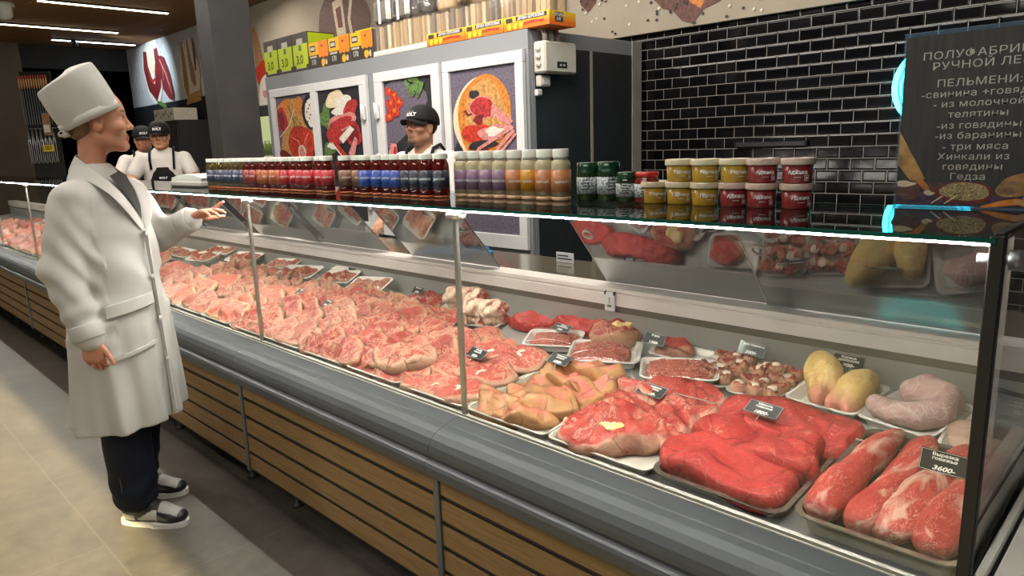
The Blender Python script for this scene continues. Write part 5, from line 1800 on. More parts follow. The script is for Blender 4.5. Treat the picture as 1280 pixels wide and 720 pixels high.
for i in range(12):
    if sk is None:
        sk = thing('skewer', '', 'skewer')
        m = MB(); m.lathe([(0, 0), (.009, 0), (.012, -.04), (.009, -.13), (0, -.13)], 10); m.obj('handle', HANDL, sk)
        m = MB(); m.lathe([(0, .045), (.009, .04), (.010, .0), (0, 0.0)], 10); m.obj('tip', REDT, sk)
        m = MB(); m.box(-.005, .005, -.001, .001, -.62, -.13); m.obj('blade', BLADE, sk)
        o = sk
    else:
        o = dup(sk)
    o.location = rackpos(-.185 + .033 * i, -.045, 2.52); o.rotation_euler = (0, 0, math.radians(48))
    o['label'] = 'wooden handled steel skewer with red end in the top row of the rack'; o['group'] = 'skewers on the rack'
tg = None
for i in range(7):
    if tg is None:
        tg = thing('grill_tongs', '', 'tongs')
        for s in (-1, 1):
            m = MB(); m.tube([(0, 0, 0), (s * .016, 0, -.2), (s * .012, 0, -.42), (s * .02, 0, -.46)], .006, 6); m.obj('arm', BLADE, tg)
        m = MB(); m.tube([(-.004, 0, 0), (0, 0, .02), (.004, 0, 0)], .004, 6); m.obj('hinge', BLADE, tg)
        o = tg
    else:
        o = dup(tg)
    o.location = rackpos(-.17 + .056 * i, -.05, 1.83); o.rotation_euler = (0, 0, math.radians(48)); o['label'] = 'steel grill tool hanging in the lower row of the skewer rack'; o['group'] = 'grill tools on the rack'
t = thing('price_sign', 'small yellow price sign on the skewer rack', 'sign', rackpos(.09, -.08, 1.53), (0, 0, math.radians(48)))
m = MB(); m.box(-.075, .075, -.003, .003, 0, .09, .001); m.obj('card', plain('yellow_card', (.72, .52, .03), .5), t)
m = MB(); m.box(-.05, .05, -.0042, -.0034, .06, .07); m.box(-.04, .04, -.0042, -.0034, .03, .045); m.obj('print_lines', PRINTK, t)
t = thing('tool_pack', 'brown and white carded tool pack hanging on the skewer rack', 'pack', rackpos(.11, -.07, 1.75), (0, 0, math.radians(48)))
m = MB(); m.box(-.05, .05, -.01, .01, 0, .3, .004); m.obj('card', I_LBROWN, t)
m = MB(); m.box(-.04, .04, -.016, -.0105, .04, .14, .003); m.obj('blister', I_WHITE, t)

# ================================================================== COLD ROOM WITH POSTER DOORS
CRB = plain('cold_room_grey', (0.27, 0.285, 0.30), .45, .1, .04, 2)
CRW = plain('door_frame_white', (0.70, 0.70, 0.70), .42, 0, .03)
cr = thing('cold_room', 'grey walk-in cold room with white framed poster doors behind the counter', 'cold room', (-5.2, 3.6, 0))
CX = 5.2
m = MB(); m.box(-7.10 + CX, -3.38 + CX, .03, 1.275, 0, 2.165, .004)
for a, b in ((-7.10, -6.975), (-5.255, -5.135), (-3.405, -3.38)):
    m.box(a + CX, b + CX, 0, .03, 0, 2.0345, .002)
m.box(-7.10 + CX, -3.38 + CX, 0, .03, 2.035, 2.165, .002); m.box(-6.975 + CX, -3.405 + CX, .0, .03, 0, .67, .002); m.box(-4.282 + CX, -4.243 + CX, -.0, .03, .67, 2.035)
cbody = m.obj('body', CRB, cr)
# side face (towards +x): dark panels in a grey frame
m = MB()
for a, b in ((.062, .655), (.68, 1.18)):
    m.box(-3.38 + CX, -3.378 + CX, a, b, 0, 2.06)
m.obj('side_panel', CHAR, cr)
m = MB(); m.box(-3.38 + CX, -3.371 + CX, .655, .68, 0, 2.06); m.box(-3.38 + CX, -3.369 + CX, 1.18, 1.30, 0, 2.165); m.obj('side_mullion', plain('mullion_grey', (.36, .34, .30), .45), cr)


def poster_door(x0, x1, panes, name='door', hinges=None):
    m = MB()
    z0, z1 = .675, 2.032
    fr = .085
    xs = [x0] + [p for q in panes for p in q] + [x1]
    m.box(x0 + CX, x1 + CX, -.035, .0, 1.955, z1, .003); m.box(x0 + CX, x1 + CX, -.035, .0, z0, .775, .003)
    for i in range(0, len(xs), 2):
        m.box(xs[i] + CX, xs[i + 1] + CX, -.035, .0, .775, 1.955, .003)
    m.box(x0 + .02 + CX, x1 - .02 + CX, -.012, 0.0, .70, 2.0)
    d = m.obj(name, CRW, cr)
    for hx, hz in hinges or []:
        m = MB(); m.box(hx - .03 + CX, hx + .03 + CX, -.06, -.036, hz - .06, hz + .06, .006); m.tube([(hx + CX, -.058, hz - .075), (hx + CX, -.058, hz + .075)], .014, 10)
        m.obj('hinge', CRW, d)
    return d


POY = -.0135
d1 = poster_door(-6.975, -5.255, [(-6.89, -6.18), (-6.07, -5.36)], hinges=[(-5.30, 1.72), (-5.30, .95)])
d2 = poster_door(-5.135, -4.282, [(-5.02, -4.38)], hinges=[(-5.10, 1.72), (-5.10, 1.30)])
d3 = poster_door(-4.243, -3.405, [(-4.17, -3.48)])


def poster(door, x0, x1, bg, build):
    f = Flat(.0005)
    f.poly([(x0 + CX, .775), (x1 + CX, .775), (x1 + CX, 1.955), (x0 + CX, 1.955)], bg)
    n0 = len(f.m.v)
    build(f, (x0 + x1) / 2 + CX)
    for i in range(n0, len(f.m.v)):
        x_, y_, z_ = f.m.v[i]
        f.m.v[i] = (min(max(x_, x0 + CX + .002), x1 + CX - .002), y_, 1.95 - (1.95 - z_) * .60)
    return f.obj('poster', door, (0, POY, 0))


def po1(f, c):
    f.poly([(c - .35, 1.0), (c - .16, 1.9), (c + .1, 1.9), (c + .34, 1.75), (c + .34, 1.1), (c - .1, .8)], I_TAN)
    f.blob(c - .2, 1.78, .14, .12, I_ORANGE, .3, .15, 1).blob(c + .1, 1.78, .07, .14, I_ORANGE, .2, .15, 2).blob(c - .26, 1.58, .10, .22, I_RED, .1, .1, 3).blob(c - .27, 1.57, .05, .17, I_DRED, .1, .15, 4)
    f.blob(c + .30, 1.66, .15, .27, I_BLACK, 0, .03, 5).blob(c + .30, 1.66, .10, .2, I_WHITE, 0, .1, 6)
    for i in range(7):
        f.blob(c + .25 + .03 * (i % 3), 1.52 + .05 * i, .014, .014, I_BLACK, 0, .1, i, 8)
    f.band([(c - .1, 1.8), (c + .0, 1.5), (c - .05, 1.35)], .02, I_GREEN).band([(c + .02, 1.62), (c + .12, 1.48)], .015, I_GREEN)
    f.band([(c - .32, 1.3), (c - .1, 1.5), (c + .02, 1.75)], .015, I_CREAM)
    f.blob(c + .1, 1.18, .25, .30, I_RED, 0, .04, 7).blob(c + .1, 1.18, .23, .28, I_TOM, 0, .04, 7)
    f.band([(c - .1, 1.3), (c + .05, 1.22), (c + .08, 1.05)], .016, I_PINK).band([(c + .25, 1.35), (c + .16, 1.2), (c + .2, 1.02)], .014, I_PINK)
    f.blob(c + .1, 1.03, .07, .14, I_CREAM, 0, .05, 8).blob(c + .1, 1.02, .05, .11, I_PINK, 0, .05, 9).blob(c - .22, .95, .12, .14, I_DRED, .4, .15, 10)


def po2(f, c):
    f.blob(c - .25, 1.55, .08, .2, I_GREEN, .3, .3, 1).blob(c - .22, 1.05, .10, .22, I_GREEN, -.3, .3, 2)
    f.blob(c - .05, 1.80, .15, .15, I_CREAM, 0, .14, 3).blob(c + .06, 1.76, .12, .10, I_WHITE, .3, .14, 4).blob(c - .02, 1.62, .12, .06, I_WHITE, 0, .1, 5)
    f.blob(c + .17, 1.62, .11, .16, I_RED, -.3, .12, 6).blob(c + .02, 1.47, .22, .13, I_PINK, .3, .1, 7).blob(c + .0, 1.45, .18, .09, I_RED, .3, .1, 8)
    f.blob(c - .10, 1.27, .15, .14, I_RED, .2, .1, 9).blob(c + .20, 1.28, .13, .17, I_RED, -.2, .1, 10).blob(c + .2, 1.28, .09, .12, I_DRED, -.2, .1, 11)
    f.poly([(c - .04, 1.23), (c + .02, 1.15), (c + .22, 1.35), (c + .15, 1.41)], I_WHITE)
    f.poly([(c - .17, 1.18), (c - .12, 1.22), (c + .12, .92), (c + .06, .84)], I_TOM).band([(c - .17, 1.17), (c + .06, .87)], .02, I_WHITE)
    f.poly([(c + .10, 1.0), (c + .22, 1.25), (c + .26, 1.2), (c + .18, .9)], I_PINK).blob(c - .18, 1.12, .06, .05, I_WHITE, 0, .2, 12).blob(c + .05, .86, .14, .08, I_DRED, 0, .2, 13)


def po3(f, c):
    f.blob(c - .18, 1.55, .35, .4, I_SLATE, 0, .2, 22)
    for i, (x, z, r) in enumerate([(-.26, 1.82, .05), (-.19, 1.76, .055), (-.24, 1.66, .06), (-.13, 1.66, .065), (-.2, 1.55, .075), (-.27, 1.48, .06)]):
        f.blob(c + x, z, r, r * 1.15, I_TOM, i, .06, i + 30).blob(c + x + .012, z + .012, r * .3, r * .4, I_ORANGE, 0, .1, i)
    for i, (x, z, a) in enumerate([(.02, 1.85, .3), (.08, 1.80, -.2), (.13, 1.86, .1), (.17, 1.80, -.4), (.1, 1.92, 1.2)]):
        f.blob(c + x, z, .03, .10, I_GREEN, a, .1, i + 50)
    f.band([(c + .20, 1.48), (c + .24, 1.2), (c + .26, .95), (c + .22, .8)], [.14, .2, .2, .16], I_WHITE).band([(c + .22, 1.5), (c + .23, 1.3), (c + .25, 1.05), (c + .23, .82)], [.08, .11, .10, .1], I_TOM)
    f.band([(c - .22, 1.12), (c - .24, .95), (c - .2, .8)], [.08, .14, .16], I_PINK).band([(c - .2, 1.08), (c - .21, .92), (c - .18, .8)], [.03, .06, .07], I_RED)


def po4(f, c):
    f.poly([(c - .345, .8), (c - .345, 1.0), (c - .15, 1.5), (c - .1, .8)], I_BLACK)
    f.blob(c - .02, 1.36, .30, .52, I_CREAM, .0, .03, 1, 40).blob(c - .0, 1.38, .28, .50, I_ORANGE, .0, .04, 2, 40).blob(c + .02, 1.42, .2, .42, I_TAN, .05, .08, 3, 40)
    f.blob(c - .09, 1.66, .05, .055, I_BLACK, 0, .1, 4)
    f.band([(c - .2, 1.48), (c - .16, 1.42), (c - .1, 1.45)], .03, I_DRED)
    f.blob(c - .01, 1.50, .14, .13, I_PINK, 0, .06, 5).blob(c - .01, 1.50, .125, .115, I_RED, 0, .06, 5)
    f.poly([(c + .1, 1.55), (c + .3, 1.32), (c + .27, 1.27), (c + .08, 1.40)], I_PINK).blob(c - .05, 1.36, .06, .05, I_DRED, 0, .2, 6)
    f.blob(c - .08, 1.20, .15, .12, I_TOM, .2, .1, 7).blob(c + .1, 1.2, .14, .1, I_PINK, .2, .14, 8).blob(c + .12, 1.21, .09, .06, I_WHITE, .2, .16, 9)
    f.blob(c - .02, 1.06, .16, .05, I_BLACK, .2, .1, 10)
    f.poly([(c - .16, .8), (c - .1, 1.0), (c + .05, 1.02), (c + .0, .8)], I_DRED).poly([(c + .02, .8), (c + .1, 1.0), (c + .2, .98), (c + .18, .8)], I_RED).poly([(c + .2, .8), (c + .22, 1.0), (c + .32, .9), (c + .32, .8)], I_DRED)
    f.band([(c - .17, .84), (c - .05, 1.02), (c + .1, 1.12), (c + .3, 1.26)], [.02, .035, .04, .05], I_PINK).band([(c + .04, .8), (c + .14, 1.0), (c + .31, 1.22)], [.02, .03, .04], I_PINK).band([(c + .16, .8), (c + .2, 1.0), (c + .33, 1.18)], [.02, .02, .03], I_PINK)


poster(d1, -6.89, -6.18, I_SLATE, po1)
poster(d1, -6.07, -5.36, I_BLACK, po2)
poster(d2, -5.02, -4.38, I_BLACK, po3)
poster(d3, -4.17, -3.48, I_SLATE, po4)

# electrics at the cold room corner
EW = plain('switch_box_white', (0.60, 0.57, 0.50), .45, 0, .04)
t = thing('control_box', 'cream electric control box on the dark side of the cold room', 'electric box', (-3.374, 3.80, 1.98))
m = MB(); m.box(0, .11, -.16, .17, -.105, .10, .012); m.obj('housing', EW, t)
m = MB(); m.box(.1105, .113, -.04, .06, -.07, -.03); m.obj('display', GASK, t)
for yy in (-.015, .02):
    m = MB(); m.box(.1132, .1142, yy, yy + .02, -.06, -.045); m.obj('digit', plain('display_digit', (.4, .38, .34), .4), t)
for z in (-.05, .0, .05):
    m = MB(); m.tube([(.055, -.175, z), (.055, -.16, z)], .018, 12); m.obj('gland', EW, t)
for i, yy in enumerate((3.70, 3.765, 3.83)):
    m = MB(); m.tube([(-3.55, yy, 2.18), (-3.42, yy, 2.185), (-3.335, yy, 2.165), (-3.315, yy, 2.12), (-3.315, yy, 2.082)], .019, 10)
    o = m.obj('conduit', plain('conduit_grey', (.42, .40, .37), .45), None); tag(o, '%s of three grey conduits curving over the cold room edge into the control box' % ('front', 'middle', 'rear')[i], 'conduit', 'conduits over the cold room edge')
t = thing('socket', 'small white socket below the control box', 'socket', (-3.377, 3.71, 1.83)); m = MB(); m.box(0, .05, -.05, .055, -.04, .035, .008); m.obj('housing', EW, t); m = MB(); m.box(.0505, .055, -.03, .035, -.025, .02, .002); m.obj('cover', CRW, t)
t = thing('junction_box', 'tiny white junction box below the socket on the cold room', 'junction box', (-3.377, 3.672, 1.752)); m = MB(); m.box(0, .03, -.026, .026, -.022, .022, .005); m.obj('housing', CRW, t); m = MB(); m.box(.0305, .034, -.018, .018, -.015, .015, .002); m.obj('cover', EW, t)

# ================================================================== GOODS ON THE COLD ROOM
ZC = 2.166
LIME = plain('lime_carton', (0.50, 0.62, 0.02), .45, 0, .06, 10); BLKC = plain('black_carton', (0.045, 0.035, 0.026), .5, 0, .1); YEL = plain('yellow_carton', (0.78, 0.66, 0.02), .45, 0, .05); ORG = plain('orange_carton', (0.80, 0.22, 0.015), .45, 0, .08); AMBC = plain('amber_carton', (0.80, 0.42, 0.02), .45, 0, .06); GRYT = plain('carton_grey_print', (.5, .48, .42), .5)
t0 = None
for i, x in enumerate((-6.985, -6.69, -6.395)):
    t = thing('charcoal_carton', 'lime green and black charcoal carton, %s of three on the cold room' % ('left', 'middle', 'right')[i], 'carton', (x, 3.76, ZC), group='lime charcoal cartons')
    m = MB(); m.box(-.143, .143, -.13, .17, 0, .355, .004); m.obj('box_body', BLKC, t)
    f = Flat(.0006)
    f.poly([(-.135, .06), (-.10, .06), (-.09, .035), (.09, .035), (.10, .06), (.135, .06), (.138, .25), (-.138, .25)], LIME)
    f.poly([(-.06, .245), (.06, .245), (.055, .30), (-.055, .30)], GRYT).poly([(-.028, .19), (.028, .19), (.02, .24), (-.02, .24)], I_GREEN).poly([(-.1, .035), (.1, .035), (.1, .028), (-.1, .028)], GRYT)
    f.obj('front_print', t, (0, -.1305, 0))
    link('weight_print', text_mesh('carton_print', '3,0', .11, PRINTK, .0003, 1.0, bold=.001), t, (-.02, -.1325, .105), (math.pi / 2, 0, 0))
    m = MB(); m.box(.1432, .1445, -.12, .16, .01, .345); m.obj('side_print', LIME if i == 2 else BLKC, t)
for x, z, lb in ((-6.16, .27, 'yellow black carton standing behind the orange cartons, left'), (-5.80, .275, 'yellow carton standing behind the orange cartons, right')):
    t = thing('charcoal_carton', lb, 'carton', (x, 4.05, ZC)); m = MB(); m.box(-.13, .13, -.1, .12, 0, z + .06, .004); m.obj('box_body', YEL, t)
    m = MB(); m.box(-.08, .04, -.1015, -.1005, z - .01, z + .04); m.obj('front_print', BLKC, t)
for i, x in enumerate((-6.05, -5.70, -5.35)):
    t = thing('charcoal_carton', 'orange and dark charcoal carton, %s of three beside the wood packs' % ('left', 'middle', 'right')[i], 'carton', (x, 3.72, ZC), group='orange charcoal cartons')
    m = MB(); m.box(-.172, .172, -.10, .2, 0, .235, .004); m.obj('box_body', BLKC, t)
    f = Flat(.0006)
    f.poly([(-.168, .12), (.0, .12), (.0, .232), (-.168, .232)], AMBC)
    f.poly([(-.0, .10), (.02, .085), (.05, .10), (.08, .085), (.11, .10), (.14, .085), (.168, .1), (.168, .234), (.0, .234)], ORG)
    f.poly([(-.14, .15), (-.05, .15), (-.05, .205), (-.14, .205)], BLKC).poly([(-.13, .163), (-.06, .163), (-.06, .192), (-.13, .192)], GRYT).poly([(-.15, .095), (-.03, .095), (-.03, .112), (-.15, .112)], GRYT)
    f.blob(.075, .042, .032, .034, AMBC, 0, .06, i + 2).blob(.13, .042, .018, .026, GRYT, 0, .06, i + 3).blob(.07, .19, .012, .012, I_BROWN, 0, .1, 4, 10)
    f.obj('front_print', t, (0, -.1005, 0))
    link('weight_print', text_mesh('carton_print', '170', .062, GRYT, .0003, .9, bold=.0015), t, (-.09, -.1035, .055), (math.pi / 2, 0, 0))
BIRCH = mat_wood('birch_firewood', (.36, .22, .11), (.62, .45, .26), 'z', 1.0, .6); PALE = mat_wood('pale_firewood', (.55, .38, .18), (.78, .60, .36), 'z', 1.0, .6); BARK = mat_wood('grey_bark', (.09, .075, .065), (.30, .25, .21), 'z', .8, .7); COALM = plain('charcoal_lumps', (.05, .045, .045), .6, 0, .6, 30, 0, .6, 40)
WRAP = glassy('pack_film', (.95, .94, .92), .07, .6, .12, .10, (.7, .65, .6))


def wood_pack(label, x, y, z, w, h, kinds, seed, group, d=.2):
    r = random.Random(seed)
    t = thing('firewood_pack', label, 'firewood pack', (x, y, z), group=group)
    n = max(2, round(w / .05))
    for i in range(n):
        for j in range(2):
            cx = -w / 2 + w * (i + .5) / n; ww = w / n * .52; cy = -d / 4 + d / 2 * j
            pts = []
            for k_ in range(6):
                a = 2 * math.pi * k_ / 6 + r.uniform(-.3, .3)
                pts.append((cx + ww * math.cos(a) * r.uniform(.85, 1.02), cy + d * .25 * math.sin(a) * r.uniform(.8, 1.0)))
            m = MB(); m.prism(pts, 'z', .002, h * r.uniform(.92, .985))
            m.obj('log', [BIRCH, PALE, BARK][r.choice(kinds)], t)
    m = MB(); m.box(-w / 2 - .004, w / 2 + .004, -d / 2 - .006, d / 2 + .006, .0005, h, .012); m.obj('film_wrap', WRAP, t)
    return t


base = thing('shipping_carton', 'white carton tray under the wrapped firewood packs on the cold room', 'tray', (-4.805, 3.75, ZC)); m = MB(); m.box(-.375, .375, -.13, .15, 0, .045, .004); m.obj('tray_body', WHITEP, base); m = MB(); m.box(-.37, .37, -.134, -.1305, .005, .02); m.obj('tray_flap', plain('tray_flap', (.62, .58, .5), .5), base)
for i, (x, w) in enumerate(((-5.06, .225), (-4.80, .245), (-4.55, .215))):
    wood_pack('wrapped brown firewood pack on the white carton tray, %s of three' % ('left', 'middle', 'right')[i], x, 3.73, ZC + .046, w, .205, [0, 0, 1, 2] if i < 2 else [1, 1, 0], 5 + i, 'firewood packs on the white tray')
for i, (x, w, kn) in enumerate(((-4.32, .20, [0, 2]), (-4.10, .20, [0, 0, 2]), (-3.90, .17, [0, 1]), (-3.74, .11, [2]), (-3.60, .13, [1, 1, 0]), (-3.45, .16, [0, 2]), (-3.275, .14, [1, 0]))):
    wood_pack('firewood pack behind the orange display tray, %s from left' % ORD[i], x, 3.73, ZC + .012, w, .235 if i < 4 else .33, kn, 20 + i, 'firewood packs behind orange trays')
DISP = NT('display_tray_orange')
_v = DISP.coords('Object'); _s = DISP.n.new('ShaderNodeSeparateXYZ'); DISP.t.links.new(_v, _s.inputs[0])
DISP.principled(DISP.ramp(_s.outputs[2], [(0.02, (.80, .16, .01)), (0.06, (.80, .40, .02)), (0.085, (.82, .58, .03))]), .45)
for i, (x0, x1) in enumerate(((-4.435, -4.00), (-3.995, -3.60), (-3.595, -3.18))):
    t = thing('display_tray', 'orange printed firewood display tray on the cold room edge, %s of three' % ('left', 'middle', 'right')[i], 'tray', ((x0 + x1) / 2, 3.60, ZC), group='orange firewood display trays')
    h = (x1 - x0) / 2
    m = MB(); m.box(-h, h, -.004, 0, 0, .088); m.box(-h, h, 0, .26, 0, .008); m.box(h - .004, h, 0, .26, .008, .088); m.box(-h, -h + .004, 0, .26, .008, .06); m.obj('tray_body', DISP.m, t)
    m = MB(); m.box(-h * .45, h * .9, -.0052, -.0042, .055, .083); m.box(-h * .9, -h * .6, -.0052, -.0042, .05, .08); m.obj('print_panel', BLKC, t)
    link('print', text_mesh('tray_print', 'ДРОВА БЕРЁЗОВЫЕ', .026, CRW, .0003, .95, bold=.0006), t, (h * .22, -.0058, .069), (math.pi / 2, 0, 0))
    f = Flat(.0004)
    for k_ in range(3):
        f.blob(-h * .75 + .055 * k_, .025, .018, .02, YEL, 0, .1, k_)
    f.band([(-h * .1, .03), (h * .3, .036), (h * .8, .03)], .016, I_TOM); f.obj('print_marks', t, (0, -.0042, 0))
    if i == 2:
        m = MB(); m.box(h + .0002, h + .0012, .05, .13, .02, .08); m.obj('side_print', BLKC, t)
        link('side_text', text_mesh('tray_side_print', 'УГОЛЬ\n3 КГ', .026, CRW, .0003, .9, bold=.0006), t, (h + .0016, .09, .05), (math.pi / 2, 0, math.pi / 2))
# upper layer of sacks and wrapped packs
for i, (x, w) in enumerate(((-5.06, .225), (-4.81, .225))):
    t = thing('charcoal_pack', 'clear strapped pack of grey charcoal on the firewood, %s of two' % ('left', 'right')[i], 'charcoal pack', (x, 3.73, ZC + .253), group='strapped charcoal packs')
    S = slab('coal_mass', w * .98, .2, .19, 90 + i, COALM, .06, 5, 10, 40, .35, .9); link('coal', S, t, (0, 0, .001))
    m = MB(); m.box(-w / 2, w / 2, -.105, .105, .0, .2, .03); m.obj('film_wrap', glassy('coal_film', (.8, .78, .75), .10, .6, .15, .28, (.62, .56, .5)), t)
    m = MB(); m.box(-.02, .012, -.108, -.1055, 0.0, .2); m.obj('strap', CRW, t)
for i, (x, w, z, mat, lb) in enumerate(((-4.56, .22, .252, COALM, 'slumped clear sack of wood chips beside the strapped charcoal packs'), (-4.27, .22, .2485, PALE, 'golden sack of wood chips at the top edge'), (-4.02, .22, .2485, BIRCH, 'brown sack of wood chips at the top edge, beside the golden one'))):
    t = thing('chip_sack', lb, 'sack', (x, 3.73, ZC + z))
    link('filling', slab('chip_mass', w, .2, .17, 60 + i, mat, .12, 3, 10, 40, .5, .7), t)
    S = slab('sack_skin', w * 1.05, .215, .185, 60 + i, WRAP, .12, 3, 10, 40, .6, .7); link('film_wrap', S, t, (0, 0, .0005))

# things on the staff worktop and beyond, seen through the gaps between the rear doors
t = thing('cutting_board', 'bright blue cutting board on the staff worktop behind the open gap', 'cutting board', (-2.62, 2.24, .8985), (0, 0, .35)); m = MB(); m.box(-.17, .13, -.11, .11, 0, .022, .008); m.obj('board', plain('blue_board', (.02, .20, .48), .4), t); m = MB(); m.box(.1305, .19, -.03, .03, .003, .019, .006); m.obj('grip', MATS['blue_board'], t)
t = thing('label_stand', 'small pale notice standing on the staff worktop behind the open gap', 'notice', (-2.0, 2.33, .8985)); m = MB(); m.box(-.05, .05, -.002, .002, 0, .045, .001); m.obj('card', plain('pale_notice', (.5, .5, .55), .5), t); m = MB(); m.box(-.04, .04, -.0035, -.0025, .014, .020); m.box(-.04, .02, -.0035, -.0025, .028, .034); m.obj('print_lines', PRINTK, t)
t = thing('bread_loaf', 'brown wrapped lump on the staff worktop seen past the sliding door edge', 'food', (-2.84, 2.24, .899)); link('loaf', slab('loaf', .2, .14, .08, 9, I_LBROWN, .1, 2.2), t)
t = thing('hygrometer', 'small white notice clip on the ledge under the rear doors', 'notice', (-1.497, 1.985, .855)); m = MB(); m.box(-.022, .022, -.003, .003, -.035, .033, .001); m.obj('card', CRW, t); m = MB(); m.box(-.022, -.017, -.005, .004, .024, .036); m.box(.017, .022, -.005, .004, .024, .036); m.obj('clip', GASK, t); m = MB(); m.box(-.01, .008, -.004, -.0032, -.02, -.012); m.box(-.002, .001, -.004, -.0032, -.008, .015); m.obj('print_marks', I_GREEN, t)
# ================================================================== PEOPLE
def tone_mat(name, rough=0.5, bump=0.0, bs=80, sss=0.0, coat=0.0, spec=0.4):
    k = NT(name)
    c = k.attr('tone', 'Color')
    v = k.coords('Object')
    n = k.noise(v, bs, 3)
    c2 = k.mix(k.math('MULTIPLY', n, 0.25), c, (0.0, 0.0, 0.0))
    p = k.principled(c2, rough, normal=k.bump(n, bump, 0.002) if bump else None, coat=coat, spec=spec)
    if sss:
        p.inputs['Subsurface Weight'].default_value = sss
        p.inputs['Subsurface Radius'].default_value = (1.0, 0.3, 0.15)
        p.inputs['Subsurface Scale'].default_value = 0.006
    return k.m


SKIN = tone_mat('skin', 0.48, 0.08, 260, 0.12)
SHOEM = tone_mat('sneaker_leather', 0.4, 0.05, 120)


def cloth(name, c, rough=0.85, var=0.05, weave=420, bump=0.12):
    k = NT(name)
    v = k.coords('Object')
    n = k.noise(v, 6, 3)
    w_ = k.noise(v, weave, 2)
    col = k.ramp(n, [(0.3, tuple(x * (1 - var) for x in c)), (0.7, tuple(min(1, x * (1 + var)) for x in c))])
    big = k.noise(v, 22, 4, .6, .8)
    h = k.math('ADD', k.math('MULTIPLY', w_, .12), big)
    k.principled(col, rough, normal=k.bump(h, bump, 0.006), spec=.25)
    return k.m


COATM = cloth('white_coat_cloth', (0.53, 0.52, 0.495), bump=.12)
TEEM = cloth('white_tee_cloth', (0.72, 0.70, 0.66), bump=.2)
DENIM = cloth('dark_denim', (0.008, 0.011, 0.022), .8, .25, 500, .2)
APRM = cloth('black_apron_cloth', (0.012, 0.012, 0.013), .8, .2)
CAPM = cloth('black_cap_cloth', (0.010, 0.010, 0.011), .75, .2)
HAIRM = plain('dark_hair', (0.02, 0.014, 0.010), .6, 0, .3, 60, 0, .6, 200)
SHIRTM = cloth('dark_grey_shirt', (0.055, 0.055, 0.05))


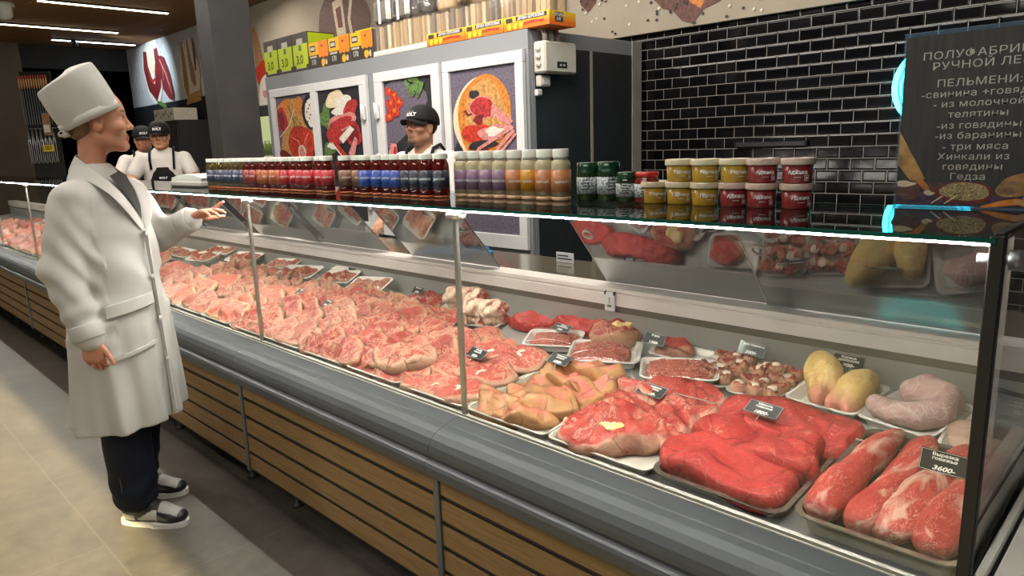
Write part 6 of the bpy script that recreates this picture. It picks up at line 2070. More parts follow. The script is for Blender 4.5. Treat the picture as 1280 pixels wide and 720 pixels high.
class Head:
    """head frame: +x nose, +y left, +z up, origin between the ears"""
    def __init__(self, o, yaw=0.0, pitch=0.0, roll=0.0, s=1.0):
        self.o = np.array(o, float); self.s = s
        self.R = np.array(Euler((roll, pitch, yaw), 'XYZ').to_matrix())

    def P(self, p):
        return self.o + self.R @ (np.array(p, float) * self.s)

    def inv(self, V):
        return ((V - self.o) @ self.R) / self.s

    def build(self, F, male=False, smile=0.0):
        s = self.s
        E = lambda c, r, k=.01, op='add': F.ell(self.P(c), np.array(r) * s, k, self.R, op)
        C = lambda a, b, ra, rb, k=.01, op='add': F.cap(self.P(a), self.P(b), ra * s, rb * s, k, op)
        E((-.012, 0, .050), (.096, .076, .085))
        E((.022, 0, .030), (.074, .068, .080), .02)
        E((.028, 0, -.035), (.060, .058 if male else .053, .072), .02)
        jw = .004 if male else -.005
        C((.0, -.048 - jw, -.055), (.062, -.018, -.090), .020, .018, .02); C((.0, .048 + jw, -.055), (.062, .018, -.090), .020, .018, .02)
        E((.070, 0, -.092), (.021, .021 + jw, .018), .014)
        for q in (-1, 1):
            E((.062, q * .042, -.022), (.026, .024, .022), .018)
            C((.084, q * .018, .036), (.070, q * .048, .034), .008, .007, .014)
            E((.086, q * .031, .013), (.014, .017, .011), .010, 'cut')
            E((.0705, q * .031, .012), (.0125, .0125, .0125), .002)
            C((.079, q * .019, .0195), (.076, q * .045, .018), .0035, .003, .003)
            C((.080, q * .019, .005), (.076, q * .044, .005), .003, .0025, .004)
            E((-.004, q * .075, -.004), (.019, .009, .032), .006)
            E((.004, q * .083, .0), (.010, .007, .018), .004, 'cut')
            C((-.012, q * .080, .018), (-.014, q * .080, -.016), .006, .005, .004)
            E((.094, q * .012, -.027), (.010, .008, .008), .006)
        C((.086, 0, .020), (.106, 0, -.022), .008, .0095, .010)
        E((.108, 0, -.023), (.010, .010, .009), .005)
        w_ = .021 + .006 * smile
        C((.076, -w_, -.058 + .004 * smile), (.087, 0, -.0565), .0045, .0065, .006); C((.076, w_, -.058 + .004 * smile), (.087, 0, -.0565), .0045, .0065, .006)
        C((.075, -w_ * .9, -.063 + .004 * smile), (.085, 0, -.067), .0045, .007, .006); C((.075, w_ * .9, -.063 + .004 * smile), (.085, 0, -.067), .0045, .007, .006)
        r = .058 if male else .045
        C((-.028, 0, -.03), (-.045, 0, -.16), r, r, .03)

    def paint(self, V, skin, lips, brow, iris=(.06, .04, .03), beard=None, flush=(.5, .16, .1)):
        q = self.inv(V)
        x, y, z = q[:, 0], q[:, 1], q[:, 2]
        col = np.tile(np.array(skin, float), (len(V), 1))

        def el(c, r):
            return (((q - np.array(c)) / np.array(r)) ** 2).sum(1)

        def blend(mask, c, amt=1.0):
            m_ = np.clip(mask, 0, 1)[:, None] * amt
            col[:] = col * (1 - m_) + np.array(c) * m_
        hd = (np.abs(x) < .15) & (np.abs(y) < .12) & (np.abs(z) < .16)
        for s_ in (-1, 1):
            blend(hd * np.clip(1 - el((.072, s_ * .045, -.03), (.03, .03, .028)), 0, 1) * 1.3, flush, .35)
            blend(hd * np.clip(1 - el((-.004, s_ * .08, -.004), (.025, .02, .04)), 0, 1), flush, .3)
        blend(hd * np.clip(1 - el((.116, 0, -.028), (.02, .02, .02)), 0, 1), flush, .3)
        if beard is not None:
            band = np.clip(1.6 - el((.078, 0, -.090), (.032, .030, .030)), 0, 1) + np.clip(1.3 - el((.092, 0, -.046), (.016, .026, .006)), 0, 1)
            blend(hd * band, beard, .75)
            st = np.clip(1.5 - el((.02, 0, -.085), (.075, .075, .045)), 0, 1) * (x > -.02)
            blend(hd * st, beard, .25)
        blend(hd * (np.clip(1.25 - el((.088, 0, -.057), (.016, .024, .006)), 0, 1) * 3 + np.clip(1.25 - el((.086, 0, -.067), (.016, .022, .007)), 0, 1) * 3), lips, .8)
        for s_ in (-1, 1):
            eye = el((.0705, s_ * .031, .012), (.0135, .0135, .0135)) < 1.0
            front = (x > .0745)
            rim = (np.abs(z - .012) > .0062)
            col[hd & eye & front & ~rim] = (.72, .68, .64)
            dyz = np.hypot(y - s_ * .031, z - .012)
            col[hd & eye & front & (dyz < .0056)] = iris
            col[hd & eye & front & (dyz < .0026)] = (.01, .01, .01)
            br = np.clip(1.3 - el((.082, s_ * .033, .036), (.022, .021, .0055)), 0, 1) * 2
            blend(hd * br, brow, .85)
            ls = hd & eye & front & (z > .0165) & (z < .0195)
            col[ls] = np.array(brow) * .7
        return col


def hand(F, wrist, d, back, curls, thumb=(.6, -.75, -.35), s=1.0, spread=0.0, tb=0.35):
    """palm, four unequal bent fingers and a thumb; d = wrist to knuckles, back = normal of the back of the hand, thumb on the -side"""
    d = np.array(d, float); d /= np.linalg.norm(d)
    b = np.array(back, float); b -= d * (b @ d); b /= np.linalg.norm(b)
    side = np.cross(d, b)
    side *= s_sign.get('v', 1)
    w_ = np.array(wrist, float)
    offs = (-.0285, -.0095, .0095, .0275)
    L = (.070, .078, .072, .056)
    rad = (.0088, .0090, .0086, .0076)
    for i in range(4):
        kn = w_ + d * (.083 - .006 * abs(i - 1)) * s + side * offs[i] * s
        F.cap(w_ + side * offs[i] * .55 * s + d * .004, kn, .0155 * s, .0115 * s, .012)
        a = 0.0
        p = kn
        dirv = d + side * spread * (i - 1.4)
        dirv = dirv / np.linalg.norm(dirv)
        c = curls[i]
        for j, fr in enumerate((.44, .31, .25)):
            a += c[j] if isinstance(c, (tuple, list)) else c * (0.7, 1.1, .8)[j]
            q = p + (dirv * math.cos(a) - b * math.sin(a)) * L[i] * fr * s
            F.cap(p, q, rad[i] * (1 - .08 * j) * s, rad[i] * (.93 - .08 * j) * s, .0025)
            p = q
    t0 = w_ + d * .022 * s - side * .024 * s - b * .006 * s
    tv = d * thumb[0] + side * thumb[1] - b * (-thumb[2]) * -1
    tv = tv / np.linalg.norm(tv)
    t1 = t0 + tv * .040 * s
    tv2 = tv * math.cos(tb) + d * math.sin(tb); tv2 /= np.linalg.norm(tv2)
    t2 = t1 + tv2 * .030 * s
    t3 = t2 + (tv2 * .9 + d * .25) * .022 * s
    F.cap(w_ + d * .01 * s - side * .012 * s, t0, .015 * s, .0135 * s, .01)
    F.cap(t0, t1, .0135 * s, .0105 * s, .006); F.cap(t1, t2, .0100 * s, .0092 * s, .003); F.cap(t2, t3, .0092 * s, .0078 * s, .003)


s_sign = {'v': 1}


def skin_colors(V, base, red=(.50, .17, .11)):
    return np.tile(np.array(base, float), (len(V), 1))


def sneaker(parent, loc, rz, side):
    t = link('sneaker', None, parent, loc, (0, 0, rz))
    out = []
    for i in range(40):
        a = 2 * math.pi * i / 40
        x = .142 * math.cos(a)
        w_ = .050 * (abs(math.sin(a)) ** .75) * (1 if x > 0 else .82) * (1 if math.sin(a) > 0 else -1)
        out.append((x, w_ + .006 * side * (x > 0) * math.cos(a)))
    m = MB(); m.prism(out, 'z', 0.0, .021); m.obj('sole', plain('sneaker_sole_white', (.68, .67, .63), .5, 0, .06, 30), t)
    F = Field((-.17, -.08, 0), (.17, .08, .15), .004)
    F.ell((-.075, 0, .052), (.058, .038, .058), .02).ell((.0, 0, .048), (.09, .041, .042), .03).ell((.078, .003 * side, .036), (.060, .044, .030), .02).cap((-.055, 0, .10), (-.06, 0, .075), .040, .038, .02).cap((-.02, 0, .088), (.05, 0, .058), .024, .018, .02)
    V, Q = F.skin(1)
    x, y, z = V.T
    col = np.tile(np.array((.016, .015, .016)), (len(V), 1))
    white = np.array((.62, .60, .56)); grey = np.array((.40, .38, .36))
    toe = (x > .038) & (z > .043) & (x < .115) & (np.abs(y) < .034)
    col[toe] = grey
    panel = (np.abs(y) > .024) & (x > -.045) & (x < .035) & (z > .03) & (z < .036 + .035 * np.clip((x + .045) / .06, 0, 1))
    col[panel] = white
    heel = (x < -.06) & (z > .028) & (z < .052)
    col[heel] = white
    link('upper', np_mesh('sneaker_upper', V, Q, SHOEM, col), t)
    m = MB()
    for k_ in range(4):
        xx = .0 + .016 * k_
        m.tube([(xx, -.022, .083 - .011 * k_), (xx + .004, 0, .098 - .012 * k_), (xx, .022, .083 - .011 * k_)], .0028, 6)
    m.obj('laces', MATS['sneaker_sole_white'], t)
    return t


def ribbon(inner, outer, th, name, mat, parent, sub=1):
    """cloth band between two edge lines with a little thickness"""
    n = len(inner)
    I = np.array(inner, float); O = np.array(outer, float)
    mid = (I + O) / 2
    V = []
    C = mid.mean(0)
    nor = []
    for i in range(n):
        t_ = mid[min(i + 1, n - 1)] - mid[max(i - 1, 0)]
        nn = np.cross(t_, O[i] - I[i]); nn /= np.linalg.norm(nn) + 1e-9
        nor.append(nn)
    m = MB()
    vv = []
    for i in range(n):
        a = nor[i] * th
        vv += [tuple(I[i]), tuple(O[i]), tuple(O[i] + a), tuple(I[i] + a)]
    ff = []
    for i in range(n - 1):
        for k_ in range(4):
            j = (k_ + 1) % 4
            ff.append((4 * i + k_, 4 * i + j, 4 * i + 4 + j, 4 * i + 4 + k_))
    ff.append((3, 2, 1, 0)); ff.append(tuple(4 * (n - 1) + q for q in range(4)))
    m.add(vv, ff, 0, True)
    o = m.obj(name, mat, parent)
    md = o.modifiers.new('round', 'SUBSURF'); md.levels = 1; md.render_levels = 2
    return o


# ------------------------------------------------------------------ customer in the white coat
HB = math.radians(40)
cust = thing('person', 'woman customer in white coat and tall white cap, one hand on the glass counter', 'person', (-2.90, 0.81, 0), (0, 0, HB))
hd = Head((-.012, .02, 1.545), yaw=math.radians(36), pitch=math.radians(-3), s=.98)
F = Field((-.36, -.34, 0.02), (.42, .42, 1.72), .0045)
F.loft([.78, .95, 1.08, 1.22, 1.30, 1.36], [-.02, -.02, -.02, -.02, -.03, -.03], [0, 0, 0, 0, 0, 0], [.11, .105, .095, .10, .08, .05], [.165, .16, .13, .145, .13, .06], .03)
for sy, ank in ((-1, (-.02, -.06)), (1, (-.155, .166))):
    F.cap((-.02, sy * .09, .86), (-.015 + .4 * ank[0], sy * .08 * .5 + .5 * ank[1], .48), .085, .058, .03).cap((-.015 + .4 * ank[0], sy * .08 * .5 + .5 * ank[1], .48), (ank[0], ank[1], .09), .056, .036, .02)
hd.build(F)
# right arm hangs, left arm reaches to the glass edge
RA = [(-.025, -.160, 1.275), (-.060, -.222, 1.045), (.010, -.228, .800)]
LA = [(-.015, .160, 1.270), (.0, .285, 1.095), (.175, .245, 1.168)]
for A in (RA, LA):
    F.cap(A[0], A[1], .046, .038, .03).cap(A[1], A[2], .036, .025, .02)
s_sign['v'] = 1
hand(F, RA[2], (.10, .0, -1), (.25, -1, .0), (.55, .6, .62, .66), thumb=(.75, -.5, -.2), s=.95)
hand(F, LA[2], (.88, -.10, .36), (-.36, .18, .92), ((-.28, .05, .10), (.28, .3, .2), (.42, .35, .25), (.5, .4, .3)), thumb=(.7, -.6, .3), s=.95, spread=.06)
V, Q = F.skin(1)
col = hd.paint(V, (.66, .31, .19), (.44, .08, .08), (.16, .09, .05), flush=(.60, .20, .13))
hands = V[:, 2] < 1.3
col[hands] = col[hands] * .5 + np.array((.58, .25, .17)) * .5
link('body', np_mesh('customer_body', V, Q, SKIN, col), cust)


def wr_coat(X, Y, Z):
    low = np.clip((0.95 - Z) / .5, 0, 1)
    a = np.arctan2(Y, X + .03)
    f = .012 * low * np.sin(9 * a + 3 * np.sin(2 * Z)) + .006 * low * np.sin(15 * a + 5 * Z)
    f += .008 * np.sin(26 * Z + 9 * Y - 6 * X + 2 * np.sin(8 * Y)) * np.exp(-((Z - 1.02) / .16) ** 2)
    f += .0055 * np.sin(34 * Z - 22 * Y + 14 * X) * np.exp(-((Z - 1.25) / .12) ** 2)
    return f


F = Field((-.36, -.36, .36), (.40, .42, 1.48), .005)
F.loft([.425, .60, .80, .93, 1.05, 1.15, 1.235, 1.30, 1.355, 1.40], [-.035, -.03, -.025, -.025, -.022, -.018, -.018, -.028, -.04, -.045], [.0] * 10,
       [.175, .168, .155, .145, .138, .134, .122, .100, .074, .054], [.222, .212, .203, .193, .182, .178, .168, .145, .105, .066], .025, wr_coat, 2.15)


def sleeve(A, ra, rb, rc):
    a, b, c = [np.array(q, float) for q in A]
    e = c + (c - b) / np.linalg.norm(c - b) * -.004
    F.cap(a, b, ra, rb, .035).cap(b, e, rb, rc, .02)


sleeve(RA, .070, .064, .048)
sleeve(LA, .068, .060, .044)
# crumple the sleeves
ax = [F.lo[i] + F.h * np.arange(F.n[i]) for i in range(3)]
X, Y, Z = np.meshgrid(*ax, indexing='ij')
arm = (np.abs(Y + .01) > .15) & (Z > .74)
F.g += (arm * (.0042 * np.sin(58 * Z + 24 * X + 3 * np.sin(25 * X) + 2 * np.sin(30 * Y)) * np.exp(-((Z - 1.05) / .15) ** 2) + .005 * np.sin(75 * Z - 30 * X) * np.exp(-((Z - .86) / .09) ** 2) + .0032 * np.sin(40 * Z + 30 * X + 2 * np.sin(18 * Y)) * np.exp(-((Z - 1.3) / .1) ** 2))).astype(np.float32)
V, Q = F.skin(1)
coat = link('coat', np_mesh('white_coat', V, Q, COATM), cust)
half_i = [(.124, -.002, 1.155), (.114, -.016, 1.225), (.086, -.038, 1.300), (.035, -.068, 1.365), (-.035, -.064, 1.415), (-.082, -.034, 1.435)]
half_o = [(.126, -.012, 1.145), (.128, -.078, 1.215), (.098, -.118, 1.290), (.030, -.116, 1.335), (-.060, -.102, 1.362), (-.112, -.052, 1.375)]
inner = half_i + [(-.098, 0, 1.44)] + [(x_, -y_, z_) for x_, y_, z_ in reversed(half_i)]
outer = half_o + [(-.130, 0, 1.378)] + [(x_, -y_, z_) for x_, y_, z_ in reversed(half_o)]
ribbon(inner, outer, -.007, 'collar', COATM, coat)
m = MB()
pl = [(.120, 0, 1.19), (.112, -.014, 1.235), (.085, -.032, 1.300), (.050, -.048, 1.355), (.058, 0, 1.372), (.050, .048, 1.355), (.085, .032, 1.300), (.112, .014, 1.235)]
m.add(pl + [(.098, 0, 1.28)], [(i, (i + 1) % len(pl), len(pl)) for i in range(len(pl))], 0, True)
m.obj('shirt_front', SHIRTM, cust)


def patch(pts_uv, th, name, mat, parent, zfun):
    """flat cloth patch laid on the coat: pts (angle about trunk axis, z)"""
    m = MB(); n = len(pts_uv)
    vv = [zfun(a, z, 0) for a, z in pts_uv] + [zfun(a, z, th) for a, z in pts_uv]
    ff = [tuple(range(n, 2 * n))] + [(i, (i + 1) % n, n + (i + 1) % n, n + i) for i in range(n)]
    m.add(vv, ff); return m.obj(name, mat, parent)


def coat_pt(a, z, off):
    zs = [.425, .60, .80, .93, 1.05, 1.18]
    A = np.interp(z, zs, [.175, .168, .155, .145, .140, .138]) + .012 + off; B = np.interp(z, zs, [.222, .212, .205, .198, .19, .19]) + .012 + off
    c = math.cos(a); s = math.sin(a)
    k_ = 1 / ((abs(c) ** 2.15 + abs(s) ** 2.15) ** (1 / 2.15))
    return (np.interp(z, zs, [-.035, -.03, -.025, -.025, -.022, -.018]) + A * c * k_, B * s * k_, z)


def strip_pts(a0, a1, z0a, z0b, h, n=8):
    up = [(a0 + (a1 - a0) * i / n, z0a + (z0b - z0a) * i / n + h) for i in range(n + 1)]
    dn = [(a0 + (a1 - a0) * i / n, z0a + (z0b - z0a) * i / n) for i in range(n, -1, -1)]
    return up + dn


def coat_band(name, a0, a1, za, zb, h, mat=COATM, th=.003, n=10):
    m = MB(); vv, ff = [], []
    for i in range(n + 1):
        a = a0 + (a1 - a0) * i / n; z = za + (zb - za) * i / n
        vv += [coat_pt(a, z, -.01), coat_pt(a, z, th), coat_pt(a, z + h, th), coat_pt(a, z + h, -.01)]
    for i in range(n):
        for k_ in range(4):
            j = (k_ + 1) % 4
            ff.append((4 * i + k_, 4 * i + j, 4 * i + 4 + j, 4 * i + 4 + k_))
    ff += [(3, 2, 1, 0), tuple(4 * n + q for q in range(4))]
    m.add(vv, ff, 0, False); return m.obj(name, mat, coat)


STIT = plain('stitch_grey', (.16, .15, .14), .8)
coat_band('pocket_welt', -1.05, -.1, .862, .885, .042)
coat_band('pocket_stitching', -1.03, -.1, .858, .881, .0035, STIT, .0036)
coat_band('pocket_edge', -1.15, -.2, .70, .735, .012, COATM, .0012)
coat_band('front_overlap', -.02, .03, .45, .45, .70, COATM, .003, 1)
for i in range(4):
    z = .66 + .16 * i
    p = coat_pt(-.05, z, .004)
    m = MB(); m.lathe([(0, .0025), (.009, .0025), (.010, 0), (0, 0)], 14); m.obj('button', plain('pearl_button', (.6, .58, .54), .3), coat, p, (0, math.pi / 2, 0))
for A, r in ((RA, .052), (LA, .0475)):
    b, c = Vector(A[1]), Vector(A[2]); d = (c - b).normalized()
    m = MB(); m.tube([c - d * .055, c - d * .05, c - d * .004, c], [r + .001, r + .003, r + .002, r - .001], 20); m.obj('cuff', COATM, coat)
# jeans
F = Field((-.30, -.24, .03), (.20, .30, .95), .005)
for sy, ank in ((-1, (-.02, -.06)), (1, (-.155, .166))):
    kx, ky = -.015 + .4 * ank[0], sy * .08 * .5 + .5 * ank[1]
    F.cap((-.02, sy * .085, .84), (kx, ky, .50), .105, .088, .02).cap((kx, ky, .50), (ank[0] - .005, ank[1], .135), .088, .082, .02)
ax = [F.lo[i] + F.h * np.arange(F.n[i]) for i in range(3)]
X, Y, Z = np.meshgrid(*ax, indexing='ij')
F.g = np.maximum(F.g + (.004 * np.sin(60 * Z + 12 * X + 2 * np.sin(30 * Y)) * np.exp(-((Z - .15) / .08) ** 2) + .003 * np.sin(30 * Z - 20 * X) * np.exp(-((Z - .45) / .12) ** 2)).astype(np.float32), (.052 - Z).astype(np.float32))
V, Q = F.skin(1)
jeans = link('jeans', np_mesh('dark_jeans', V, Q, DENIM), cust)
m = MB(); m.tube([(-.01, -.148, .46), (-.018, -.146, .36), (-.02, -.144, .25), (-.02, -.144, .16)], .0022, 6); m.obj('leg_seam', plain('denim_seam', (.06, .07, .10), .8), jeans)
sneaker(cust, (.04, -.06, .0005), -.04, -1)
sneaker(cust, (-.10, .166, .0005), .06, 1)
# tall cap
R_h = hd.R
capo = thing('cap', None, None); capo.parent = cust
capo.name = 'medical_cap'
axis0, axis1 = np.array((-.016, 0, .020)), np.array((-.080, 0, .172))
m = MB(); V_, F_ = [], []
ax_d = (axis1 - axis0) / np.linalg.norm(axis1 - axis0)
u_ = np.array((ax_d[2], 0, -ax_d[0]))
rings = [(-.012, .106, .092), (.0, .109, .094), (.045, .112, .098), (.095, .113, .102), (.146, .108, .100), (.153, .106, .098), (.157, .100, .093), (.166, .05, .05), (.166, .012, .012)]
ns = 48
for t_, a, b in rings:
    for i in range(ns):
        an = 2 * math.pi * i / ns
        k_ = 1 / ((abs(math.cos(an)) ** 2.3 + abs(math.sin(an)) ** 2.3) ** (1 / 2.3))
        fold = 1 + (.022 * math.sin(5 * an + 14 * t_) + .015 * math.sin(9 * an - 30 * t_ + 1)) * min(1, max(0, t_ / .06)) * (1 if t_ < .15 else .5)
        tilt = -.030 * math.cos(an) * 0
        p = axis0 + ax_d * (t_ + (.012 * math.cos(an) if t_ > .12 else 0)) + u_ * a * k_ * fold * math.cos(an) + np.array((0, 1, 0)) * b * k_ * fold * math.sin(an)
        V_.append(tuple(hd.P(p)))
for a in range(len(rings) - 1):
    for i in range(ns):
        j = (i + 1) % ns
        F_.append((a * ns + i, a * ns + j, (a + 1) * ns + j, (a + 1) * ns + i))
F_.append(tuple(range((len(rings) - 1) * ns, len(rings) * ns))); F_.append(tuple(reversed(range(ns))))
m.add(V_, F_, 0, True)
co = m.obj('cap_crown', COATM, capo); md = co.modifiers.new('round', 'SUBSURF'); md.levels = 1; md.render_levels = 2
m = MB(); ring = []
for i in range(ns):
    an = 2 * math.pi * i / ns
    p = axis0 + ax_d * .006 + u_ * .1125 * math.cos(an) + np.array((0, 1, 0)) * .0975 * math.sin(an)
    ring.append(hd.P(p))
V_, F_ = [], []
for i in range(ns):
    c = Vector(ring[i]); axw = Vector(hd.R @ ax_d); ou = (c - Vector(hd.P(axis0))).normalized()
    for du, dv in ((-.006, -.015), (.0012, -.015), (.0012, .014), (-.006, .014)):
        V_.append(tuple(c + ou * du + axw * dv))
for i in range(ns):
    j = (i + 1) % ns
    for k_ in range(4):
        F_.append((4 * i + k_, 4 * i + (k_ + 1) % 4, 4 * j + (k_ + 1) % 4, 4 * j + k_))
m.add(V_, F_, 0, True); m.obj('cap_band', COATM, capo)
kp = hd.P((-.112, -.03, -.035))
m = MB(); m.lathe([(0, -.012), (.017, -.008), (.02, 0), (.015, .01), (0, .013)], 16, tuple(kp)); m.obj('cap_tie', COATM, capo)
kp2 = hd.P((-.122, -.047, -.030))
m = MB(); m.lathe([(0, -.004), (.005, -.003), (.005, .003), (0, .004)], 10, tuple(kp2)); m.obj('cap_snap', GASK, capo)
# earring and hair at the nape
F = Field(np.array(hd.P((-.14, -.09, -.09))) - .03, np.array(hd.P((.02, .09, .09))) + .03, .005)
F = Field((-.20, -.16, 1.42), (.14, .20, 1.70), .005)
F.ell(hd.P((-.024, 0, .030)), np.array((.093, .078, .085)), .01, hd.R).ell(hd.P((-.065, 0, -.032)), np.array((.034, .046, .026)), .02, hd.R)
ax = [F.lo[i] + F.h * np.arange(F.n[i]) for i in range(3)]
X, Y, Z = np.meshgrid(*ax, indexing='ij'); q = hd.inv(np.stack([X, Y, Z], -1).reshape(-1, 3)); 
F.g = np.maximum(F.g, (q[:, 0] + .030 - .6 * np.clip(q[:, 2] - .03, 0, 1)).reshape(F.g.shape).astype(np.float32))
V, Q = F.skin(1)
link('hair', np_mesh('light_brown_hair', V, Q, plain('light_brown_hair', (.16, .085, .042), .6, 0, .3, 60, 0, .5, 220)), cust)


# ------------------------------------------------------------------ staff in caps and aprons
def ballcap(hd, parent, words, s=1.0):
    t = link('cap', None, parent)
    m = MB(); ns, nr = 40, 10
    V_, F_ = [], []
    c0 = np.array((-.014, 0, .048))
    for a in range(nr + 1):
        ph = (a / nr) * math.pi / 2
        for i in range(ns):
            an = 2 * math.pi * i / ns
            r = math.cos(ph) ** .8 if a < nr else .02
            p = c0 + np.array((.117 * r * math.cos(an), .096 * r * math.sin(an), -.012 + .112 * math.sin(ph) - .006 * math.cos(an) * (1 - a / nr)))
            V_.append(tuple(hd.P(p)))
    for a in range(nr):
        for i in range(ns):
            j = (i + 1) % ns; F_.append((a * ns + i, a * ns + j, (a + 1) * ns + j, (a + 1) * ns + i))
    F_.append(tuple(range(nr * ns, nr * ns + ns))); F_.append(tuple(reversed(range(ns))))
    m.add(V_, F_, 0, True); m.obj('crown', CAPM, t)
    m = MB(); V_, F_ = [], []; n = 14
    for k_ in range(2):
        for i in range(n + 1):
            an = -1.15 + 2.3 * i / n
            for rr in (0, .5, 1.0):
                x = .104 * math.cos(an) + rr * .070 * math.cos(an * .55); y = .093 * math.sin(an) * (1 - .14 * rr)
                z = .040 - .016 * rr - .020 * (math.sin(an) ** 2) - k_ * .004
                V_.append(tuple(hd.P((x - .012, y, z))))
    st = 3 * (n + 1)
    for i in range(n):
        for j in range(2):
            a = 3 * i + j
            F_.append((a, a + 3, a + 4, a + 1)); F_.append((st + a, st + a + 1, st + a + 4, st + a + 3))
    for i in range(n):
        F_.append((3 * i + 2, 3 * i + 5, st + 3 * i + 5, st + 3 * i + 2))
    m.add(V_, F_, 0, True); m.obj('visor', CAPM, t)
    if words:
        me = text_mesh('cap_print', words, .030, PRINTW, .0004, 1.15, bold=.0008)
        me2 = text_mesh('cap_print_small', '• • • • •', .010, PRINTW, .0004, 1.5)
        for mm, zz in ((me, .066), (me2, .086)):
            co = np.empty(len(mm.vertices) * 3, 'f'); mm.vertices.foreach_get('co', co); co = co.reshape(-1, 3)
            out = []
            for x, y, z in co:
                an = x / .107; zc = zz + y
                sn = min(.98, max(0, (zc - .036) / .112)); r = math.cos(math.asin(sn)) ** .8 + .02
                out.append(hd.P((-.014 + .117 * r * math.cos(an) + z + .002, .096 * r * math.sin(an), zc)))
            mm.vertices.foreach_set('co', np.array(out, 'f').ravel()); mm.update()
            link('cap_lettering', mm, t)
    return t


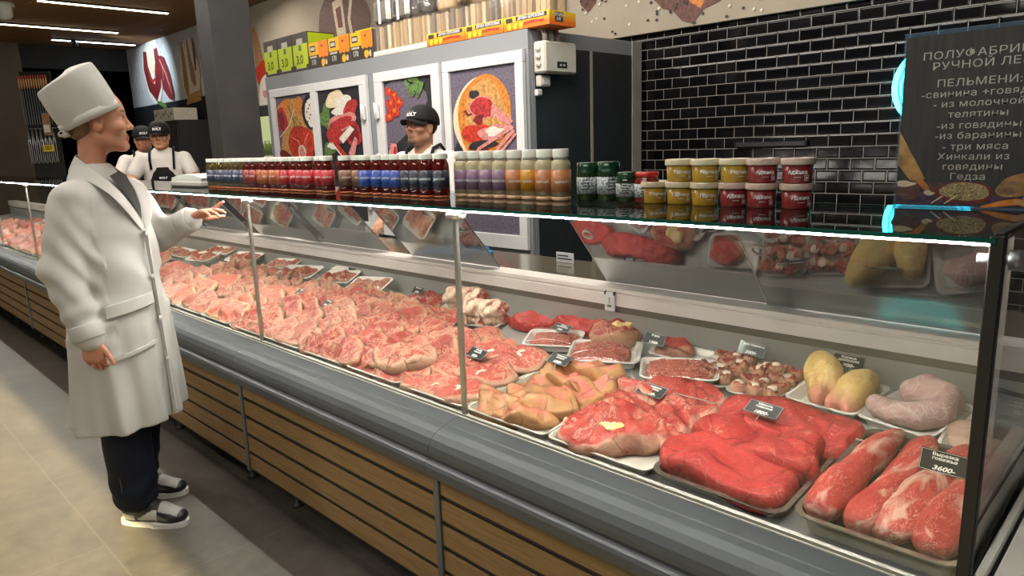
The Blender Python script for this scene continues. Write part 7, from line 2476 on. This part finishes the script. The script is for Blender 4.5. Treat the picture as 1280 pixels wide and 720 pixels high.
def staff(label, loc, rz, head_yaw, s=1.0, skin=(.50, .25, .15), beard=None, smile=0.0, arms='work', lean=0.0, h=.006, head_pitch=0.0, words='BOLT'):
    t = thing('person', label, 'person', loc, (0, 0, rz)); t.scale = (s, s, s)
    hd = Head((.035 + lean, 0, 1.555), yaw=head_yaw, pitch=head_pitch, s=1.04)
    F = Field((-.26, -.36, .0), (.62, .36, 1.76), h)
    F.loft([.80, .95, 1.10, 1.25, 1.36, 1.43], [-.02, -.01 + .2 * lean, 0 + .4 * lean, .0 + .7 * lean, -.01 + .9 * lean, -.01 + lean], [0] * 6, [.12, .12, .115, .115, .09, .055], [.17, .165, .165, .185, .18, .075], .03)
    for sy in (-1, 1):
        F.cap((-.01, sy * .095, .86), (0, sy * .105, .48), .088, .06, .03).cap((0, sy * .105, .48), (-.02, sy * .11, .09), .057, .04, .02).cap((-.03, sy * .11, .045), (.13, sy * .125, .035), .040, .030, .02)
    hd.build(F, True, smile)
    if arms == 'work':
        A = {q: [(lean, q * .185, 1.345), (.03 + lean, q * .265, 1.09), (.25 + lean, q * .19, .995)] for q in (-1, 1)}
    else:
        A = {q: [(lean, q * .185, 1.345), (.13 + lean, q * .28, 1.17), (.34 + lean, q * .15, 1.09)] for q in (-1, 1)}
    for q in (-1, 1):
        a = A[q]
        F.cap(a[0], a[1], .056, .044, .03).cap(a[1], a[2], .042, .029, .02)
        d = np.array(a[2]) - np.array(a[1])
        s_sign['v'] = 1 if q > 0 else -1
        hand(F, a[2], d / np.linalg.norm(d) + np.array((0, 0, -.1)), (.1, q * .25, 1), (.4, .45, .5, .5), thumb=(.7, -.6, .2))
    s_sign['v'] = 1
    V, Q = F.skin(1)
    col = hd.paint(V, skin, (.36, .12, .09), (.025, .018, .014), beard=beard, flush=(.50, .17, .10))
    link('body', np_mesh('staff_body', V, Q, SKIN, col), t)
    # tee shirt
    G = Field((-.28, -.42, .76), (.42, .42, 1.50), h)
    G.loft([.82, .95, 1.10, 1.25, 1.36, 1.425, 1.452], [-.02, -.01 + .2 * lean, .4 * lean, .7 * lean, -.01 + .9 * lean, -.015 + lean, -.015 + lean], [0] * 7, [.138, .136, .13, .13, .108, .08, .06], [.19, .182, .182, .202, .195, .10, .074], .03,
           lambda X, Y, Z: .004 * np.sin(38 * Z + 16 * Y + 2 * np.sin(20 * X)) * np.exp(-((Z - 1.05) / .15) ** 2))
    for q in (-1, 1):
        a = [np.array(p, float) for p in A[q]]
        G.cap(a[0], a[0] + (a[1] - a[0]) * .72, .070, .066, .03)
    V, Q = G.skin(1); link('tee_shirt', np_mesh('white_tee', V, Q, TEEM), t)
    # apron: bib and skirt with straps
    G = Field((-.1, -.24, .45), (.42, .24, 1.36), h)
    G.loft([.50, .80, .95, 1.10, 1.22, 1.27], [0, -.005, .0 + .2 * lean, .004 + .4 * lean, .006 + .65 * lean, .005 + .7 * lean], [0] * 6, [.16, .15, .148, .142, .140, .134], [.215, .205, .195, .19, .14, .11], .01)
    ax = [G.lo[i] + G.h * np.arange(G.n[i]) for i in range(3)]
    X, Y, Z = np.meshgrid(*ax, indexing='ij')
    G.g = np.maximum(G.g, (.02 + .5 * lean - X).astype(np.float32))
    V, Q = G.skin(1); ap = link('apron', np_mesh('black_apron', V, Q, APRM), t)
    for q in (-1, 1):
        m = MB(); m.tube([(.12 + .72 * lean, q * .10, 1.25), (.105 + .85 * lean, q * .105, 1.34), (.055 + .95 * lean, q * .105, 1.43), (-.03 + lean, q * .10, 1.452), (-.10 + lean, q * .08, 1.41)], .011, 8); m.obj('strap', APRM, ap)
    link('apron_print', text_mesh('apron_print', words, .024, PRINTW, .0006, 1.2, bold=.001), ap, (.152 + .58 * lean, 0, 1.17), (math.pi / 2, 0, math.pi / 2))
    # trousers
    G = Field((-.2, -.24, .05), (.2, .24, .95), .008)
    for sy in (-1, 1):
        G.cap((-.01, sy * .09, .86), (0, sy * .105, .48), .105, .08, .02).cap((0, sy * .105, .48), (-.02, sy * .11, .12), .08, .065, .02)
    V, Q = G.skin(1); link('trousers', np_mesh('dark_trousers', V, Q, DENIM), t)
    # cropped hair below the cap
    G = Field(hd.o - .17, hd.o + .17, .005)
    G.ell(hd.P((-.018, 0, .034)), np.array((.100, .0815, .085)) * hd.s, .01, hd.R)
    ax = [G.lo[i] + G.h * np.arange(G.n[i]) for i in range(3)]
    X, Y, Z = np.meshgrid(*ax, indexing='ij'); q = hd.inv(np.stack([X, Y, Z], -1).reshape(-1, 3))
    cut = np.maximum(q[:, 0] - .030, -(q[:, 2] + .028 + np.clip(-(q[:, 0] + .01), 0, .03) * .6))
    cut = np.maximum(cut, .012 - np.hypot(q[:, 0] + .0, (q[:, 2] + .004)) + .016)
    G.g = np.maximum(G.g, cut.reshape(G.g.shape).astype(np.float32))
    V, Q = G.skin(1); link('hair', np_mesh('cropped_hair', V, Q, HAIRM), t)
    ballcap(hd, t, words)
    return t


staff('man with goatee in black cap and apron behind the blue bottles', (-3.66, 2.93, 0), math.radians(-76), math.radians(-4), .985, (.62, .31, .19), (.10, .05, .03), 0.0, 'work', 0.03, head_pitch=math.radians(-11), words='BOLT')
staff('smiling man in black cap and apron, right of two staff behind the counter', (-7.54, 2.665, 0), math.radians(-28), math.radians(-2), 1.03, (.66, .34, .18), None, 1.0, 'lean', 0.06, .007, words='BOLT')
staff('man in black cap and apron, left of two staff, beside the customer\'s face', (-8.28, 2.73, 0), math.radians(-14), math.radians(2), 1.02, (.58, .27, .15), (.12, .06, .04), .3, 'lean', 0.03, .007, words='BOLT')

# folded white wrapping paper lying on the glass beside the bottles
t = thing('wrapping_paper', 'folded white wrapping paper on the glass top left of the violet bottles', 'paper', (-3.78, 1.50, ZT), (0, 0, .06))
m = MB(); m.box(-.16, .19, -.09, .09, 0, .03, .008); m.obj('lower_stack', COATM, t)
m = MB(); m.prism([(-.15, .0302), (.18, .0302), (.19, .045), (.10, .06), (-.05, .062), (-.15, .045)], 'y', -.08, .085); m.obj('upper_fold', TEEM, t)
